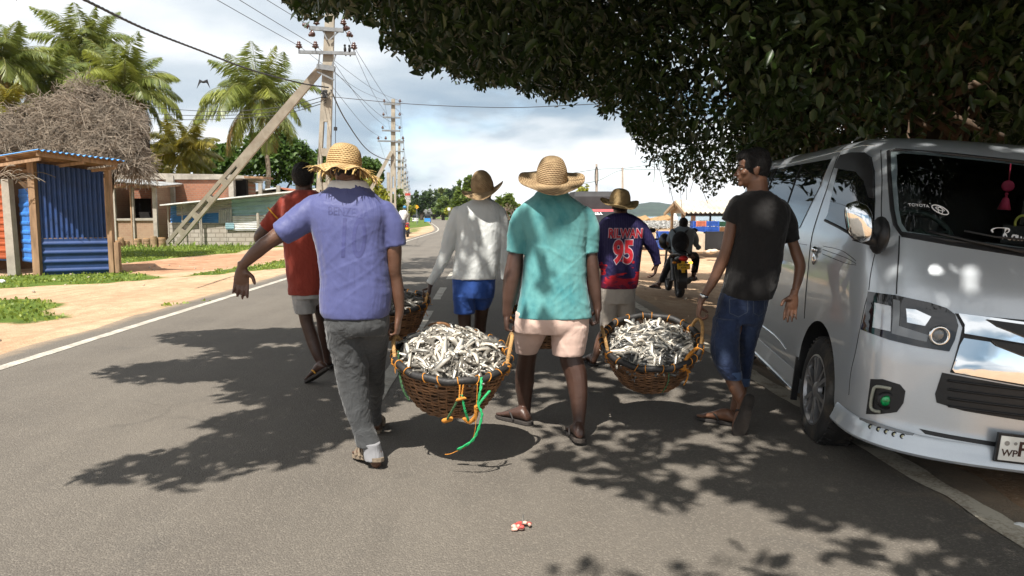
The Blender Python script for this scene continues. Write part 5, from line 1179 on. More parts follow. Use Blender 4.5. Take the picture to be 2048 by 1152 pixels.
# wheels
def wheel(y, sx):
    X = (lambda x: x) if sx < 0 else (lambda x: 2*XC-x)
    T = Matrix.Translation((X(.015), y, WR-.008)) @ Matrix.Rotation(-math.pi/2 if sx < 0 else math.pi/2, 4, 'Y')
    mb = MB(); mb.lathe([(.215, -.19), (.30, -.185), (.325, -.17), (.335, -.14), (.3365, -.10), (.335, -.05), (.325, -.02), (.30, .0), (.25, .008), (.222, .002), (.215, -.02)], 56, T)
    for k in range(44):
        a = 2*math.pi*k/44
        for z0, z1 in ((-.178, -.13), (-.065, -.012)): mb.bar(T @ Vector((.334*math.cos(a), .334*math.sin(a), z0)), T @ Vector((.331*math.cos(a+.05), .331*math.sin(a+.05), z1)), .020, .012, up=(T.to_3x3() @ Vector((math.cos(a), math.sin(a), 0))))
    w = thing_part('wheel', vroot)
    mb.build('tyre', TYRE, w, True, autos=40)
    mb = MB(); mb.lathe([(.218, -.02), (.222, .004), (.212, .006), (.200, -.012), (.196, -.10)], 48, T)
    for k in range(6):
        a0 = 2*math.pi*k/6+.2
        for da in (-.17, .17):
            mb.bar(T @ Vector((.05*math.cos(a0+da*.5), .05*math.sin(a0+da*.5), -.012)), T @ Vector((.206*math.cos(a0+da), .206*math.sin(a0+da), -.012)), .022, .026, up=T.to_3x3() @ Vector((0, 0, 1)), w1=.026)
    mb.lathe([(.001, .006), (.03, .004), (.055, -.006), (.06, -.03)], 20, T); mb.build('rim', ALLOY, w, True, autos=30)
    mb = MB(); mb.lathe([(.001, -.06), (.14, -.06), (.15, -.09)], 24, T); mb.build('brake_disc', VDARK, w, True)
def thing_part(name, parent):
    o = bpy.data.objects.new(name, None); COL.objects.link(o); o.parent = parent; ORG[o.name] = ORG.get(parent.name, Vector()); return o
for y in (WY, RY):
    for sx in (-1, 1): wheel(y, sx)
mb = MB(); mb.box((XC, 2.4, .26), (1.3, 3.9, .12)); mb.build('underbody', VDARK, vroot)
for sx in (-1, 1):
    mb = MB(); x = -.0+.01 if sx < 0 else 2*XC-.01
    mb.box((x, WY+.40, .30), (.04, .02, .30)); mb.build('mud_flap', VBLK, vroot)
# ------------------------------------------------------------ the big tree over the road
BARK = mat('fig_bark', (.055, .042, .032), .9, .35, 5, .8, 22, stretch=(1, 1, .35)); ROOTM = mat('aerial_root_bark', (.10, .068, .045), .9, .4, 9, .6, 40, stretch=(1, 1, .3))
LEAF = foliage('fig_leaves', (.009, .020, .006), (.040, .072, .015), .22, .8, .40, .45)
BND = [(560, -8), (575, 8), (590, 24), (605, 40), (640, 30), (690, 22), (718, 46), (757, 46), (775, 42), (762, 92), (790, 103), (820, 114), (830, 150), (850, 146), (857, 136), (893, 136), (908, 157), (944, 157), (950, 176), (990, 170), (1017, 168), (1028, 160), (1034, 186), (1072, 190), (1098, 197), (1119, 211), (1138, 204), (1163, 192), (1192, 204), (1205, 238), (1236, 221), (1254, 264), (1280, 294), (1284, 328), (1306, 342), (1325, 322), (1330, 352), (1347, 384), (1362, 388), (1380, 352), (1403, 368), (1413, 391), (1424, 402), (1436, 391), (1448, 368), (1465, 363), (1500, 372), (1560, 380), (2300, 400)]
bx, by = np.array(BND, float).T
SHADE = [(880, 512), (800, 517), (730, 540), (700, 560), (690, 600), (640, 640), (604, 656), (452, 659), (313, 668), (329, 683), (432, 696), (406, 714), (349, 722), (200, 737), (216, 753), (252, 763), (288, 766), (375, 762), (478, 760), (457, 781), (437, 799), (493, 807), (560, 811), (514, 820), (406, 837), (401, 858), (457, 863), (385, 886), (380, 902), (242, 914), (170, 945), (98, 968), (170, 967), (221, 974), (329, 953), (355, 956), (301, 986), (380, 990), (452, 967), (498, 939), (514, 922), (560, 932), (632, 927), (668, 889), (704, 868), (735, 838), (790, 806), (840, 790), (960, 792), (1040, 830), (1075, 880), (1051, 925), (1085, 938), (1128, 940), (1194, 956), (1200, 987), (1246, 994), (1307, 1020), (1338, 1017), (1389, 1002), (1358, 985), (1440, 971), (1461, 997), (1512, 992), (1542, 1022), (1568, 1033), (1614, 1053), (1660, 1040), (1716, 1053), (1757, 1058), (1819, 1068), (1870, 1089), (1921, 1109), (2048, 1145), (2400, 1240), (4200, 1240), (4200, 575), (1800, 528), (1560, 530), (1430, 534), (1300, 534), (1240, 520), (1100, 512), (1000, 514)]
SH2 = [[(1060, 1160), (1075, 1135), (1110, 1128), (1150, 1136), (1190, 1126), (1235, 1134), (1240, 1165)], [(1310, 1170), (1328, 1145), (1400, 1120), (1450, 1074), (1486, 1080), (1578, 1109), (1612, 1150), (1600, 1180)],
       [(1640, 1100), (1670, 1086), (1700, 1096), (1740, 1084), (1762, 1100), (1735, 1112), (1745, 1130), (1705, 1136), (1690, 1118), (1655, 1120)], [(1840, 1118), (1880, 1108), (1960, 1124), (2060, 1150), (2060, 1220), (1900, 1180), (1820, 1150)],]
LITE = [(1868, 905, 22, 7), (1902, 925, 20, 6), (1925, 902, 24, 7), (1960, 922, 20, 6), (1835, 915, 14, 5), (2060, 930, 22, 8), (1313, 820, 58, 13), (1365, 805, 22, 7), (1425, 880, 62, 20), (1327, 915, 26, 9), (1385, 948, 62, 20), (1465, 935, 24, 9), (1500, 905, 26, 9), (1120, 640, 40, 6), (1090, 770, 35, 7), (1110, 800, 28, 7), (1085, 835, 26, 8), (560, 690, 60, 5), (470, 715, 45, 5), (640, 800, 34, 6), (690, 835, 30, 6),
        (1180, 850, 34, 8), (1700, 1000, 22, 7), (1640, 930, 24, 7), (1560, 880, 22, 6), (1024, 723, 18, 5.5), (993, 738, 13, 6), (1047, 735, 14, 7), (800, 700, 60, 6), (870, 540, 60, 2.5), (850, 551, 70, 2.5), (800, 566, 50, 3), (960, 533, 50, 2), (1330, 563, 60, 3), (1420, 548, 50, 2.5), (1290, 553, 26, 2), (1460, 600, 40, 4), (1570, 700, 36, 5), 
        (1150, 890, 22, 8), (1230, 750, 16, 5), (1345, 700, 30, 10), (1320, 715, 20, 7), (1240, 900, 26, 8), (1290, 962, 22, 8), (1905, 640, 70, 9), (1990, 620, 60, 8), (1800, 600, 60, 8), (1720, 690, 40, 8), (1850, 680, 40, 6), (1600, 1010, 30, 8), (1500, 640, 26, 4), (1620, 640, 40, 5), (2060, 700, 60, 10)]
SEMI = [([(1020, 700), (1300, 700), (1300, 900), (1020, 900)], .50), ([(860, 640), (1100, 640), (1100, 790), (860, 790)], .84), ([(600, 640), (880, 640), (880, 800), (650, 800)], .62), ([(1080, 520), (1480, 520), (1480, 640), (1080, 640)], .75), ([(1150, 650), (1420, 650), (1420, 780), (1150, 780)], .95)]
def shade_keep(C, jit=.0, seed=0):
    gx = C[:, 0]+.23*C[:, 2]; gy = C[:, 1]+.58*C[:, 2]
    if jit: gx = gx+np.random.normal(0, jit, gx.shape); gy = gy+np.random.normal(0, jit, gy.shape)
    keep = np.zeros(gx.shape); ok = gy > .35
    dep = np.where(ok, gy*CT+CAMZ*ST, 1); px = 1024+F*gx/dep; py = 576-F*(gy*ST-CAMZ*CT)/dep
    k = inpoly(px, py, SHADE)
    for q in SH2: k |= inpoly(px, py, q)
    keep = np.where(ok, k, False).astype(float)
    if False: keep[(gx > 2.3) & (gy < 18)] = np.maximum(keep[(gx > 2.3) & (gy < 18)], ((py[(gx > 2.3) & (gy < 18)] < 1080) | (gx[(gx > 2.3) & (gy < 18)] > 3)).astype(float))
    for (a, b, ra, rb) in LITE:
        e = ((px-a)/ra)**2+((py-b)/rb)**2; keep[ok & (e < 1)] = 0
    for q, pr in SEMI: keep[ok & inpoly(px, py, q)] *= pr
    return keep
def img_keep(C, jit=8.0, far=0):
    dep = C[:, 1]*CT-(C[:, 2]-CAMZ)*ST; ok = dep > .3; d = np.where(ok, dep, 1)
    px = 1024+F*C[:, 0]/d; py = 576-F*(C[:, 1]*ST+(C[:, 2]-CAMZ)*CT)/d
    lim = np.interp(px, bx, by)+np.random.normal(0, jit, px.shape)
    return (~ok) | (py < -14) | ((py < lim) & (px > 555)), px, py
big = thing('fig_tree', 'huge dark fig tree with hanging aerial roots spreading its crown over the road and van', 'tree', RD(6.8, 11.5, -.1))
def crown_clusters(n, lo, hi, xr, yr_):
    C = np.stack([np.random.uniform(*xr, n), np.random.uniform(*yr_, n), np.random.uniform(lo, hi, n)], 1)
    return C
def make_leaves(C, per, rad, ln, wd, name, simple=False, imj=7.0, shj=.05):
    n = len(C); L0 = np.repeat(C, per, 0)+np.random.normal(0, 1, (n*per, 3))*np.array([rad, rad, rad*.75])
    k1, px, py = img_keep(L0, imj); k2 = shade_keep(L0, shj)
    sel = k1 & (np.random.rand(len(L0)) < k2)
    if simple: sel &= ~((py > -90) & (px > 100) & (px < 2250) & (L0[:, 1] < (11 if ln < .3 else 15)) & (L0[:, 1] > 0))
    L0 = L0[sel]; m_ = len(L0)
    D_ = rand_dirs(m_)*.8+np.array([0, 0, -.55]); U = rand_dirs(m_)*.8+np.array([0, 0, 1.0])
    l = ln*np.random.uniform(.7, 1.25, m_); w = wd*np.random.uniform(.75, 1.2, m_)
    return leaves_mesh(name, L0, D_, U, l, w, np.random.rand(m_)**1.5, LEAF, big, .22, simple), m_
# lower, visible part of the crown
C = crown_clusters(60000, 2.1, 6.6, (-8, 15), (-3, 22))
ok, px, py = img_keep(C, 14); nb = np.array([noise.noise(Vector(c*.55)) for c in C]); xr_ = C[:, 0]*math.cos(YAW)+C[:, 1]*math.sin(YAW)
hmin = np.where(xr_ > 4.2, 2.0, np.where(xr_ > 2.0, 2.25, 2.7))
keep = ok & (shade_keep(C) > .3) & (C[:, 2] > hmin) & (nb > -.16) & (np.hypot(C[:, 0]-1.2, C[:, 1]-3.2) > 2.0)
keep &= ~((C[:, 2] < 2.75) & (C[:, 1] < 5.2) & (xr_ < 6))
C = C[keep]; vis = (py[keep] > -60); near_ = C[:, 1] > 0
Cv = C[vis & near_]; Co = C[~(vis & near_)]
np.random.shuffle(Cv); np.random.shuffle(Co)
Cv = Cv[:3500]; Co = Co[:5200]
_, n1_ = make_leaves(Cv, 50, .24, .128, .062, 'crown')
_, n2_ = make_leaves(Co, 30, .30, .19, .10, 'crown', True)  # unseen leaves overhead, cut to shape the shade and sun patches below
C = crown_clusters(9000, 6.0, 8.6, (-9, 17), (-6, 21)); ok, px, py = img_keep(C, 14); 
er = ok & (shade_keep(C) > .3)
for o_ in ((.6, 0, 0), (-.6, 0, 0), (0, .6, 0), (0, -.6, 0)): er &= shade_keep(C+np.array(o_)) > .3
C = C[er]; np.random.shuffle(C)
_, n3_ = make_leaves(C[:3000], 16, .42, .34, .20, 'crown', True)  # upper layer, mostly out of view, thickened to deepen the shade
print('leaves', len(Cv), len(Co), len(C), n1_, n2_, n3_)
rt = random.Random(4)
mb = MB(); tb = RD(6.8, 11.5, -.1)
for i in range(9):
    a = i*.7; o = Vector((math.cos(a)*rt.uniform(.1, .55), math.sin(a)*rt.uniform(.1, .5), 0)); q = [tb+o*1.5, tb+o+Vector((0, 0, 1.2)), tb+o*.8+Vector((rt.uniform(-.2, .2), 0, 2.6)), tb+o*1.3+Vector((rt.uniform(-.5, .5), rt.uniform(-.3, .3), 4.6))]
    mb.tube(spline(q, 14), [.34-.012*k for k in range(13)], 10)
mb.build('trunk', BARK, big, True)
for i, (ex, ey, ez) in enumerate(((-4.2, 9, 5.6), (-2.5, 13, 6.3), (0, 7, 5.0), (3.5, 3, 4.6), (1.5, 16, 5.0), (5, 18, 5.4), (9.5, 7, 5.2), (2.2, 10, 4.4), (4.0, 7.0, 3.6), (0.5, 3.0, 5.6), (12, 13, 6))):
    q = [tb+Vector((0, 0, 3.2+.15*i)), tb.lerp(Vector((ex, ey, ez)), .35)+Vector((0, 0, 3.4)), tb.lerp(Vector((ex, ey, ez)), .72)+Vector((rt.uniform(-.4, .4), 0, 1.5)), Vector((ex, ey, ez))]
    pts = [Vector(p) for p in spline(q, 18)]; k1, _, _ = img_keep(np.array([tuple(p) for p in pts]), 0); k2 = shade_keep(np.array([tuple(p) for p in pts]))
    n = next((j for j in range(len(pts)) if not k1[j]), len(pts))
    if n < 4: continue
    mb = MB(); mb.tube(pts[:n], [max(.03, .20*(1-j/20)) for j in range(n)], 8)
    for j in range(3, n-1, 2):
        d_ = Vector((rt.gauss(0, 1), rt.gauss(0, 1), rt.gauss(.1, .4))).normalized()*rt.uniform(.5, 1.3); e = pts[j]+d_
        if img_keep(np.array([tuple(e)]), 0)[0][0]: mb.tube(spline([pts[j], pts[j]+d_*.5+Vector((0, 0, .1)), e], 8), [.035, .03, .026, .022, .018, .014, .01, .008, .006], 5)
    mb.build('branch', BARK, big, True)
for i in range(46):
    px = rt.choice([rt.uniform(1640, 1720), rt.uniform(1770, 1960), rt.uniform(1790, 1930), rt.uniform(1500, 2040)]); d = rt.uniform(8.5, 12.5); p = P(px, 300, d); z1 = rt.uniform(3.4, 5.5); z0 = rt.choice([0, 0, rt.uniform(.8, 2.0)]) if d > 9.6 else rt.uniform(2.15, 2.6)
    q = [Vector((p.x+rt.gauss(0, .06)*k, d+rt.gauss(0, .05), lerp(z1, z0, k/5))) for k in range(6)]; r = rt.choice([.012, .02, .035, .06]) if 1770 < px < 1960 else rt.choice([.008, .014, .022])
    mb = MB(); mb.tube(spline(q, 16), [r*rt.uniform(.85, 1.1) for _ in range(16)][:16], 6); mb.build('aerial_root', ROOTM, big, True)
for i in range(14):
    px = rt.uniform(1260, 1460); d = rt.uniform(11, 14); y0 = float(np.interp(px, bx, by))-30; p = P(px, y0, d); q = [p, p+Vector((rt.gauss(0, .06), 0, -.15)), p+Vector((rt.gauss(0, .12), 0, -rt.uniform(.25, .6)))]
    mb = MB(); mb.tube(spline(q, 8), .004, 4); mb.build('hanging_twig', ROOTM, big)

# ------------------------------------------------------------ palms
PALM = foliage('palm_leaves', (.030, .062, .014), (.25, .27, .050), .32, .35, .42, .4, dead=(.20, .125, .055)); PALMY = foliage('yellowing_palm_leaves', (.06, .075, .012), (.28, .23, .035), .35, .35, .45, .4); PTRUNK = mat('palm_trunk_bark', (.22, .175, .13), .9, .25, 3, .6, 14, stretch=(1, 1, 3)); COCO = mat('orange_coconut', (.36, .15, .03), .6, .3); PETI = mat('palm_midrib', (.17, .17, .045), .7, .3)
def palm(label, cx, cy, d, rpx, seed, nfr=26, lean=0.0, yel=.2, base_px=None, nuts=0, upright=.5):
    r_ = random.Random(seed); c = P(cx, cy, d); Rr = rpx*d/F
    bp = base_px if base_px is not None else cx-lean
    b = Vector(((bp-1024)/F*d, d, -.05)); t = thing('coconut_palm', label, 'palm', b, group='coconut palms behind the sheds')
    q = spline([b, b.lerp(c, .4)+Vector((lean*.004*d*.3, 0, 0)), c-Vector((0, 0, .35))], 16); hgt = c.z
    mb = MB(); mb.tube([Vector(p) for p in q], [lerp(.20, .12, i/15) for i in range(len(q))], 9); mb.build('trunk', PTRUNK, t, True)
    Cs = []; Ds = []; Us = []; Ls = []; Ws = []; Rn = []; rib = MB(); ripy = []
    nfr += 6
    for i in range(nfr):
        az = i*2.39996+r_.uniform(-.3, .3); u = (i+.5)/nfr; el = math.radians(lerp(84, -38, u**(.8+upright*.35))+r_.uniform(-8, 8)); Lr = Rr*r_.uniform(1.0, 1.35)*(1.0 if u > .2 else .85); droop = r_.uniform(1.0, 1.9)*(.6 if u < .2 else 1)
        h = Vector((math.cos(az), math.sin(az), 0)); p = c.copy(); pts = [p.copy()]; ns = 16
        for j in range(ns):
            e = el-droop*(j/ns)**1.4; p = p+(h*math.cos(e)+Vector((0, 0, 1))*math.sin(e))*Lr/ns; pts.append(p.copy())
        rib.tube(pts, [.035*(1-k/(ns+3)) for k in range(ns+1)], 4)
        side = h.cross(Vector((0, 0, 1))).normalized(); y_ = 1 if r_.random() < yel*(u+.3) else 0; nl = 64
        wind = Vector((.25, 0, -.1))
        for k in range(nl):
            s = .10+.9*k/nl; fi = s*ns; i0 = min(int(fi), ns-1); pp = pts[i0].lerp(pts[i0+1], fi-i0); tg = (pts[i0+1]-pts[i0]).normalized()
            ll = Rr*.40*(math.sin(math.pi*min(1, .18+.82*s))**.6)*r_.uniform(.8, 1.1)
            for sg in (-1, 1):
                dv = (side*sg*.8+tg*.60+Vector((0, 0, -.62-.45*u))+wind*.3+Vector((r_.gauss(0, .12), r_.gauss(0, .12), r_.gauss(0, .12)))).normalized()
                Cs.append(pp+dv*ll*.5); Ds.append(dv); Us.append(tg.cross(dv)); Ls.append(ll); Ws.append(.050+.030*r_.random()); Rn.append(1.0 if u > .93 else min(.94, r_.random()*.45+.25*u+(.45 if y_ else 0)))
    cr = leaves_mesh('crown', np.array([tuple(v) for v in Cs]), np.array([tuple(v) for v in Ds]), np.array([tuple(v) for v in Us]), np.array(Ls), np.array(Ws)*d/42, np.array(Rn), PALMY if yel > .4 else PALM, t, .1, True)
    rib.build('midribs', PETI, t)
    for k in range(nuts):
        mb = MB(); a = k*1.1; mb.sphere(c+Vector((math.cos(a)*.45, math.sin(a)*.4, -.35-.18*(k % 3))), (.15, .15, .19), 8, 6); mb.build('coconut', COCO, t, True)
    return t
palm('coconut palm with bright arching fronds rising behind the dead vine mound', 250, 172, 44, 104, 1, 30, -18, .30, 273, 3)
palm('tallest coconut palm at upper left, its fronds standing upright', 168, 96, 55, 100, 2, 28, 4, .1, None, 2, .1)
palm('dense coconut palm left of the tallest one', 92, 158, 50, 84, 3, 28, 0, .12, None, 0, .1)
palm('coconut palm at the left border of the view', 2, 122, 46, 92, 4, 26, -6, .15)
palm('low yellowish coconut palm at the left border above the shed', 6, 222, 40, 62, 5, 20, 0, .55)
palm('lone coconut palm with orange nuts behind the slanting pole', 517, 196, 48, 112, 6, 28, 18, .22, 497, 7)
palm('short yellow-green coconut palm above the brick building', 362, 302, 50, 80, 7, 24, 0, .5)
palm('coconut palm half hidden behind the bright palm', 205, 232, 58, 82, 8, 22, 0, .2)
palm('tiny palm rising above the far wood at the road bend', 882, 388, 330, 16, 9, 16, 0, .0)

# ------------------------------------------------------------ leafy trees and bushes
GREENT = foliage('green_tree_leaves', (.018, .045, .010), (.085, .150, .022), .3, .5); LIME = foliage('lime_tree_leaves', (.075, .105, .012), (.30, .29, .030), .35, .4); DARKT = foliage('far_dark_leaves', (.014, .030, .010), (.050, .085, .020), .25, .08); MIDT = foliage('mid_tree_leaves', (.030, .060, .012), (.14, .19, .03), .3, .2)
def leaf_tree(label, cat, blobs, d, n, ls, material, seed, trunk_px=None, group=None, name='leafy_tree', depth=.8):
    """blobs: (px, py, rx_px, ry_px) at distance d"""
    rs = np.random.RandomState(seed); r_ = random.Random(seed); cx = sum(b[0] for b in blobs)/len(blobs); tx = trunk_px if trunk_px is not None else cx
    base = Vector(((tx-1024)/F*d, d, -.05)); t = thing(name, label, cat, base, group=group); mb = MB()
    top = min(b[1] for b in blobs); cs = []
    for b in blobs:
        c = P(b[0], b[1], d+r_.uniform(-.4, .4)*b[2]*d/F); q = spline([base, base.lerp(c, .45)+Vector((0, 0, .1)), c], 10); mb.tube(q, [lerp(.10, .03, i/len(q))*max(.5, d/45) for i in range(len(q))], 6); cs.append((c, b[2]*d/F, b[3]*d/F))
    mb.build('trunk', BARK, t, True)
    A = np.array([b[2]*b[3] for b in blobs], float); cnt = (A/A.sum()*n).astype(int); Cl = []
    for (c, rx, rz), k in zip(cs, cnt):
        sub = max(6, k//45); v = rs.normal(size=(sub, 3)); v /= np.linalg.norm(v, axis=1)[:, None]; v *= (rs.uniform(.35, 1.0, (sub, 1)))**.5
        sc = np.array(tuple(c))+v*np.array([rx, rx*depth, rz]); Cl.append(np.repeat(sc, k//sub+1, 0)+rs.normal(0, 1, (sub*(k//sub+1), 3))*np.array([rx, rx*depth, rz])*.17)
    C = np.concatenate(Cl); C = C[C[:, 2] > .1]; m_ = len(C)
    leaves_mesh('crown', C, rs.normal(size=(m_, 3))+np.array([0, 0, -.3]), rs.normal(size=(m_, 3))+np.array([0, -.3, .9]), ls*rs.uniform(.7, 1.3, m_), ls*.6*rs.uniform(.7, 1.3, m_), rs.rand(m_), material, t, .2, True); return t
leaf_tree('broad green tree behind the lone palm and brick building', 'tree', [(560, 325, 46, 42), (520, 300, 30, 30), (605, 320, 24, 34), (470, 330, 38, 34), (575, 285, 26, 22), (440, 318, 30, 26)], 58, 9000, .42, GREENT, 11)
leaf_tree('dark green tree between the shed and the short palm', 'tree', [(225, 318, 34, 40), (300, 320, 40, 34), (400, 330, 26, 22)], 62, 5000, .45, DARKT, 12)
leaf_tree('dark green tree beside the concrete pole, behind the straw hat', 'tree', [(648, 345, 24, 36), (632, 330, 12, 18)], 66, 2500, .4, GREENT, 13)
leaf_tree('feathery green tree right of the fresh straw hat', 'tree', [(738, 335, 22, 18), (722, 345, 18, 22), (752, 350, 14, 20)], 64, 3000, .38, GREENT, 14, 742)
leaf_tree('yellow-green roadside tree behind the slanting brace', 'tree', [(735, 385, 30, 26), (712, 390, 16, 26), (760, 400, 20, 22)], 60, 4000, .34, LIME, 15)
leaf_tree('bright green roadside tree beside the far utility poles', 'tree', [(785, 412, 18, 20), (798, 400, 12, 18), (770, 415, 14, 16)], 82, 3000, .36, MIDT, 16)
leaf_tree('low lime bush at the foot of the far poles', 'bush', [(806, 422, 12, 11), (824, 420, 8, 9)], 110, 1200, .34, LIME, 17, name='bush')
for i, (lb, bl, d, n, mt) in enumerate((('dark round tree at the road bend, left of the three-wheeler', [(838, 410, 13, 22), (850, 400, 12, 16)], 260, 1800, DARKT), ('tall dark tree at the road bend behind the three-wheeler', [(866, 398, 16, 20), (872, 412, 18, 16)], 300, 2200, DARKT),
        ('mid green tree right of the three-wheeler', [(890, 412, 18, 16), (884, 420, 20, 10)], 250, 2000, MIDT), ('dark tree right of the tiny palm', [(905, 398, 16, 18)], 290, 1500, DARKT), ('pale green tree left of the curled straw hat', [(926, 378, 10, 16), (934, 395, 16, 24), (918, 400, 12, 18), (940, 365, 10, 12)], 120, 3600, MIDT), ('small bright bush beside the far road, left of the white shirt', [(905, 424, 14, 9), (922, 425, 12, 9)], 170, 1200, LIME))):
    leaf_tree(lb, 'tree' if 'tree' in lb else 'bush', bl, d, n, .0042*d+.1, mt, 30+i, name='leafy_tree' if 'tree' in lb else 'bush')
leaf_tree('bushy green tree between the white shirt and the teal shirt', 'tree', [(1005, 412, 16, 22), (1018, 405, 12, 18), (1000, 425, 16, 14), (1030, 418, 12, 12)], 66, 3500, .3, MIDT, 41, 1008)
leaf_tree('yellow bush between the teal shirt and the truck', 'bush', [(1166, 392, 14, 18), (1158, 400, 10, 18)], 40, 1600, .2, LIME, 42, name='bush')
# far wood
rs = np.random.RandomState(5); n = 9000; px = rs.uniform(690, 965, n); tp_ = np.interp(px, [690, 760, 830, 850, 870, 900, 930, 965], [405, 400, 396, 388, 392, 396, 404, 412])+4*np.sin(px*.22)+3*np.sin(px*.61+1); f_ = rs.rand(n)**.7; py = lerp(tp_, 431, f_); d = rs.uniform(345, 400, n)
C = np.array([tuple(P(a, b, c_)) for a, b, c_ in zip(px, py, d)])
wood = leaves_mesh('far_wood', C, rs.normal(size=(n, 3)), rs.normal(size=(n, 3))+np.array([0, -.5, .8]), rs.uniform(1.6, 3.4, n), rs.uniform(1.2, 2.4, n), rs.rand(n), DARKT, None, .2, True); tag(wood, 'dark far wood where the road bends away', 'wood', kind='stuff')
n = 5000; px = rs.uniform(960, 1300, n); tp_ = np.interp(px, [960, 1020, 1060, 1150, 1300], [420, 424, 428, 430, 434]); py = lerp(tp_, 437, rs.rand(n)); C = np.array([tuple(P(a, b, c_)) for a, b, c_ in zip(px, py, rs.uniform(140, 165, n))]); C = C[C[:, 2] > -.3]; n = len(C)
# bare tree
t = thing('bare_tree', 'leafless pale tree between the curled straw hat and the teal shirt', 'tree', Vector(((1022-1024)/F*62, 62, 0))); mb = MB(); r_ = random.Random(3)
def twig(p, d, l, r, n):
    e = p+d*l; mb.tube([p, p.lerp(e, .5)+Vector((r_.gauss(0, .04), 0, r_.gauss(0, .04)))*l, e], [r, r*.8, r*.6], 4)
    if n:
        for _ in range(3): twig(p.lerp(e, r_.uniform(.5, 1)), (d+Vector((r_.gauss(0, .55), r_.gauss(0, .4), r_.gauss(.1, .3)))).normalized(), l*r_.uniform(.55, .8), r*.6, n-1)
twig(Vector(((1022-1024)/F*62, 62, 0)), Vector((.05, 0, 1)), 1.2, .09, 5); mb.build('branches', mat('pale_bark', (.24, .18, .15), .9, .2), t)
# roadside grass, far right, and the tufts on the left verge
def grass(name, polys, n, h, label, seed, mt):
    rs = np.random.RandomState(seed); allp = []
    for q in polys:
        q = np.array(q); a, b = q.min(0), q.max(0); ar = (b-a).prod(); P_ = rs.uniform(a, b, (int(n*ar), 2)); P_ = P_[inpoly(P_[:, 0], P_[:, 1], [tuple(x) for x in q])]; allp.append(P_)
    A = np.concatenate(allp); nb = np.array([noise.noise(Vector((x*.9, y*.9, 3)))+.6*noise.noise(Vector((x*3, y*3, 8))) for x, y in A]); A = A[nb > -.18]; m_ = len(A)
    hh = h*rs.uniform(.5, 1.5, m_); z = np.array([gz(x, y) for x, y in A]); Dv = rs.normal(0, .45, (m_, 3)); Dv[:, 2] = 1
    C = np.stack([A[:, 0], A[:, 1], z+hh*.45], 1); o = leaves_mesh(name, C, Dv, rs.normal(size=(m_, 3)), hh, .035+.03*rs.rand(m_), rs.rand(m_), mt, None, .1, True); tag(o, label, 'grass', kind='stuff')
GRASS = foliage('verge_grass', (.085, .130, .022), (.28, .34, .06), .35, .6)
grass('verge_grass', GRW[:4]+[GRW[5]], 130, .055, 'short green grass growing in strips on the left verge', 3, GRASS)
WEED = foliage('leafy_weeds', (.07, .12, .02), (.27, .36, .07), .35, .6)
grass('leafy_weeds', gpoly([[(225, 497), (330, 490), (420, 492), (480, 490), (560, 488), (480, 497), (380, 503), (230, 510)]]), 16, .20, 'taller leafy weeds under the slanting pole', 4, WEED)
# dead vine mound
VINE = mat('dead_vine_twigs', (.215, .178, .138), .95, .4, 3); VINED = mat('dead_vine_mass', (.095, .072, .052), .98, .5, 3, .9, 8)
t = thing('dead_vine_mound', 'tall mound of dry grey-brown dead vines behind the blue shed', 'vines', Vector((-14.5, 25, 0)))
prof = [(-160, 262), (-60, 250), (0, 246), (30, 228), (60, 220), (110, 200), (145, 184), (160, 170), (172, 163), (183, 170), (196, 192), (230, 208), (262, 213), (282, 226), (292, 248), (288, 290), (272, 330)]
def mound(u, w):
    px = lerp(-160, 290, u); pt = float(np.interp(px, [p[0] for p in prof], [p[1] for p in prof])); py = lerp(pt, 480, w)
    if px > 170: py = lerp(pt, lerp(480, 335, sm(min(1, (px-170)/40))), w)
    d = 24+1.7*(1-w)**2-.7*math.sin(math.pi*u*3)*.3+.5*noise.noise(Vector((u*14, w*6, 0))); return P(px, py, d)
mb = MB(); nu_, nv_ = 70, 24; fr_ = [[mound(i/nu_, j/nv_) for j in range(nv_+1)] for i in range(nu_+1)]
mb.grid(lambda u, v: fr_[round(u*nu_)][round(v*nv_)]+Vector((0, .25, -.06)), nu_, nv_); mb.grid(lambda u, v: fr_[round(u*nu_)][round(v*nv_)]+Vector((0, .9, -.10)), nu_, nv_)
mb.grid(lambda u, v: fr_[round(u*nu_)][0]+Vector((0, .25+.65*v, -.06-.04*v)), nu_, 1); mb.grid(lambda u, v: fr_[nu_][round(u*nv_)]+Vector((0, .25+.65*v, -.06-.04*v)), nv_, 1); mb.build('vine_mass', VINED, t, True)
mb = MB(); r_ = random.Random(9)
for i in range(14000):
    u, w = r_.random(), r_.random()**1.2; p = mound(u, w*(.8 if u < .8 else 1.0))+Vector((0, -r_.uniform(.0, .3), r_.uniform(-.05, .16))); d_ = Vector((r_.gauss(0, 1), r_.gauss(0, .35), r_.gauss(-.15, .8))).normalized(); l = r_.uniform(.25, .8)
    q = [p, p+d_*l*.5+Vector((r_.gauss(0, .10), r_.gauss(0, .06), r_.gauss(0, .10))), p+d_*l+Vector((0, 0, -.14))]; mb.tube(q, .006+.005*r_.random(), 3, cap=False)
mb.build('twigs', VINE, t)
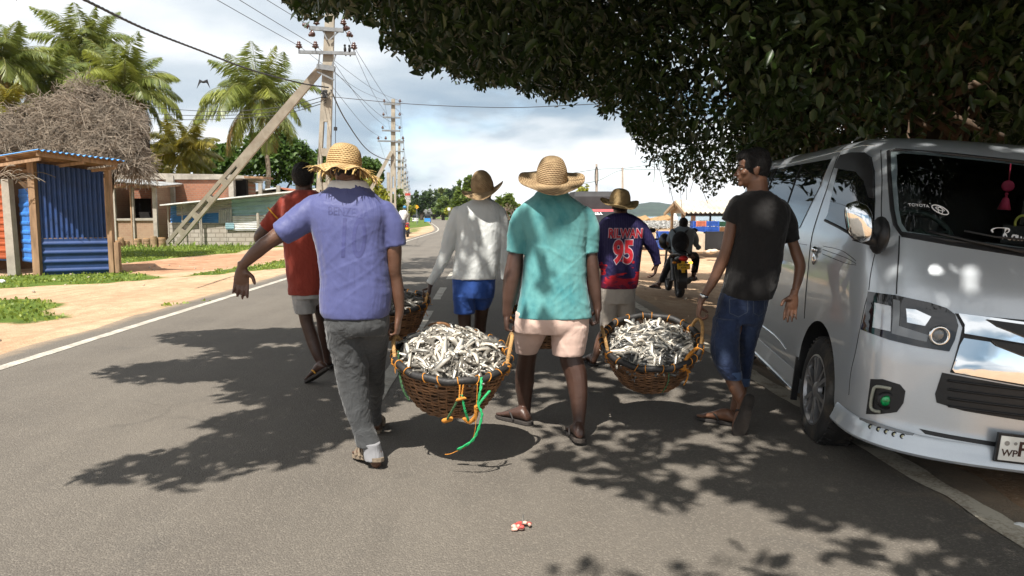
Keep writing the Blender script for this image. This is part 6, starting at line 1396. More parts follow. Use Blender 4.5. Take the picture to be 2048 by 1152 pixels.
# ------------------------------------------------------------ blue shed on the left
BLUEP = mat('shaded_blue_painted_sheet', (.022, .055, .175), .55, .16, 3, .15, 60, metal=.0, spec=.4, dirt=(.035, .045, .075), dscale=1.6, damt=.55); BLUEL = mat('bright_blue_sheet', (.045, .20, .60), .5, .12, 3, dirt=(.03, .09, .25), dscale=2, damt=.4)  # BLUEP: darker blue paint with some shade under the roof in its colour
WOODT = mat('weathered_tan_wood', (.27, .17, .10), .85, .3, 3, .5, 30, stretch=(4, 4, .6)); RUSTS = mat('rusty_sheet_underside', (.20, .115, .06), .85, .35, 3, .2, 30); ORNG = mat('orange_brown_sheet', (.30, .065, .018), .7, .25, 4); CONC = mat('weathered_concrete', (.33, .30, .255), .9, .18, 3, .5, 30, dirt=(.13, .115, .095), dscale=1.2, damt=.6); BLUET = mat('light_blue_sheet_top', (.10, .30, .66), .5, .1)
A_ = G(77, 550); B_ = G(226, 545); ab = (B_-A_); ab.z = 0; L_ = ab.length; e1 = ab.normalized(); e2 = Vector((-e1.y, e1.x, 0)); Z = Vector((0, 0, 1))
A_ = Vector((A_.x, A_.y, 0)); 
t = thing('corrugated_shed', 'small blue corrugated metal shed with an overhanging roof on the left verge', 'shed', A_+e1*L_/2)
ht = lambda u: lerp(2.66, 2.50, u)
def corr(o, du, dv, n, amp, nrm, vert=True, nu=110, th=.003):
    def f(u, v):
        k = math.sin((u if vert else v)*n*2*math.pi); k = math.copysign(abs(k)**.6, k); return o+du*u+dv*v+nrm*amp*k
    return f
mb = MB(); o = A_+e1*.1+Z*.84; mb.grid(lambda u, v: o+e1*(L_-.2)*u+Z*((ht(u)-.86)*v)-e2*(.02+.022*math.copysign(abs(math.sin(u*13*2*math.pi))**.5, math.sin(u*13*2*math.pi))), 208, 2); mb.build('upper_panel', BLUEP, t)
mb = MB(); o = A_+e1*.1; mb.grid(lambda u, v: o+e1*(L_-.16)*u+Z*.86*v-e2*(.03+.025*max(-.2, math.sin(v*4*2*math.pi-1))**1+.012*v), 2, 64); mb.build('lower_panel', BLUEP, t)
mb = MB(); mb.bar(A_+Z*.85-e2*.02, A_+e1*L_+Z*.85-e2*.02, .03, .05); mb.build('rail', WOODT, t)
for u, w, h in ((0, .17, 2.72), (1, .12, 2.56)):
    mb = MB(); mb.bar(A_+e1*L_*u-e2*.03, A_+e1*L_*u-e2*.03+Z*h, w, .14, w1=w*.9); mb.build('post', WOODT, t)
mb = MB(); q = A_+e1*(L_+.1)-e2*.06; mb.bar(q, q+Z*.75, .16, .12); mb.build('short_post', WOODT, t)
A2 = A_+Vector((-.06, .05, 0)); C2 = P(38, 400, 18.4); C2.z = 0; wl = C2-A2
mb = MB(); mb.grid(lambda u, v: A2+wl*u+Z*(.28+1.78*v)+Vector((0, -.03*max(0, math.sin(v*8*2*math.pi))**.5, 0)), 2, 96); mb.build('side_panel', BLUEL, t)
mb = MB(); q = P(-140, 560, 19.5); q.z = 0; p0 = P(23, 400, 18.5); p0.z = 0; mb.grid(lambda u, v: p0+(q-p0)*u+Z*(.28+1.7*v)+Vector((0, -.03*max(0, math.sin(v*8*2*math.pi))**.5, 0)), 2, 96); mb.build('side_panel', BLUEL, t)
mb = MB(); bq = [A_+e1*L_, A_+e1*L_+e2*2.6, A_+e2*2.6+e1*(-2.6), Vector((q.x, q.y, 0))]
for a, b in zip(bq[:-1], bq[1:]): mb.add([a, b, b+Z*2.45, a+Z*2.45], [(0, 1, 2, 3)])
mb.build('back_wall', RUSTS, t)
nc, rc_, lc_ = P(75, 299, 16.95), P(249, 321, 17.9), P(-150, 336, 18.6); bc = rc_+lc_-nc; bc.z = 2.45
def roof(u, v):
    p = (nc*(1-u)+rc_*u)*(1-v)+(lc_*(1-u)+bc*u)*v; return p+Z*.022*math.sin(u*15*2*math.pi)
mb = MB(); mb.slab(roof, 150, 6, .01); r_o = mb.build('roof', BLUET, t)
mb = MB(); mb.slab(lambda u, v: roof(u, v)-Z*.03, 150, 6, .008); mb.build('roof_underside', RUSTS, t)
for v in (.03, .28, .6):
    mb = MB(); mb.bar(roof(.02, v)-Z*.10, roof(.96, v)-Z*.10, .06, .09); mb.build('rafter', WOODT, t)
for u in (.05, .55, .93):
    mb = MB(); mb.bar(roof(u, .02)-Z*.17, roof(u, .9)-Z*.17, .05, .07); mb.build('rafter', WOODT, t)
tw = MB(); r_ = random.Random(2)
for i in range(26):
    p = P(r_.uniform(-10, 60), r_.uniform(345, 362), 17.3+r_.uniform(-.2, .3)); d_ = Vector((r_.gauss(0, 1), r_.gauss(0, .3), r_.gauss(-.1, .5))).normalized()*r_.uniform(.2, .7); tw.tube(spline([p, p+d_*.5+Vector((0, 0, .08)), p+d_], 8), .008, 4)
tag(tw.build('dry_vine', VINE, None), 'dry vine stems hanging under the shed roof at the left border', 'vine')
q = G(29, 552); mb = MB(); mb.bar(Vector((q.x, q.y, -.05)), Vector((q.x-.03, q.y, 2.25)), .20, .18, w1=.17); tag(mb.build('concrete_post', CONC, None), 'pale concrete post standing left of the blue shed', 'post')
p0 = P(14, 520, 17.9); p1 = P(-80, 520, 18.4)
t = thing('orange_gate', 'orange-brown corrugated gate panel with iron bars at the left border', 'gate', Vector((p0.x-.4, p0.y, 0)))
mb = MB(); mb.grid(lambda u, v: Vector((lerp(p0.x, p1.x, u), lerp(p0.y, p1.y, u)-.022*max(0, math.sin(v*11*2*math.pi))**.5, lerp(.36, 2.18, v))), 2, 110); mb.build('panel', ORNG, t)
IRON = mat('dark_iron', (.02, .018, .016), .7, .3)
for k in range(6):
    mb = MB(); x = lerp(p0.x+.05, p1.x, k/6); mb.tube([Vector((x, p0.y, -.03)), Vector((x, p0.y, .36))], .014, 6); mb.build('bar', IRON, t)

# ------------------------------------------------------------ brick building, open store, lean-to
def brickmat(name, c1, c2, mortar, sc, dirt, scale=(1, 1, 1), damt=.6, axis='X'):
    m, nt, bs = base_mat(name); tc = nt.nodes.new('ShaderNodeTexCoord'); sp = nt.nodes.new('ShaderNodeSeparateXYZ'); cb = nt.nodes.new('ShaderNodeCombineXYZ'); L(nt, tc.outputs['Object'], sp.inputs[0]); L(nt, sp.outputs[axis], cb.inputs[0]); L(nt, sp.outputs['Z'], cb.inputs[1])
    b = N(nt, 'ShaderNodeTexBrick', i_Scale=sc); b.inputs['Color1'].default_value = (*c1, 1); b.inputs['Color2'].default_value = (*c2, 1); b.inputs['Mortar'].default_value = (*mortar, 1); b.inputs['Mortar Size'].default_value = .03; L(nt, cb.outputs[0], b.inputs['Vector'])
    n1 = nz(nt, coords(nt), .9, 6, .65); c = mixc(nt, ramp(nt, n1, [(.42, 0), (.66, damt)]), b.outputs['Color'], dirt); n2 = nz(nt, coords(nt), 7, 5, .7); c = mixc(nt, ramp(nt, n2, [(.5, 0), (.75, .5)]), c, tuple(x*.5 for x in c1))
    L(nt, c, bs.inputs['Base Color']); bs.inputs['Roughness'].default_value = .9; bump(nt, bs, b.outputs['Fac'], -.6, .02); return m
BRICK = brickmat('old_red_brick', (.30, .115, .06), (.22, .085, .05), (.22, .15, .105), 2.4, (.13, .075, .05)); BLOCK = brickmat('grey_concrete_block', (.40, .36, .31), (.34, .31, .27), (.21, .185, .155), 1.25, (.24, .20, .16), damt=.5); MUD = brickmat('crumbling_brick', (.30, .19, .12), (.25, .14, .09), (.30, .21, .14), 2.4, (.34, .24, .16), damt=.8)
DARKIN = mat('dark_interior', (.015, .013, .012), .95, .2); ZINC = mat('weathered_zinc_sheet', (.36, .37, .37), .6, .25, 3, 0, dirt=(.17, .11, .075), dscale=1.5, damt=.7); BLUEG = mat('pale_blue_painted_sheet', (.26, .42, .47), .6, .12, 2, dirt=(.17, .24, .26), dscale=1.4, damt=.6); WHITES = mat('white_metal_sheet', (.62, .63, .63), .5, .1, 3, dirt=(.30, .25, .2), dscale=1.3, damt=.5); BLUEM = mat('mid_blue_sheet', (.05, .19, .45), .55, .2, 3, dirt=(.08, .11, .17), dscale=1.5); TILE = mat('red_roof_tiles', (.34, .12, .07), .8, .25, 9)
def wallq(px0, px1, py_top0, py_top1, d, z0=-.1, th=.25):
    a = P(px0, py_top0, d); b = P(px1, py_top1, d); return [Vector((a.x, d, z0)), Vector((b.x, d, z0)), b, a], th
def wall(name, px0, px1, pt0, pt1, d, m, parent, z0=-.1, th=.25):
    q, th = wallq(px0, px1, pt0, pt1, d, z0, th); mb = MB(); back = [p+Vector((0, th, 0)) for p in q]
    mb.add(q+back, [(0, 1, 2, 3), (7, 6, 5, 4), (0, 4, 5, 1), (1, 5, 6, 2), (2, 6, 7, 3), (3, 7, 4, 0)]); return mb.build(name, m, parent)
D1 = 38.0
t = thing('brick_building', 'unplastered red brick building with concrete columns behind the lean-to', 'building', Vector((-16, D1+2, 0)))
wall('wall', 300, 457, 358, 360, D1, BRICK, t, th=4); wall('wall', 216, 300, 362, 360, D1+.2, BRICK, t, z0=2.3, th=3.6)
wall('roof_beam', 214, 470, 345, 349, D1-.12, CONC, t, z0=P(0, 359, D1).z, th=4.3); wall('roof_beam', 470, 496, 350, 352, D1-.10, CONC, t, z0=P(0, 357, D1).z, th=3)
for a, b in ((331, 346), (456, 466)): wall('column', a, b, 350, 351, D1-.2, CONC, t, th=.3)
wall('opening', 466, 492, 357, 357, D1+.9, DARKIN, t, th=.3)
mb = MB(); a, b = P(488, 352, D1-.2), P(526, 353, D1-1.0); mb.add([a, b, b+Vector((-.2, 2.2, .05)), a+Vector((0, 2.2, .05)), a-Z*.1, b-Z*.1, b+Vector((-.2, 2.2, -.05)), a+Vector((0, 2.2, -.05))], [(0, 1, 2, 3), (7, 6, 5, 4), (0, 4, 5, 1), (1, 5, 6, 2), (2, 6, 7, 3), (3, 7, 4, 0)]); mb.build('awning', RUSTS, t)
D2 = 36.2
t = thing('open_store', 'open-fronted brick store with a low corrugated roof beside the blue shed', 'store', Vector((-18.5, D2+1, 0)))
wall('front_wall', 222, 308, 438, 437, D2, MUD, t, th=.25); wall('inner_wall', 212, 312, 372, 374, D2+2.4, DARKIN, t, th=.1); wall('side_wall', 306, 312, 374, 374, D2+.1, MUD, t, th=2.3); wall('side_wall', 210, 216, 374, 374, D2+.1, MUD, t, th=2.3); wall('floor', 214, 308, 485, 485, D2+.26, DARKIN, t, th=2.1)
for a, b in ((221, 228), (258, 261), (262, 265), (303, 311)): wall('post', a, b, 374, 375, D2-.12, CONC if a != 258 else WOODT, t, th=.14)
wall('lintel', 220, 312, 371, 373, D2-.06, WOODT, t, z0=P(0, 376, D2).z, th=.12)
a, b = P(212, 361, D2-.8), P(318, 371, D2-.8)
mb = MB(); mb.slab(lambda u, v: a.lerp(b, u)+Vector((0, 3.3*v, .25*v))+Z*.022*math.sin(u*26*2*math.pi), 160, 3, .012); mb.build('roof', ZINC, t)
for u in (.1, .32, .55, .78, .95):
    mb = MB(); p = a.lerp(b, u)-Z*.09; mb.bar(p+Vector((0, .1, 0)), p+Vector((0, 3, .24)), .12, .10); mb.build('rafter', WOODT, t)
wall('counter', 231, 306, 437, 436, D2-.08, CONC, t, z0=P(0, 441, D2).z, th=.4)
D3 = 35.0
t = thing('lean_to', 'long low lean-to of patched corrugated sheets over a grey block wall', 'shed', Vector((-13, D3+1, 0)))
wall('block_wall', 337, 452, 445, 446, D3, BLOCK, t, th=.2); wall('block_wall', 452, 640, 460, 458, D3+.02, BLOCK, t, th=.2)
def sheet(name, px0, px1, t0, t1, b0, b1, d, m, n, vert):
    a, b, c_, e = P(px0, t0, d), P(px1, t1, d), P(px0, b0, d), P(px1, b1, d)
    mb = MB(); mb.grid(lambda u, v: (a*(1-u)+b*u)*(1-v)+(c_*(1-u)+e*u)*v+Vector((0, -.02*math.sin((u if vert else v)*n*2*math.pi), 0)), 8*n if vert else 2, 2 if vert else 8*n); return mb.build(name, m, t)
sheet('sheet_panel', 341, 354, 411, 410, 445, 445, D3+.06, BLUEM, 5, False); sheet('sheet_panel', 353, 463, 408, 399, 431, 427, D3+.03, ZINC, 6, False); sheet('sheet_panel', 345, 440, 433, 425, 446, 446, D3, BLUEM, 5, False)
sheet('sheet_panel', 437, 464, 421, 417, 447, 447, D3-.05, ZINC, 6, True); sheet('sheet_panel', 463, 640, 399, 384, 432, 426, D3+.03, BLUEG, 4, False); sheet('sheet_panel', 465, 640, 432, 430, 461, 459, D3-.04, WHITES, 8, False); sheet('sheet_panel', 451, 468, 446, 446, 458, 458, D3-.09, BLUEG, 3, False)
a, b = P(319, 409, D3-.7), P(640, 376, D3-.7)
mb = MB(); mb.slab(lambda u, v: a.lerp(b, u)+Vector((0, 3.4*v, .1*v)), 4, 3, .06); mb.build('roof', WHITES, t)
for x in (338, 366, 401, 404, 517):
    mb = MB(); p = P(x, 470, D3-.25); zt_ = float(np.interp(x, [319, 640], [a.z, b.z]))-.03; mb.tube([Vector((p.x, p.y, -.05)), Vector((p.x, p.y, zt_ if x < 500 else P(x, 426, D3).z))], .035 if x < 500 else .07, 8); mb.build('post', CONC, t)
t = thing('tiled_roof_house', 'pale gabled roof edge with red tiles showing above the lean-to', 'house', Vector((-11.5, 44, 0)))
wall('wall', 498, 640, 384, 380, 44, CONC, t, th=3)
for p0, p1 in (((498, 382), (556, 374)), ((556, 374), (640, 392))):
    a, b = P(*p0, 43.6), P(*p1, 43.6); mb = MB(); mb.slab(lambda u, v: a.lerp(b, u)+Vector((0, 4*v, 0)), 2, 2, .08); rf = mb.build('roof', WHITES if p0[0] < 500 else TILE, t)
for x in (520, 556):
    wall('column', x-4, x+3, 366 if x < 540 else 371, 366 if x < 540 else 371, 43.3, CONC, t, th=.2)
POT = mat('tan_clay', (.33, .22, .13), .85, .25, 4, .4, 25); POTT = mat('pale_orange_clay', (.42, .25, .12), .85, .2)
stump = None; rs_ = random.Random(6)
for i, (x, yb, yt, w, cu) in enumerate(((234, 492, 480, 11, 0), (241, 494, 476, 11, 0), (251, 494, 483, 14, 0), (274, 493, 477, 12, 0), (275, 494, 479, 15, 0), (293, 493, 477, 14, 0), (307, 492, 471, 13, 1), (322, 492, 474, 16, 0))):
    d = 33.6+.25*(i % 3); p = P(x, 470, d); h = (yb-yt)/F*d; r = w/2/F*d; T = Matrix.Translation((p.x, d, -.02))
    lab = ['short clay ring stack nearest the blue shed', 'tall clay ring stack second from the blue shed', 'low wide clay drum third from the blue shed', 'clay ring stack behind the low drums', 'wide clay drum below the store opening', 'clay drum with an orange top in mid row', 'tall plain brown stump in the row', 'wide clay ring stack beside the slanting pole'][i]
    t = thing('clay_ring_stack' if not cu else 'wooden_stump', lab, 'stack' if not cu else 'stump', (p.x, d, -.02), group='clay rings in front of the store'); mb = MB(); pr = [(r*.9, 0)]
    if cu: pr = [(r, 0), (r*.96, h*.5), (r*.98, h)]
    else:
        n = max(2, int(h/.11))
        for k in range(n): z = h*k/n; pr += [(r*.93, z+.005), (r*1.02, z+.02), (r*1.02, z+h/n-.02), (r*.93, z+h/n-.005)]
    mb.lathe(pr+[(r*.5, h)], 18, T, cap=True); mb.build('drum', POT, t, True, autos=30); mb = MB(); mb.lathe([(r*.95, h), (r*.95, h+.03), (.01, h+.035)], 18, T); mb.build('top', POTT if not cu else POT, t)

# ------------------------------------------------------------ utility poles and wires
PCON = mat('pole_concrete', (.33, .295, .24), .9, .16, 2.5, .4, 30, dirt=(.22, .17, .12), dscale=2.2, damt=.6); INSU = mat('brown_porcelain', (.07, .028, .022), .25, .2, spec=.6); STEEL = mat('galvanised_steel', (.20, .21, .22), .55, .2, metal=.4); WIREM = mat('dark_wire', (.03, .03, .032), .6, .1)
def ladder(parent, p0, p1, w0, w1, dep, solid, n, name='shaft', side_=Vector((1, 0, 0)), M_=PCON):
    ax = (p1-p0); ln = ax.length; a = ax.normalized(); s = (side_-a*side_.dot(a)).normalized(); f = a.cross(s); mb = MB()
    cut_ = 1-solid; W = lambda u: lerp(w0, w1, u)
    for sg in (-1, 1):
        q0 = p0+s*sg*(W(0)*.5-.075); q1 = p0+a*ln*cut_+s*sg*(W(cut_)*.5-.075); mb.bar(q0, q1, dep, .15, up=s)
    for k in range(n+1):
        u = cut_*k/n; c = p0+a*ln*u; mb.bar(c-s*(W(u)*.5-.15), c+s*(W(u)*.5-.15), .30, dep*.98, up=f)
    mb.bar(p0+a*ln*(cut_-.002), p1, dep, W(cut_), up=s, w1=dep*.9, h1=w1); return mb.build(name, M_, parent)
def insulator(parent, p, sc=1.0, horiz=None):
    T = Matrix.Translation(p)
    if horiz is not None: T = T @ Vector(horiz).to_track_quat('Z', 'Y').to_matrix().to_4x4()
    mb = MB(); mb.lathe([(.03*sc, -.02*sc), (.055*sc, .02*sc), (.13*sc, .04*sc), (.14*sc, .075*sc), (.07*sc, .10*sc), (.115*sc, .13*sc), (.11*sc, .16*sc), (.06*sc, .18*sc), (.075*sc, .22*sc), (.055*sc, .27*sc), (.01, .28*sc)], 12, T); return mb.build('insulator', INSU, parent, True)
PD = 30.0
t = thing('utility_pole', 'nearest concrete utility pole, braced by a slanting pole, partly behind the fresh straw hat', 'utility pole', Vector((P(640, 480, PD).x, PD, 0)))
pb = Vector((P(641, 480, PD).x, PD, -.1)); pt_ = P(661, 8, PD); ladder(t, pb, pt_, .58, .34, .20, .45, 4)
def arm(parent, p0, p1, w=.09, mt=STEEL, name='crossarm'):
    mb = MB(); mb.bar(p0, p1, w, w*1.2); return mb.build(name, mt, parent)
arm(t, P(619, 56, PD-.2), P(687, 61, PD-.2), .12); arm(t, P(597, 104, PD-.2), P(711, 107, PD-.2), .10); arm(t, P(634, 133, PD-.25), P(670, 138, PD-.25), .16); arm(t, P(634, 143, PD-.25), P(668, 160, PD-.2), .05)
for q0, q1 in (((640, 105), (637, 128)), ((672, 108), (664, 132)), ((645, 60), (655, 80)), ((678, 62), (659, 80))): arm(t, P(*q0, PD-.2), P(*q1, PD-.2), .04)
for x, y in ((598, 97), (631, 97), (708, 99)):
    insulator(t, P(x, y, PD-.2), 1.0); mb = MB(); mb.tube([P(x, 105, PD-.2), P(x, y-2, PD-.2)], .022, 6); mb.build('pin', STEEL, t)
for x, y, h in ((618, 52, (-1, -.6, .1)), (628, 66, (-.6, -.6, -.5)), (633, 50, None), (687, 50, None), (687, 56, (.6, .5, .1)), (694, 66, (.8, .6, -.4))): insulator(t, P(x, y, PD-.2), .95, h)
mb = MB()
for i in range(24): a = i*.8; mb.tube([P(648+6*math.cos(a), 188+8*math.sin(a*1.3), PD-.25), P(650+5*math.cos(a+2), 188+7*math.sin(a*1.7+1), PD-.3)], .03, 5)
mb.build('cable_tangle', WIREM, t)
mb = MB(); mb.tube(spline([P(670, 138, PD-.3), P(671, 200, PD-.3), P(671, 256, PD-.3), P(671, 300, PD-.3)], 8), .012, 4); mb.tube([P(671, 254, PD-.3), P(671, 261, PD-.3)], .07, 8); mb.build('stay_weight', WIREM, t)
t = thing('brace_pole', 'slanting concrete brace pole with ladder openings leaning on the nearest utility pole', 'brace pole', Vector((P(340, 480, 34.0).x, 34.0, 0)))
b0 = P(338, 494, 34.0); b1 = P(642, 137, PD+.25); ladder(t, b0, b1, .52, .30, .18, .50, 5, side_=Vector((.73, .0, -.68)))
birdm = mat('black_feathers', (.012, .012, .014), .6, .2)
def bird(px, py, d, label, fly=False):
    c = P(px, py, d); mb = MB()
    if fly:
        mb.sphere(c, (.09, .05, .04), 10, 8)
        for s in (-1, 1): mb.add([c+Vector((-.02, 0, .03)), c+Vector((s*.14-.02, .05, .10)), c+Vector((s*.24-.05, .1, -.22)), c+Vector((s*.12, 0, -.05))], [(0, 1, 2, 3)])
    else:
        mb.sphere(c, (.055, .10, .12), 10, 8); mb.sphere(c+Vector((0, -.02, .15)), .05, 8, 6); mb.bar(c+Vector((0, .06, -.08)), c+Vector((0, .14, -.22)), .05, .02); mb.bar(c+Vector((0, -.05, .15)), c+Vector((0, -.12, .14)), .02, .02)
    tag(mb.build('crow', birdm, None, True), label, 'bird')
bird(690, 99, PD-.2, 'left of two small dark birds sitting on the crossarm'); bird(699, 100, PD-.2, 'right of two small dark birds sitting on the crossarm'); bird(407, 164, 26, 'dark bird flying left of the lone palm', True)
# second pole type
def pole2(label, px, d, group):
    x = (px-1024)/F*d; t = thing('utility_pole', label, 'utility pole', (x, d, -.1), group=group); T = Vector((x, d, 0)); k = .0392*d/58*1.0
    ladder(t, T+Vector((0, 0, -.1)), T+Vector((.16, 0, 10.35)), .52, .26, .2, .55, 4)
    for z, l, r in ((9.95, -.55, .75), (8.95, -.62, .72), (7.95, -.70, .70), (7.15, -1.05, .95)):
        arm(t, T+Vector((l, -.2, z)), T+Vector((r, -.2, z-.04)), .10)
        for xx in (l+.05, r-.05)+((l+.62,) if z < 7.5 else ()): insulator(t, T+Vector((xx, -.2, z+.12)), .85)
    return t
p2 = pole2('second utility pole along the road, with four crossarms', 787, 58, 'utility poles along the road')
a_ = P(716, 352, 57); mb = MB(); mb.bar(Vector((P(690, 440, 57).x, 57, -.1)), P(783, 304, 57.8), .28, .26); tag(mb.build('brace_pole', PCON, None), 'slanting brace leaning on the second utility pole', 'brace pole')
for i, (px, d, lab) in enumerate(((799, 88, 'third utility pole counting along the road'), (806, 118, 'fourth utility pole counting along the road'), (811, 150, 'fifth utility pole counting along the road'), (815, 190, 'sixth utility pole, small and far down the road'), (818, 240, 'seventh and farthest utility pole down the road'))):
    dup(p2, ((px-1024)/F*d, d, -.1), label=lab)
for px, d, top, lab in ((778, 62, 345, 'plain low post left of the second utility pole'), (747, 60, 380, 'plain low post beside the yellow-green tree')):
    x = (px-1024)/F*d; mb = MB(); mb.bar(Vector((x, d, -.1)), Vector((x+.05, d, P(px, top, d).z)), .24, .2); tag(mb.build('concrete_post', PCON, None), lab, 'post')
for px, d, top, lab in ((1193, 46, 328, 'left of two thin poles beyond the truck, holding a wire coil'), (1245, 52, 335, 'right of two thin poles beyond the truck')):
    x = (px-1024)/F*d; t = thing('thin_pole', lab, 'pole', (x, d, -.3)); mb = MB(); mb.tube([Vector((x, d, -.3)), P(px, top, d)], [.10, .065], 8); mb.build('shaft', mat('pale_wood', (.36, .31, .26), .9, .2), t)
    if px < 1200:
        mb = MB(); c = P(px, 352, d-.1); mb.tube([c+Vector((.10*math.cos(a), 0, .55*math.sin(a))) for a in np.linspace(0, 6.28, 24)], .025, 5); mb.build('wire_coil', WIREM, t)
def wire(label, pts, r, n=40, twist=False, cat='wire', sag=None):
    q = [Vector(p) for p in spline([tuple(p) for p in pts], n)]; mb = MB()
    if twist:
        for s in (0, 2.1, 4.2): mb.tube([p+Vector((math.cos(i*1.5+s), math.sin(i*1.5+s)*.3, math.sin(i*1.5+s)))*r*.5 for i, p in enumerate(q)], r*.6, 5)
    else: mb.tube(q, r, 5)
    tag(mb.build('overhead_wire' if cat == 'wire' else 'overhead_cable', WIREM, None), label, cat)
def sagp(a, b, s): m_ = (a+b)/2; m_.z -= s; return [a, m_, b]
wire('thick twisted cable crossing the sky at upper left to the nearest pole', [P(40, -62, 11.6), P(170, 0, 14), P(290, 58, 17.5), P(400, 101, 21.5), P(500, 139, 25.5), P(600, 166, 29), P(657, 175, PD-.2)], .030, 110, True, 'cable')
for i, (x, y, dx, lab) in enumerate(((598, 92, 0, 'overhead wire from the top of the photo to the left pin insulator'), (631, 92, .9, 'overhead wire from the top of the photo to the middle pin insulator'), (616, 50, .2, 'overhead wire running to the left end of the top crossarm'))):
    a = P(x, y, PD-.2); b = Vector((-13.6+dx, -28, 8.7)); wire(lab, [b]+[b.lerp(a, u)-Z*.9*4*u*(1-u)*.5 for u in (.3, .55, .75, .9)]+[a], .011, 40)
ends = [(598, 92, 775, 203, 'wire from the left pin insulator to the second pole'), (631, 92, 806, 204, 'wire from the middle pin insulator to the second pole'), (708, 94, 806, 230, 'wire from the right pin insulator to the second pole'), (690, 60, 773, 228, 'wire from the top crossarm to the second pole'), (664, 120, 772, 254, 'upper steep wire from the nearest pole to the second pole'), (664, 138, 805, 256, 'steep wire from the steel clamp to the second pole'), (662, 170, 764, 276, 'low steep wire from the nearest pole to the second pole')]
for x, y, x2, y2, lab in ends: wire(lab, sagp(P(x, y, PD-.2), P(x2, y2, 57.8), .35), .010, 24)
for i, (z, xo) in enumerate(((10.1, -.5), (10.1, .7), (9.1, .68), (8.1, .66), (7.3, .9), (7.3, -1.0))):
    pts = []
    for px, d in ((787, 58), (799, 88), (806, 118), (811, 150), (815, 190), (818, 240)): pts.append(Vector(((px-1024)/F*d+xo, d-.2, z+.1)))
    q = [pts[0]]
    for a, b in zip(pts[:-1], pts[1:]): m_ = (a+b)/2; m_.z -= .4; q += [m_, b]
    wire(['upper left', 'upper right', 'second right', 'third right', 'lowest right', 'lowest left'][i]+' wire linking the poles beyond the second one', q, .010, 60)
wire('long thin wire crossing the sky from the nearest pole to the fig tree', [P(658, 193, PD-.2), P(820, 208, 29), P(1000, 215, 27.5), P(1130, 211, 26), P(1240, 203, 24.5), P(1400, 176, 23)], .013, 40)
wire('black cable sagging from the nearest pole down to the second pole', [P(662, 180, PD-.2), P(690, 238, 37), P(730, 295, 47), P(760, 315, 53), P(787, 322, 57.8)], .030, 30, False, 'cable')
for i, (y0, y1, y2) in enumerate(((210, 222, 192), (222, 230, 200), (232, 237, 205))): wire(['highest', 'middle', 'lowest'][i]+' of three service wires behind the slanting pole', [P(200, y0-8, 46), P(320, y0+6, 42), P(440, y1+1, 37), P(560, y1-8, 33), P(652, y2, PD-.2)], .016, 40)
wire('upper wire strung to the right of the thin poles', [P(1110, 352, 42), P(1193, 339, 46), P(1245, 337, 52), P(1300, 330, 46), P(1420, 318, 44)], .014, 30); wire('lower wire strung between the thin poles', [P(1120, 372, 42), P(1193, 362, 46), P(1245, 340, 52), P(1330, 340, 48)], .014, 30)
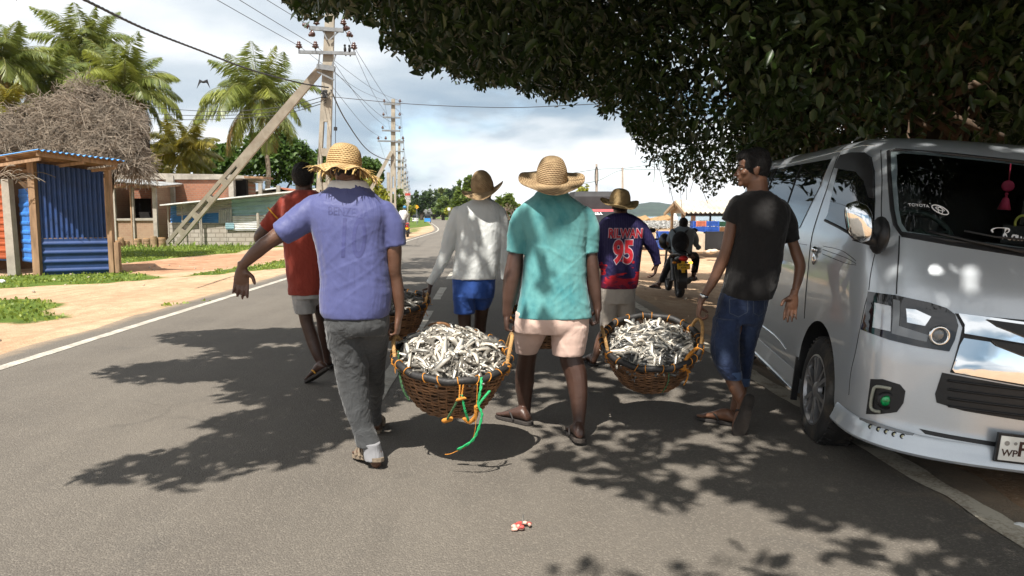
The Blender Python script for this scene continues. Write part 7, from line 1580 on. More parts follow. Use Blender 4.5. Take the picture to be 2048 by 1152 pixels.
# ------------------------------------------------------------ motorcycles
BKBLK = mat('black_bike_plastic', (.014, .014, .015), .35, .2, spec=.5); BKRED = mat('red_bike_paint', (.36, .02, .018), .3, .15, spec=.6); REDL = mat('red_tail_lens', (.40, .012, .012), .2, .1); AMBERE = mat('lit_amber_lens', (.9, .30, .02), .3, .1, emit=(1, .32, .03, 2.2)); AMBER = mat('amber_lens', (.7, .25, .02), .3, .1); PLATEY = mat('yellow_plate', (.68, .40, .02), .5, .06); PLATEB = mat('black_lettering', (.02, .018, .016), .6, .1); GREYM = mat('grey_engine_metal', (.16, .16, .16), .5, .25, metal=.6)
def motorcycle(label, loc, rot, body, text=None, lit=True):
    t = thing('motorcycle', label, 'motorcycle', loc, (0, 0, rot), local=True)
    for y, r, w in ((0, .305, .055), (1.27, .305, .045)):
        T = Matrix.Translation((0, y, .305)) @ Matrix.Rotation(math.pi/2, 4, 'Y'); mb = MB(); mb.lathe([(.235, -w*.7), (.285, -w), (.302, -w*.6), (.306, 0), (.302, w*.6), (.285, w), (.235, w*.7)], 32, T); wh = thing_part('wheel', t); mb.build('tyre', TYRE, wh, True)
        mb = MB(); mb.lathe([(.24, -.03), (.22, -.015), (.22, .015), (.24, .03)], 32, T)
        for k in range(6): a = k*math.pi/3; mb.bar(T @ Vector((0.03*math.cos(a), .03*math.sin(a), 0)), T @ Vector((.225*math.cos(a), .225*math.sin(a), 0)), .03, .02)
        mb.lathe([(.001, .06), (.055, .055), (.055, -.055), (.001, -.06)], 14, T); mb.build('rim', GREYM, wh)
    mb = MB(); fa = [(0.07*math.sin(1.0*math.pi*0), 0)]; 
    mb.grid(lambda u, v: Vector((lerp(-.075, .075, v)*(1-.15*u), .0-.345*math.cos(lerp(-.4, 1.9, u))*1.0+.0, .305+.345*math.sin(lerp(-.4, 1.9, u))+.03-.02*(2*v-1)**2)), 14, 6); mb.build('rear_fender', BKBLK, t, True)
    mb = MB(); mb.grid(lambda u, v: Vector((lerp(-.06, .06, v), 1.27-.335*math.cos(lerp(.2, 2.6, u)), .305+.335*math.sin(lerp(.2, 2.6, u))-.015*(2*v-1)**2)), 14, 6); mb.build('front_fender', body, t, True)
    mb = MB(); mb.loft([[Vector((w*math.cos(a), y, z+h*math.sin(a))) for a in np.linspace(0, 2*math.pi, 14, endpoint=False)] for y, z, w, h in ((-.30, .80, .05, .03), (-.2, .80, .10, .05), (.05, .79, .135, .055), (.35, .76, .12, .05), (.52, .77, .07, .04))]); mb.build('seat', BKBLK, t, True)
    mb = MB(); mb.loft([[Vector((w*math.cos(a), y, z+h*math.sin(a))) for a in np.linspace(0, 2*math.pi, 14, endpoint=False)] for y, z, w, h in ((.42, .80, .06, .05), (.55, .84, .125, .10), (.75, .87, .135, .11), (.92, .86, .08, .07))]); mb.build('fuel_tank', body, t, True)
    mb = MB(); mb.loft([[Vector((w*math.cos(a), y, z+h*math.sin(a))) for a in np.linspace(0, 2*math.pi, 14, endpoint=False)] for y, z, w, h in ((-.36, .73, .07, .03), (-.28, .74, .10, .06), (.0, .70, .105, .07), (.25, .66, .09, .06))]); mb.build('tail_cowl', body, t, True)
    mb = MB(); mb.box((0, .55, .42), (.22, .34, .30)); mb.box((0, .62, .60), (.16, .2, .16)); mb.bar((0, 1.0, .85), (0, .4, .35), .06, .05); mb.bar((0, .35, .72), (0, .0, .33), .14, .05); mb.build('engine', GREYM, t)
    mb = MB(); mb.tube(spline([Vector((.10, .6, .38)), Vector((.14, .45, .26)), Vector((.15, .1, .28)), Vector((.16, -.28, .38))], 14), [.025, .025, .025, .03, .04, .05, .05, .05, .05, .05, .05, .05, .05, .045, .04][:15][:len(spline([(0, 0, 0), (1, 0, 0), (2, 0, 0), (3, 0, 0)], 14))], 10); mb.build('exhaust', GREYM, t, True)
    for s in (-1, 1):
        mb = MB(); mb.tube([Vector((s*.085, 1.27, .305)), Vector((s*.085, .98, .98))], .022, 8); mb.build('fork', GREYM, t); mb = MB(); mb.tube([Vector((s*.12, .0, .31)), Vector((s*.12, .16, .70))], .03, 8); mb.build('shock_absorber', GREYM, t)
        mb = MB(); mb.tube(spline([Vector((0, .98, 1.0)), Vector((s*.15, .96, 1.03)), Vector((s*.28, .90, 1.04)), Vector((s*.40, .82, 1.03))], 12), .013, 8); mb.tube([Vector((s*.30, .885, 1.04)), Vector((s*.415, .81, 1.03))], .020, 8); mb.build('handlebar', BKBLK, t)
        mb = MB(); mb.tube(spline([Vector((s*.26, .90, 1.05)), Vector((s*.30, .88, 1.14)), Vector((s*.36, .86, 1.19))], 8), .007, 6); mb.sphere((s*.40, .85, 1.21), (.075, .022, .045), 14, 10); mb.build('mirror', BKBLK, t, True)
        mb = MB(); mb.bar((s*.06, -.20, .66), (s*.13, -.24, .655), .02, .02); sk_ = mb.build('indicator', BKBLK, t); mb = MB(); mb.sphere((s*.145, -.245, .655), (.038, .03, .026), 10, 8); mb.build('indicator_lens', AMBERE if (lit and s > 0) else AMBER, sk_, True)
    mb = MB(); mb.sphere((0, -.34, .735), (.085, .035, .05), 16, 10); mb.build('tail_light', REDL, t, True)
    mb = MB(); mb.bar((0, -.30, .70), (0, -.36, .48), .06, .015); mb.box((0, -.372, .595), (.225, .008, .105)); pf = mb.build('number_plate', PLATEY, t)
    if text:
        for s, z in zip(text, (.618, .572)):
            v_, f_ = text_mb(s, 1.0, bold=.02); link_mesh('plate_lettering', [Vector((p.x*.046, -.378, z+p.y*.046)) for p in v_], f_, PLATEB, pf)
    mb = MB(); mb.sphere((0, 1.05, .93), (.09, .07, .09), 14, 10); mb.build('headlamp', LENS, t, True)
    mb = MB(); mb.bar((-.3, .42, .30), (.3, .42, .30), .03, .03); mb.build('foot_pegs', GREYM, t); return t
mc_ = G(1359.5, 586); MD = mc_.y
motorcycle('black motorcycle carrying the rider with the backpack across the sandy yard', (mc_.x, MD+.03, gz(mc_.x, MD)+.0), math.radians(-3), BKBLK, ('WP BHM', '4378'))
SHIRTG = cloth('grey_blue_shirt_cloth', (.17, .21, .24), .9, .4, .1); BLKP = cloth('black_trouser_cloth', (.012, .012, .013), .9, .4, .1); PACK = cloth('black_backpack_cloth', (.012, .012, .014), .8, .5, .2)
D = MD+.25
rider = person('motorcycle rider with a black backpack and grey shirt, one foot on the ground', D, (1360, 580), dict(
    skin=SK_DARK, head=(1366.5, 448, 0, 0, .95, 4), neck=[(1366, 462, 0, 7.5), (1366, 454, 0, 6.5), (1366.5, 448, 0, 6.5)], hairp=(1.03, .003, False),
    arms=[[(1344, 465, .05, 6), (1339, 478, .15, 5.5), (1337, 487, .25, 5), (1336, 491, .45, 3.8), (1334, 492, .52, 3.2)], [(1386, 465, .05, 6), (1391, 478, .15, 5.5), (1392, 488, .25, 5), (1395, 491, .42, 3.8), (1397, 492, .5, 3.2)]],
    hands=[(1334, 492, .52, (-.3, .8, -.1), (0, -.1, -1), (1, .2, 0), (50, 60, 40), .95, True), (1397, 492, .5, (.3, .8, -.1), (0, -.1, -1), (-1, .2, 0), (50, 60, 40), .95, True)],
    legs=[[(1350, 508, 0, 9), (1341, 520, .2, 7.5), (1331, 540, .08, 6), (1321, 562, -.02, 4.3), (1318, 570, -.02, 3.8)], [(1376, 508, 0, 9), (1389, 514, .35, 7.5), (1392, 522, .42, 7), (1389, 540, .22, 5.5), (1387, 552, .18, 4.2)]],
    feet=[ft(1319, 575, D-.08, (-.45, .9, 0), ankle=P(1318, 570, D-.02), sole=SOLE, strap=STRAP_D), ft(1387, 560, D+.1, (.35, .9, .05), ankle=P(1387, 552, D+.17), sole=SOLE, strap=STRAP_D)],
    shirt=dict(mat=SHIRTG, name='shirt', rings=[(452, 1358, 1375, 0, .07), (455, 1352, 1380, 0, .09), (460, 1344, 1387, 0, .12), (470, 1340, 1389, 0, .135), (485, 1342, 1386, 0, .14), (498, 1343, 1384, 0, .15), (507, 1345, 1382, 0, .15)], sleeves=[[(1346, 464, .02, 7), (1340, 477, .15, 6.5), (1338, 488, .27, 5.5), (1336, 491, .42, 4.6)], [(1384, 464, .02, 7), (1391, 477, .15, 6.5), (1392, 488, .25, 5.5), (1394, 491, .38, 4.6)]]),
    lower=dict(mat=BLKP, name='trousers', rings=[[(500, 1344, 1384, 0, .15), (512, 1345, 1383, .02, .17)], [(507, 1342, 1362, .05, .14), (522, 1334, 1351, .15, .10), (540, 1325, 1340, .08, .08), (558, 1318, 1331, 0, .075), (565, 1317, 1329, 0, .07)], [(504, 1370, 1392, .1, .18), (514, 1380, 1398, .32, .13), (526, 1385, 1398, .34, .10), (545, 1382, 1395, .2, .08)]])))
mb = MB(); c = P(1361, 484, D-.24); mb.sphere(c, (.16, .10, .20), 20, 14); mb.sphere(c+Vector((0, -.06, -.07)), (.12, .07, .10), 16, 10)
bp = remesh(mb, .008, 3, 'backpack', PACK, rider['root'], wrinkle(.003))
for s in (-1, 1):
    mb = MB(); mb.tube(spline([P(1361+s*7, 468, D-.20), P(1361+s*12, 462, D-.14), P(1361+s*14, 459, D-.05), P(1361+s*16, 463, D+.08)], 12), .028, 8, flat=.3); mb.build('strap', PACK, bp, True)
mb = MB(); c = P(1329, 482, D+.35); mb.sphere(c, (.11, .13, .15), 18, 12); mb.tube(spline([c+Vector((.05, 0, .1)), c+Vector((.12, .02, .13)), P(1338, 492, D+.45)], 8), .01, 5); tag(mb.build('crash_helmet', BKBLK, None, True), 'black helmet hanging from the left handlebar of the black motorcycle', 'helmet')
# far rider
D = 50.0; x = (814.5-1024)/F*D
motorcycle('red motorcycle standing at the left roadside, far ahead', (x, D+.1, 0), math.radians(8), BKRED, ('WP', ' '), False) if False else None
t_far = motorcycle('red motorcycle with a yellow plate standing at the left roadside, far ahead', (x, D+.1, -.02), math.radians(5), BKRED, None, False)
WHT2 = cloth('white_shirt_cloth', (.62, .62, .60), .9, .4, .06); STRP = cloth('striped_sarong_cloth', (.10, .10, .14), .9, .4, .6); HELB = mat('blue_helmet', (.02, .16, .36), .25, .1, spec=.6)
far = person('far person in a white shirt and blue helmet beside the red motorcycle', D, (805, 470), dict(
    skin=SK_DARK, head=(809.5, 416, 0, 0, 1.0, 0), neck=[(808, 423, 0, 2.2), (809, 418, 0, 1.9), (809.5, 416, 0, 1.9)], hair=False,
    arms=[[(812, 424, .05, 1.7), (814, 430, .15, 1.6), (814, 436, .35, 1.3)], [(800, 424, 0, 1.7), (798.5, 431, .1, 1.6), (802, 437, .4, 1.3)]], hands=[(814, 437, .4, (.2, .9, -.3), (0, 0, -1), (-1, 0, 0), (50, 60, 40), 1, True), (802, 438, .42, (.2, .9, -.3), (0, 0, -1), (1, 0, 0), (50, 60, 40), 1, True)],
    legs=[[(803, 446, 0, 2.8), (803, 456, 0, 2.1), (803, 466, 0, 1.4), (803, 470, 0, 1.2)], [(808, 446, .1, 2.8), (810, 455, .2, 2.1), (809, 465, .2, 1.4), (809, 469, .2, 1.2)]], feet=[ft(803, 472, D, (0, 1, 0), sole=SOLE, strap=STRAP_D), ft(809, 471, D+.2, (0, 1, 0), sole=SOLE, strap=STRAP_D)],
    shirt=dict(mat=WHT2, name='shirt', rings=[(420, 806, 811, 0, .07), (422, 801, 813, 0, .11), (427, 799, 814, 0, .13), (434, 799, 812, 0, .13), (441, 798.5, 809, 0, .13)], sleeves=[[(811, 423, .05, 2.1), (813.5, 429, .15, 2.0), (814, 435, .3, 1.6)], [(801, 423, 0, 2.1), (799, 430, .1, 2.0), (801, 436, .35, 1.6)]]),
    lower=dict(mat=STRP, name='trousers', rings=[[(439, 799, 810, 0, .13), (446, 800, 811, 0, .14)], [(444, 800, 806.5, 0, .12), (455, 800.5, 806, 0, .09), (465, 801, 805.5, 0, .07)], [(444, 805, 811, .1, .12), (455, 807, 812, .2, .09), (464, 807, 811.5, .2, .07)]])))
mb = MB(); mb.sphere(far['hc']+Vector((0, -.01, .05)), (.125, .14, .115), 16, 12); mb.build('crash_helmet', HELB, far['root'], True)

# ------------------------------------------------------------ truck with a dark canopy
TRED = mat('dull_red_paint', (.34, .035, .045), .35, .12, spec=.5, dirt=(.20, .07, .06), damt=.4); TARP = mat('black_tarpaulin', (.040, .040, .042), .8, .3, 2, .4, 8); d = 24.0
x0 = (1153-1024)/F*d; wv_ = 1.72; t = thing('pickup_truck', 'dull red pickup truck with a black canopy, mostly hidden behind the teal shirt', 'truck', (x0+wv_/2, d, -.02)); B = Vector((x0, d, 0))
def rb(y0, y1, za, zb, wa, wb, sh=0): return [Vector((B.x+wv_/2+s*w/2, B.y+y, z)) for (y, z, w) in ((y0, za, wa), (y1, zb, wb)) for s in (-1, 1)]
def solid(name, secs, m, parent):   # secs: (y, z0, z1, width) cross boxes
    mb = MB(); mb.loft([[Vector((B.x+wv_/2-w/2, B.y+y, z0)), Vector((B.x+wv_/2+w/2, B.y+y, z0)), Vector((B.x+wv_/2+w/2*k, B.y+y, z1)), Vector((B.x+wv_/2-w/2*k, B.y+y, z1))] for y, z0, z1, w, k in secs]); return mb.build(name, m, parent)
bd = solid('body', [(-1.05, .35, .80, 1.60, .96), (-.95, .3, .95, 1.68, .95), (0.0, .3, 1.06, 1.7, .94), (.02, .3, 1.06, 1.7, .93), (.42, .3, 1.62, 1.7, .80), (1.3, .3, 1.64, 1.7, .80), (1.5, .3, 1.0, 1.7, .95), (3.6, .3, 1.0, 1.7, 1)], TRED, t)
mb = MB(); mb.loft([[Vector((B.x+wv_/2-.64, B.y+.045, 1.12)), Vector((B.x+wv_/2+.64, B.y+.045, 1.12))], [Vector((B.x+wv_/2-.58, B.y+.34, 1.54)), Vector((B.x+wv_/2+.58, B.y+.34, 1.54))]], False, closed=False); ws2 = mb.build('windscreen', VGLASS, bd)
v_, f_ = text_mb('I.B.A.', 1.0, bold=.03); link_mesh('windscreen_lettering', [Vector((B.x+wv_/2-.12+p.x*.12, B.y+.295-.035+p.y*.12*.6, 1.475+p.y*.11)) for p in v_], f_, WHITET, ws2)
solid('canopy', [(.9, 1.05, 2.05, 1.78, .98), (1.0, .98, 2.22, 1.8, .92), (3.5, .98, 2.26, 1.8, .92), (3.7, 1.0, 2.1, 1.78, .98)], TARP, t)
for s in (-1, 1):
    mb = MB(); mb.sphere((B.x+wv_/2+s*.62, B.y-1.04, .72), (.12, .05, .09), 14, 10); mb.build('headlight', LENS, t, True); mb = MB(); mb.sphere((B.x+wv_/2+s*1.0, B.y+.15, 1.18), (.09, .05, .11), 12, 8); mb.build('wing_mirror', VBLK, t, True)
    for y in (-.45, 2.6): mb = MB(); mb.lathe([(.16, -.1), (.30, -.1), (.33, -.05), (.33, .05), (.30, .1), (.16, .1), (.02, .08)], 24, Matrix.Translation((B.x+wv_/2+s*.74, B.y+y, .32)) @ Matrix.Rotation(math.pi/2, 4, 'Y')); mb.build('wheel', TYRE, t, True)
mb = MB(); mb.box((B.x+wv_/2, B.y-1.06, .68), (.85, .03, .16)); mb.box((B.x+wv_/2, B.y-1.10, .42), (1.6, .10, .14)); mb.build('grille', VBLK, t)

# ------------------------------------------------------------ beach stall, tables, crates
ASB = mat('white_corrugated_roof', (.42, .39, .335), .7, .1, 3, 0, dirt=(.34, .26, .17), dscale=1.0, damt=.7); BAMB = mat('pale_timber', (.42, .31, .20), .8, .25, 3); BLKT = mat('black_tar_board', (.018, .018, .02), .7, .3, 3); WHB = mat('dirty_white_plaster', (.52, .44, .34), .85, .15, 4, .5, 15, dirt=(.30, .22, .15), dscale=3); CRB = mat('blue_crate_plastic', (.030, .10, .42), .5, .15, 8); CRR = mat('salmon_crate_plastic', (.50, .16, .10), .5, .15); CRG = mat('dark_green_crate_plastic', (.02, .075, .045), .5, .15); CRO = mat('brown_crate_plastic', (.26, .12, .05), .6, .15)
t = thing('beach_stall', 'open beach stall with a white corrugated roof and timber posts, right of the rider', 'stall', (8.4, 30.5, -.2))
dn_, df = 28.6, 32.2; xg = (1368-1024)/F*dn_; xe = 12.5; ze, zr = P(0, 425, dn_).z, P(0, 401, 30.4).z; xa = (1350-1024)/F*30.4
for nm, a, b, c_, e in (('roof', Vector((xg, dn_, ze)), Vector((xe, dn_, ze)), Vector((xa, 30.4, zr)), Vector((xe, 30.4, zr))), ('roof', Vector((xg-.05, df, ze)), Vector((xe, df, ze)), Vector((xa, 30.4, zr)), Vector((xe, 30.4, zr)))):
    mb = MB(); mb.slab(lambda u, v: (a*(1-u)+b*u)*(1-v)+(c_*(1-u)+e*u)*v+Z*.035*math.sin(u*32*2*math.pi), 256, 3, .02); mb.build(nm, ASB, t)
mb = MB(); mb.bar((xg, dn_-.03, ze-.06), (xa-.03, 30.4, zr-.06), .05, .12); mb.bar((xa-.03, 30.4, zr-.06), (xg-.05, df+.03, ze-.06), .05, .12); mb.build('barge_board', BAMB, t)
mb = MB(); mb.bar((xg, dn_+.15, ze-.08), (xe, dn_+.15, ze-.08), .08, .10); mb.build('eave_beam', BLKT, t)
mb = MB(); mb.add([Vector((xg+.2, dn_+.1, ze-.03)), Vector((xa+.2, 30.4, zr-.1)), Vector((xg+.15, df-.1, ze-.03))], [(0, 1, 2)]); mb.build('gable_mat', BAMB, t)
for px, d, w in ((1384, 28.9, .17), (1364, 30.4, .15), (1342, 31.9, .12), (1418, 31.9, .08), (1500, 28.9, .16)):
    x = (px-1024)/F*d; mb = MB(); mb.tube([Vector((x, d, -.2)), Vector((x+.02, d, ze+.05 if d != 30.4 else zr-.1))], w/2*1.1, 8); mb.build('post', BAMB if px != 1418 else BLKT, t)
def blockbox(name, px0, px1, pt, pb, d, dep, m, label, cat, bev=.03, zb=None):
    a = P(px0, pt, d); b = P(px1, pb, d); z0 = b.z if zb is None else zb; bm = bmesh.new(); bmesh.ops.create_cube(bm, size=1)
    for v in bm.verts: v.co = Vector(((a.x+b.x)/2+v.co.x*(b.x-a.x), d+dep/2+v.co.y*dep, (a.z+z0)/2+v.co.z*(a.z-z0)))
    bmesh.ops.bevel(bm, geom=list(bm.edges), offset=bev, segments=2, affect='EDGES'); vs = [v.co.copy() for v in bm.verts]; bm.verts.index_update(); fs = [tuple(v.index for v in f.verts) for f in bm.faces]; bm.free()
    o = link_mesh(name, vs, fs, m, None, False); return tag(o, label, cat)
blockbox('cement_block', 1384, 1410, 464, 507, 27.5, .9, WHB, 'dirty white cement block in front of the stall, right of the rider', 'block', .06)
blockbox('black_counter', 1411, 1520, 463, 500, 28.2, .9, BLKT, 'black tarred counter under the stall roof', 'counter', .04)
def crate(label, px0, px1, pt, pb, d, m, dep=.45):
    a = P(px0, pt, d); b = P(px1, pb, d); w = b.x-a.x; h = a.z-b.z; t = thing('plastic_crate', label, 'crate', ((a.x+b.x)/2, d+dep/2, b.z), group='plastic crates at the stall'); mb = MB(); n = max(2, int(w/.09))
    x0, x1, y0, y1, z0 = a.x, b.x, d, d+dep, b.z
    for k in range(4): z = z0+h*(k+.5)/4; mb.box(((x0+x1)/2, y0, z), (w, .02, h*.16)); mb.box(((x0+x1)/2, y1, z), (w, .02, h*.16)); mb.box((x0, (y0+y1)/2, z), (.02, dep, h*.16)); mb.box((x1, (y0+y1)/2, z), (.02, dep, h*.16))
    for k in range(n+1):
        x = lerp(x0, x1, k/n)
        for y in (y0+.012, y1-.012): mb.box((x, y, z0+h/2), (.022, .018, h*.98))
    for y in (y0, y1):
        for x in (x0, x1): mb.box((x, y, z0+h/2), (.045, .045, h*.99))
    mb.build('frame', m, t); mb = MB(); mb.box(((x0+x1)/2, (y0+y1)/2, z0+h*.46), (w*.94, dep*.9, h*.86)); mb.build('inner_wall', m, t)
crate('blue crate at the left of the upper crate row under the stall', 1387, 1393, 442, 453, 28.5, CRB); crate('salmon crate in the upper crate row under the stall', 1393.5, 1411, 442, 453, 28.45, CRR); crate('blue crate below the salmon crate under the stall', 1387, 1411, 453, 464, 28.4, CRB); crate('blue crate right of the salmon crate, upper', 1414, 1437, 442, 452.5, 28.5, CRB); crate('blue crate right of the salmon crate, lower', 1414, 1437, 453, 463.5, 28.5, CRB); crate('dark green crate at the right end of the stall row', 1438, 1452, 443, 453, 28.6, CRG); crate('brown crate below the dark green crate', 1439, 1452, 454, 463, 28.6, CRO)
for i, (a, b, lab) in enumerate(((462.5, 470, 'top blue crate of the stack behind the rider'), (470, 478, 'second blue crate of the stack behind the rider'), (478, 486, 'third blue crate of the stack behind the rider'), (486, 495, 'bottom blue crate of the stack behind the rider'))): crate(lab, 1318, 1340, a, b, 29.5, CRB)
crate('blue crate lying on the sand left of the rider', 1325, 1345, 491, 499, 27.6, CRB)
r_ = random.Random(3); mb = MB()
for k in range(7): mb.sphere(P(1421+r_.uniform(-3, 10), 502+r_.uniform(-3, 3), 26.6+r_.uniform(-.2, .2)), (.14, .12, .07), 10, 8)
tag(mb.build('white_sack', WHB, None, True), 'crumpled white sack on the sand before the black counter', 'sack')
t = thing('drying_table', 'long low drying table covered with pale fish beyond the rider', 'table', (6.5, 36, -.3)); d = 34.0; a, b = P(1262, 459, d), P(1392, 460, d)
mb = MB(); mb.slab(lambda u, v: Vector((lerp(a.x-1, b.x+2, u), d+4.2*v, a.z+.03+.28*v)), 4, 4, .06); mb.build('table_top', BAMB, t)
for k in range(7):
    for y in (.1, 4.0): mb = MB(); x = lerp(a.x-.8, b.x+1.8, k/6); mb.tube([Vector((x, d+y, -.3)), Vector((x, d+y, a.z+.1*y))], .05, 6); mb.build('leg', BAMB, t)
rs = np.random.RandomState(2); n = 5200; u, v = rs.rand(n), rs.rand(n); C = np.stack([a.x-1+(b.x-a.x+3)*u, d+4.2*v, a.z+.06+.28*v], 1); DRYF = mat('drying_fish_skin', (.46, .45, .43), .5, .5, 40)
dirs = rs.normal(size=(n, 3)); dirs[:, 2] *= .25; o = leaves_mesh('drying_fish', C, dirs, rs.normal(size=(n, 3))*.3+np.array([0, 0, 1.]), .17+.1*rs.rand(n), .05+.03*rs.rand(n), rs.rand(n), DRYF, None, .6); tag(o, 'pale fish spread out to dry on the long table', 'fish', kind='stuff')
t = thing('outrigger_boat', 'light green boat lying on the beach behind the drying table', 'boat', (9.5, 44, 0)); GRB = mat('light_green_boat_paint', (.12, .45, .20), .5, .15)
c0, c1 = P(1294, 440, 44), P(1345, 448, 44); mb = MB(); mb.loft([[Vector((lerp(c0.x, c1.x, u), 44+w*math.cos(q), lerp(c0.z, c1.z, u)+.22*w*math.sin(q))) for q in np.linspace(0, 2*math.pi, 12, endpoint=False)] for u, w in ((0, .04), (.2, .3), (.5, .5), (.85, .55), (1, .3))]); mb.build('hull', GRB, t, True); mb = MB(); mb.bar(P(1312, 443, 43.6), P(1346, 436, 43.6), .06, .06); mb.build('pole', BAMB, t)
t = thing('thatch_mats', 'brown thatch screens lying beyond the drying table', 'mats', (7.5, 41, 0)); mb = MB()
for (p0, p1) in (((1277, 444), (1300, 437)), ((1300, 446), (1345, 436)), ((1262, 442), (1290, 440))): q0, q1 = P(*p0, 42), P(*p1, 42); mb.slab(lambda u, v: q0.lerp(q1, u)+Vector((0, 1.5*v, .2*v)), 3, 2, .12)
mb.build('mat', mat('brown_thatch', (.30, .18, .08), .9, .35, 6), t)
mb = MB(); q = P(1350, 440, 40); mb.lathe([(.10, 0), (.16, .12), (.16, .50), (.07, .62), (.06, .70), (.01, .71)], 14, Matrix.Translation((q.x, 40, q.z-.35))); tag(mb.build('white_canister', mat('white_plastic', (.7, .7, .68), .5, .05), None, True), 'white plastic canister standing behind the left stall post', 'canister')

# ------------------------------------------------------------ far road traffic and signs
YS = mat('yellow_sign_face', (.75, .36, .02), .5, .05); SIGNB = mat('black_sign_mark', (.02, .02, .02), .6); WSG2 = mat('white_sign_face', (.7, .7, .68), .5, .05)
d = 125.0; c = P(833.5, 414, d); t = thing('warning_sign', 'yellow diamond warning sign at the road bend', 'sign', (c.x, d, -.1)); mb = MB(); mb.tube([Vector((c.x, d+.05, -.1)), Vector((c.x, d+.05, c.z))], .06, 6); mb.build('post', STEEL, t); mb = MB(); s = .37
mb.loft([[c+Vector((s*math.cos(a), y, s*math.sin(a))) for a in (0, math.pi/2, math.pi, -math.pi/2)] for y in (0, .03)]); pf = mb.build('sign_face', YS, t); mb = MB(); mb.bar(c+Vector((0, -.012, -.16)), c+Vector((0, -.012, .05)), .08, .01); mb.bar(c+Vector((-.02, -.012, .0)), c+Vector((.10, -.012, .14)), .07, .01); mb.build('sign_mark', SIGNB, pf)
d = 140.0; c = P(898, 418, d); t = thing('white_sign', 'small white road sign right of the three-wheeler', 'sign', (c.x, d, -.1)); mb = MB(); mb.tube([Vector((c.x, d+.05, -.1)), Vector((c.x, d+.05, c.z))], .06, 6); mb.build('post', STEEL, t); mb = MB(); mb.box(c, (.5, .04, .5)); mb.build('sign_face', WSG2, t)
d = 108.0; t = thing('banner_board', 'stack of red and white banner boards on a far roadside pole', 'signboard', (P(815, 430, d).x, d, -.1)); c = P(815.5, 432, d); mb = MB(); mb.tube([Vector((c.x, d+.06, -.1)), Vector((c.x, d+.06, P(0, 380, d).z))], .09, 6); mb.build('post', PCON, t)
RDB = mat('red_banner', (.40, .05, .04), .6, .5, 5); GYB = mat('grey_printed_banner', (.36, .33, .33), .6, .7, 6)
for y0, y1, m in ((382, 386, GYB), (386.5, 391, RDB), (392, 399, GYB), (400, 405, GYB)): a, b = P(810, y0, d), P(821, y1, d); mb = MB(); mb.box(((a.x+b.x)/2, d, (a.z+b.z)/2), (b.x-a.x, .05, a.z-b.z)); mb.build('banner', m, t)
def tuk(label, px, py, d, col, load):
    x = (px-1024)/F*d; t = thing('three_wheeler', label, 'three-wheeler', (x, d, -.01), local=False); O = Vector((x, d, 0)); mb = MB()
    mb.loft([[O+Vector((sx*w, y, z)) for sx, z in ((-1, .28), (1, .28), (1, .95), (-1, .95))] for y, w in ((0, .62), (.9, .64), (1.6, .5), (2.3, .3))]); mb.build('body', col, t)
    mb = MB(); mb.loft([[O+Vector((sx*w, y, z)) for sx, z in ((-1, .95), (1, .95), (.9, h), (-.9, h))] for y, w, h in ((.02, .6, 1.55), (.2, .62, 1.72), (1.4, .6, 1.72), (1.9, .42, 1.2))]); mb.build('canopy', VBLK, t)
    mb = MB(); mb.add([O+Vector((-.45, -.01, 1.02)), O+Vector((.45, -.01, 1.02)), O+Vector((.4, -.01, 1.5)), O+Vector((-.4, -.01, 1.5))], [(0, 1, 2, 3)]); mb.build('rear_window', VGLASS, t)
    for s in (-1, 1): mb = MB(); mb.lathe([(.05, -.05), (.2, -.06), (.22, 0), (.2, .06), (.05, .05)], 16, Matrix.Translation(O+Vector((s*.55, .35, .22))) @ Matrix.Rotation(math.pi/2, 4, 'Y')); mb.build('wheel', TYRE, t, True); mb = MB(); mb.box(O+Vector((s*.5, -.02, .62)), (.12, .03, .1)); mb.build('tail_light', REDL, t)
    return t
BLT = mat('blue_three_wheeler_paint', (.04, .24, .62), .4, .1); tuk('blue three-wheeler loaded high, driving away at the road bend', 855.5, 432, 150.0, BLT, True)
mb = MB(); r_ = random.Random(1); bx0 = (855.5-1024)/F*150
for k in range(9): mb.sphere((bx0+r_.uniform(-.6, .8), 150.6+r_.uniform(0, .8), 1.9+r_.uniform(0, .75)), (.35, .35, .3), 10, 8)
tag(mb.build('roof_load', mat('grey_bundle', (.14, .14, .14), .9, .3), None, True), 'grey bundles piled on the roof of the blue three-wheeler', 'load')
tuk('pale three-wheeler parked under the yellow warning sign', 831, 430, 165.0, WSG2, False)

# ------------------------------------------------------------ small things on the road
GUT = mat('red_fish_flesh', (.42, .07, .06), .35, .4, 60); GUTP = mat('pink_fish_flesh', (.60, .36, .28), .4, .3, 60)
g = G(1044, 1058); t = thing('fish_scrap', 'small red and pink scrap of fish lying on the asphalt in front', 'fish scrap', (g.x, g.y, .002)); r_ = random.Random(4)
for nm, mt, n in (('red_flesh', GUT, 9), ('pink_flesh', GUTP, 11)):
    mb = MB()
    for k in range(n): mb.sphere(Vector((g.x+r_.uniform(-.038, .038), g.y+r_.uniform(-.03, .03), .008+r_.uniform(0, .012))), (r_.uniform(.006, .015), r_.uniform(.006, .012), .008), 10, 7)
    remesh(mb, .0025, 1, nm, mt, t, lambda co: .0015*vnoise(co, 160))
mb = MB(); p = Vector((g.x+.006, g.y+.02, .012)); mb.tube([p, p+Vector((-.002, .02, .018)), p+Vector((.001, .04, .03))], [.008, .005, .003], 8)
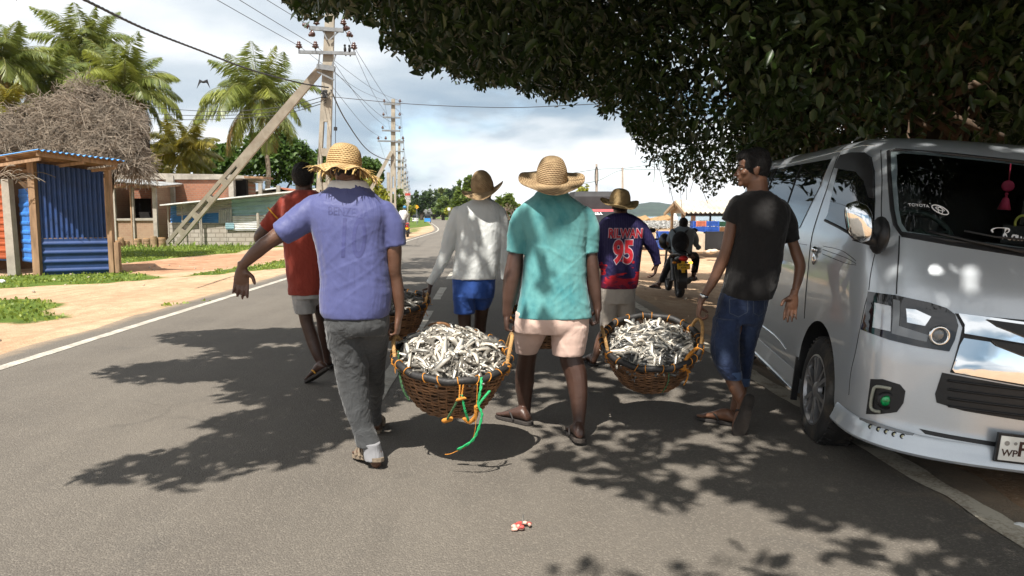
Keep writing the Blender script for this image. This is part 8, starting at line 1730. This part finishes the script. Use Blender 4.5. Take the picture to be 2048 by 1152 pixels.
for s in (-1, 1): mb.add([p+Vector((0, .038, .028)), p+Vector((s*.016, .055, .05)), p+Vector((s*.004, .05, .034))], [(0, 1, 2)])
mb.build('silver_tail', FISHM, t)
r_ = random.Random(12); peb = mat('pale_pebble', (.36, .30, .23), .9, .3); pm = None; n = 0
while n < 110:
    x = r_.choice([r_.uniform(-16, -5), r_.uniform(-11, -5), r_.uniform(2.6, 9)]); y = r_.uniform(4, 24); 
    xr, yr = side(x, y)
    if -5.1 < xr < 2.7: continue
    n += 1; s = r_.uniform(.012, .045)
    if pm is None:
        mb = MB(); mb.sphere((0, 0, 0), (1, .8, .6), 8, 6); o = mb.build('pebble', peb, None, True, loc=(0, 0, 0)); pm = o
    else: o = pm.copy(); COL.objects.link(o)
    o.location = (x, y, gz(x, y)+s*.2); o.scale = (s, s, s); o.rotation_euler = (r_.random(), r_.random(), r_.random()*6); tag(o, 'small pale pebble lying on the sandy verge', 'pebble', 'pebbles on the verges')
for i, (px, py, lab) in enumerate(((4, 566, 'crumpled white plastic bag on the grass at the left border'), (208, 556, 'scrap of white paper on the sand below the blue shed'), (2040, 1050, 'small pale litter scrap at the right border'))):
    g = G(px, py); mb = MB(); mb.sphere((g.x, g.y, gz(g.x, g.y)+.03), (.08, .05, .05) if i == 0 else (.03, .02, .012), 10, 7); o = mb.build('litter', WSG2, None, True); tag(o, lab, 'litter')

# ------------------------------------------------------------ the damp air over the lake
m = bpy.data.materials.new('pale_air'); m.use_nodes = True; nt = m.node_tree; nt.nodes.remove(nt.nodes['Principled BSDF'])
pv = nt.nodes.new('ShaderNodeVolumePrincipled'); pv.inputs['Color'].default_value = (.80, .88, 1, 1); pv.inputs['Density'].default_value = .000055; L(nt, pv.outputs[0], nt.nodes['Material Output'].inputs['Volume'])
mb = MB(); mb.box((0, 4300, 64), (12400, 9900, 132)); hz_ = mb.build('haze', m, None); hz_['kind'] = 'stuff'; hz_['label'] = 'thin pale haze lying over the lake and hills'; hz_['category'] = 'haze'
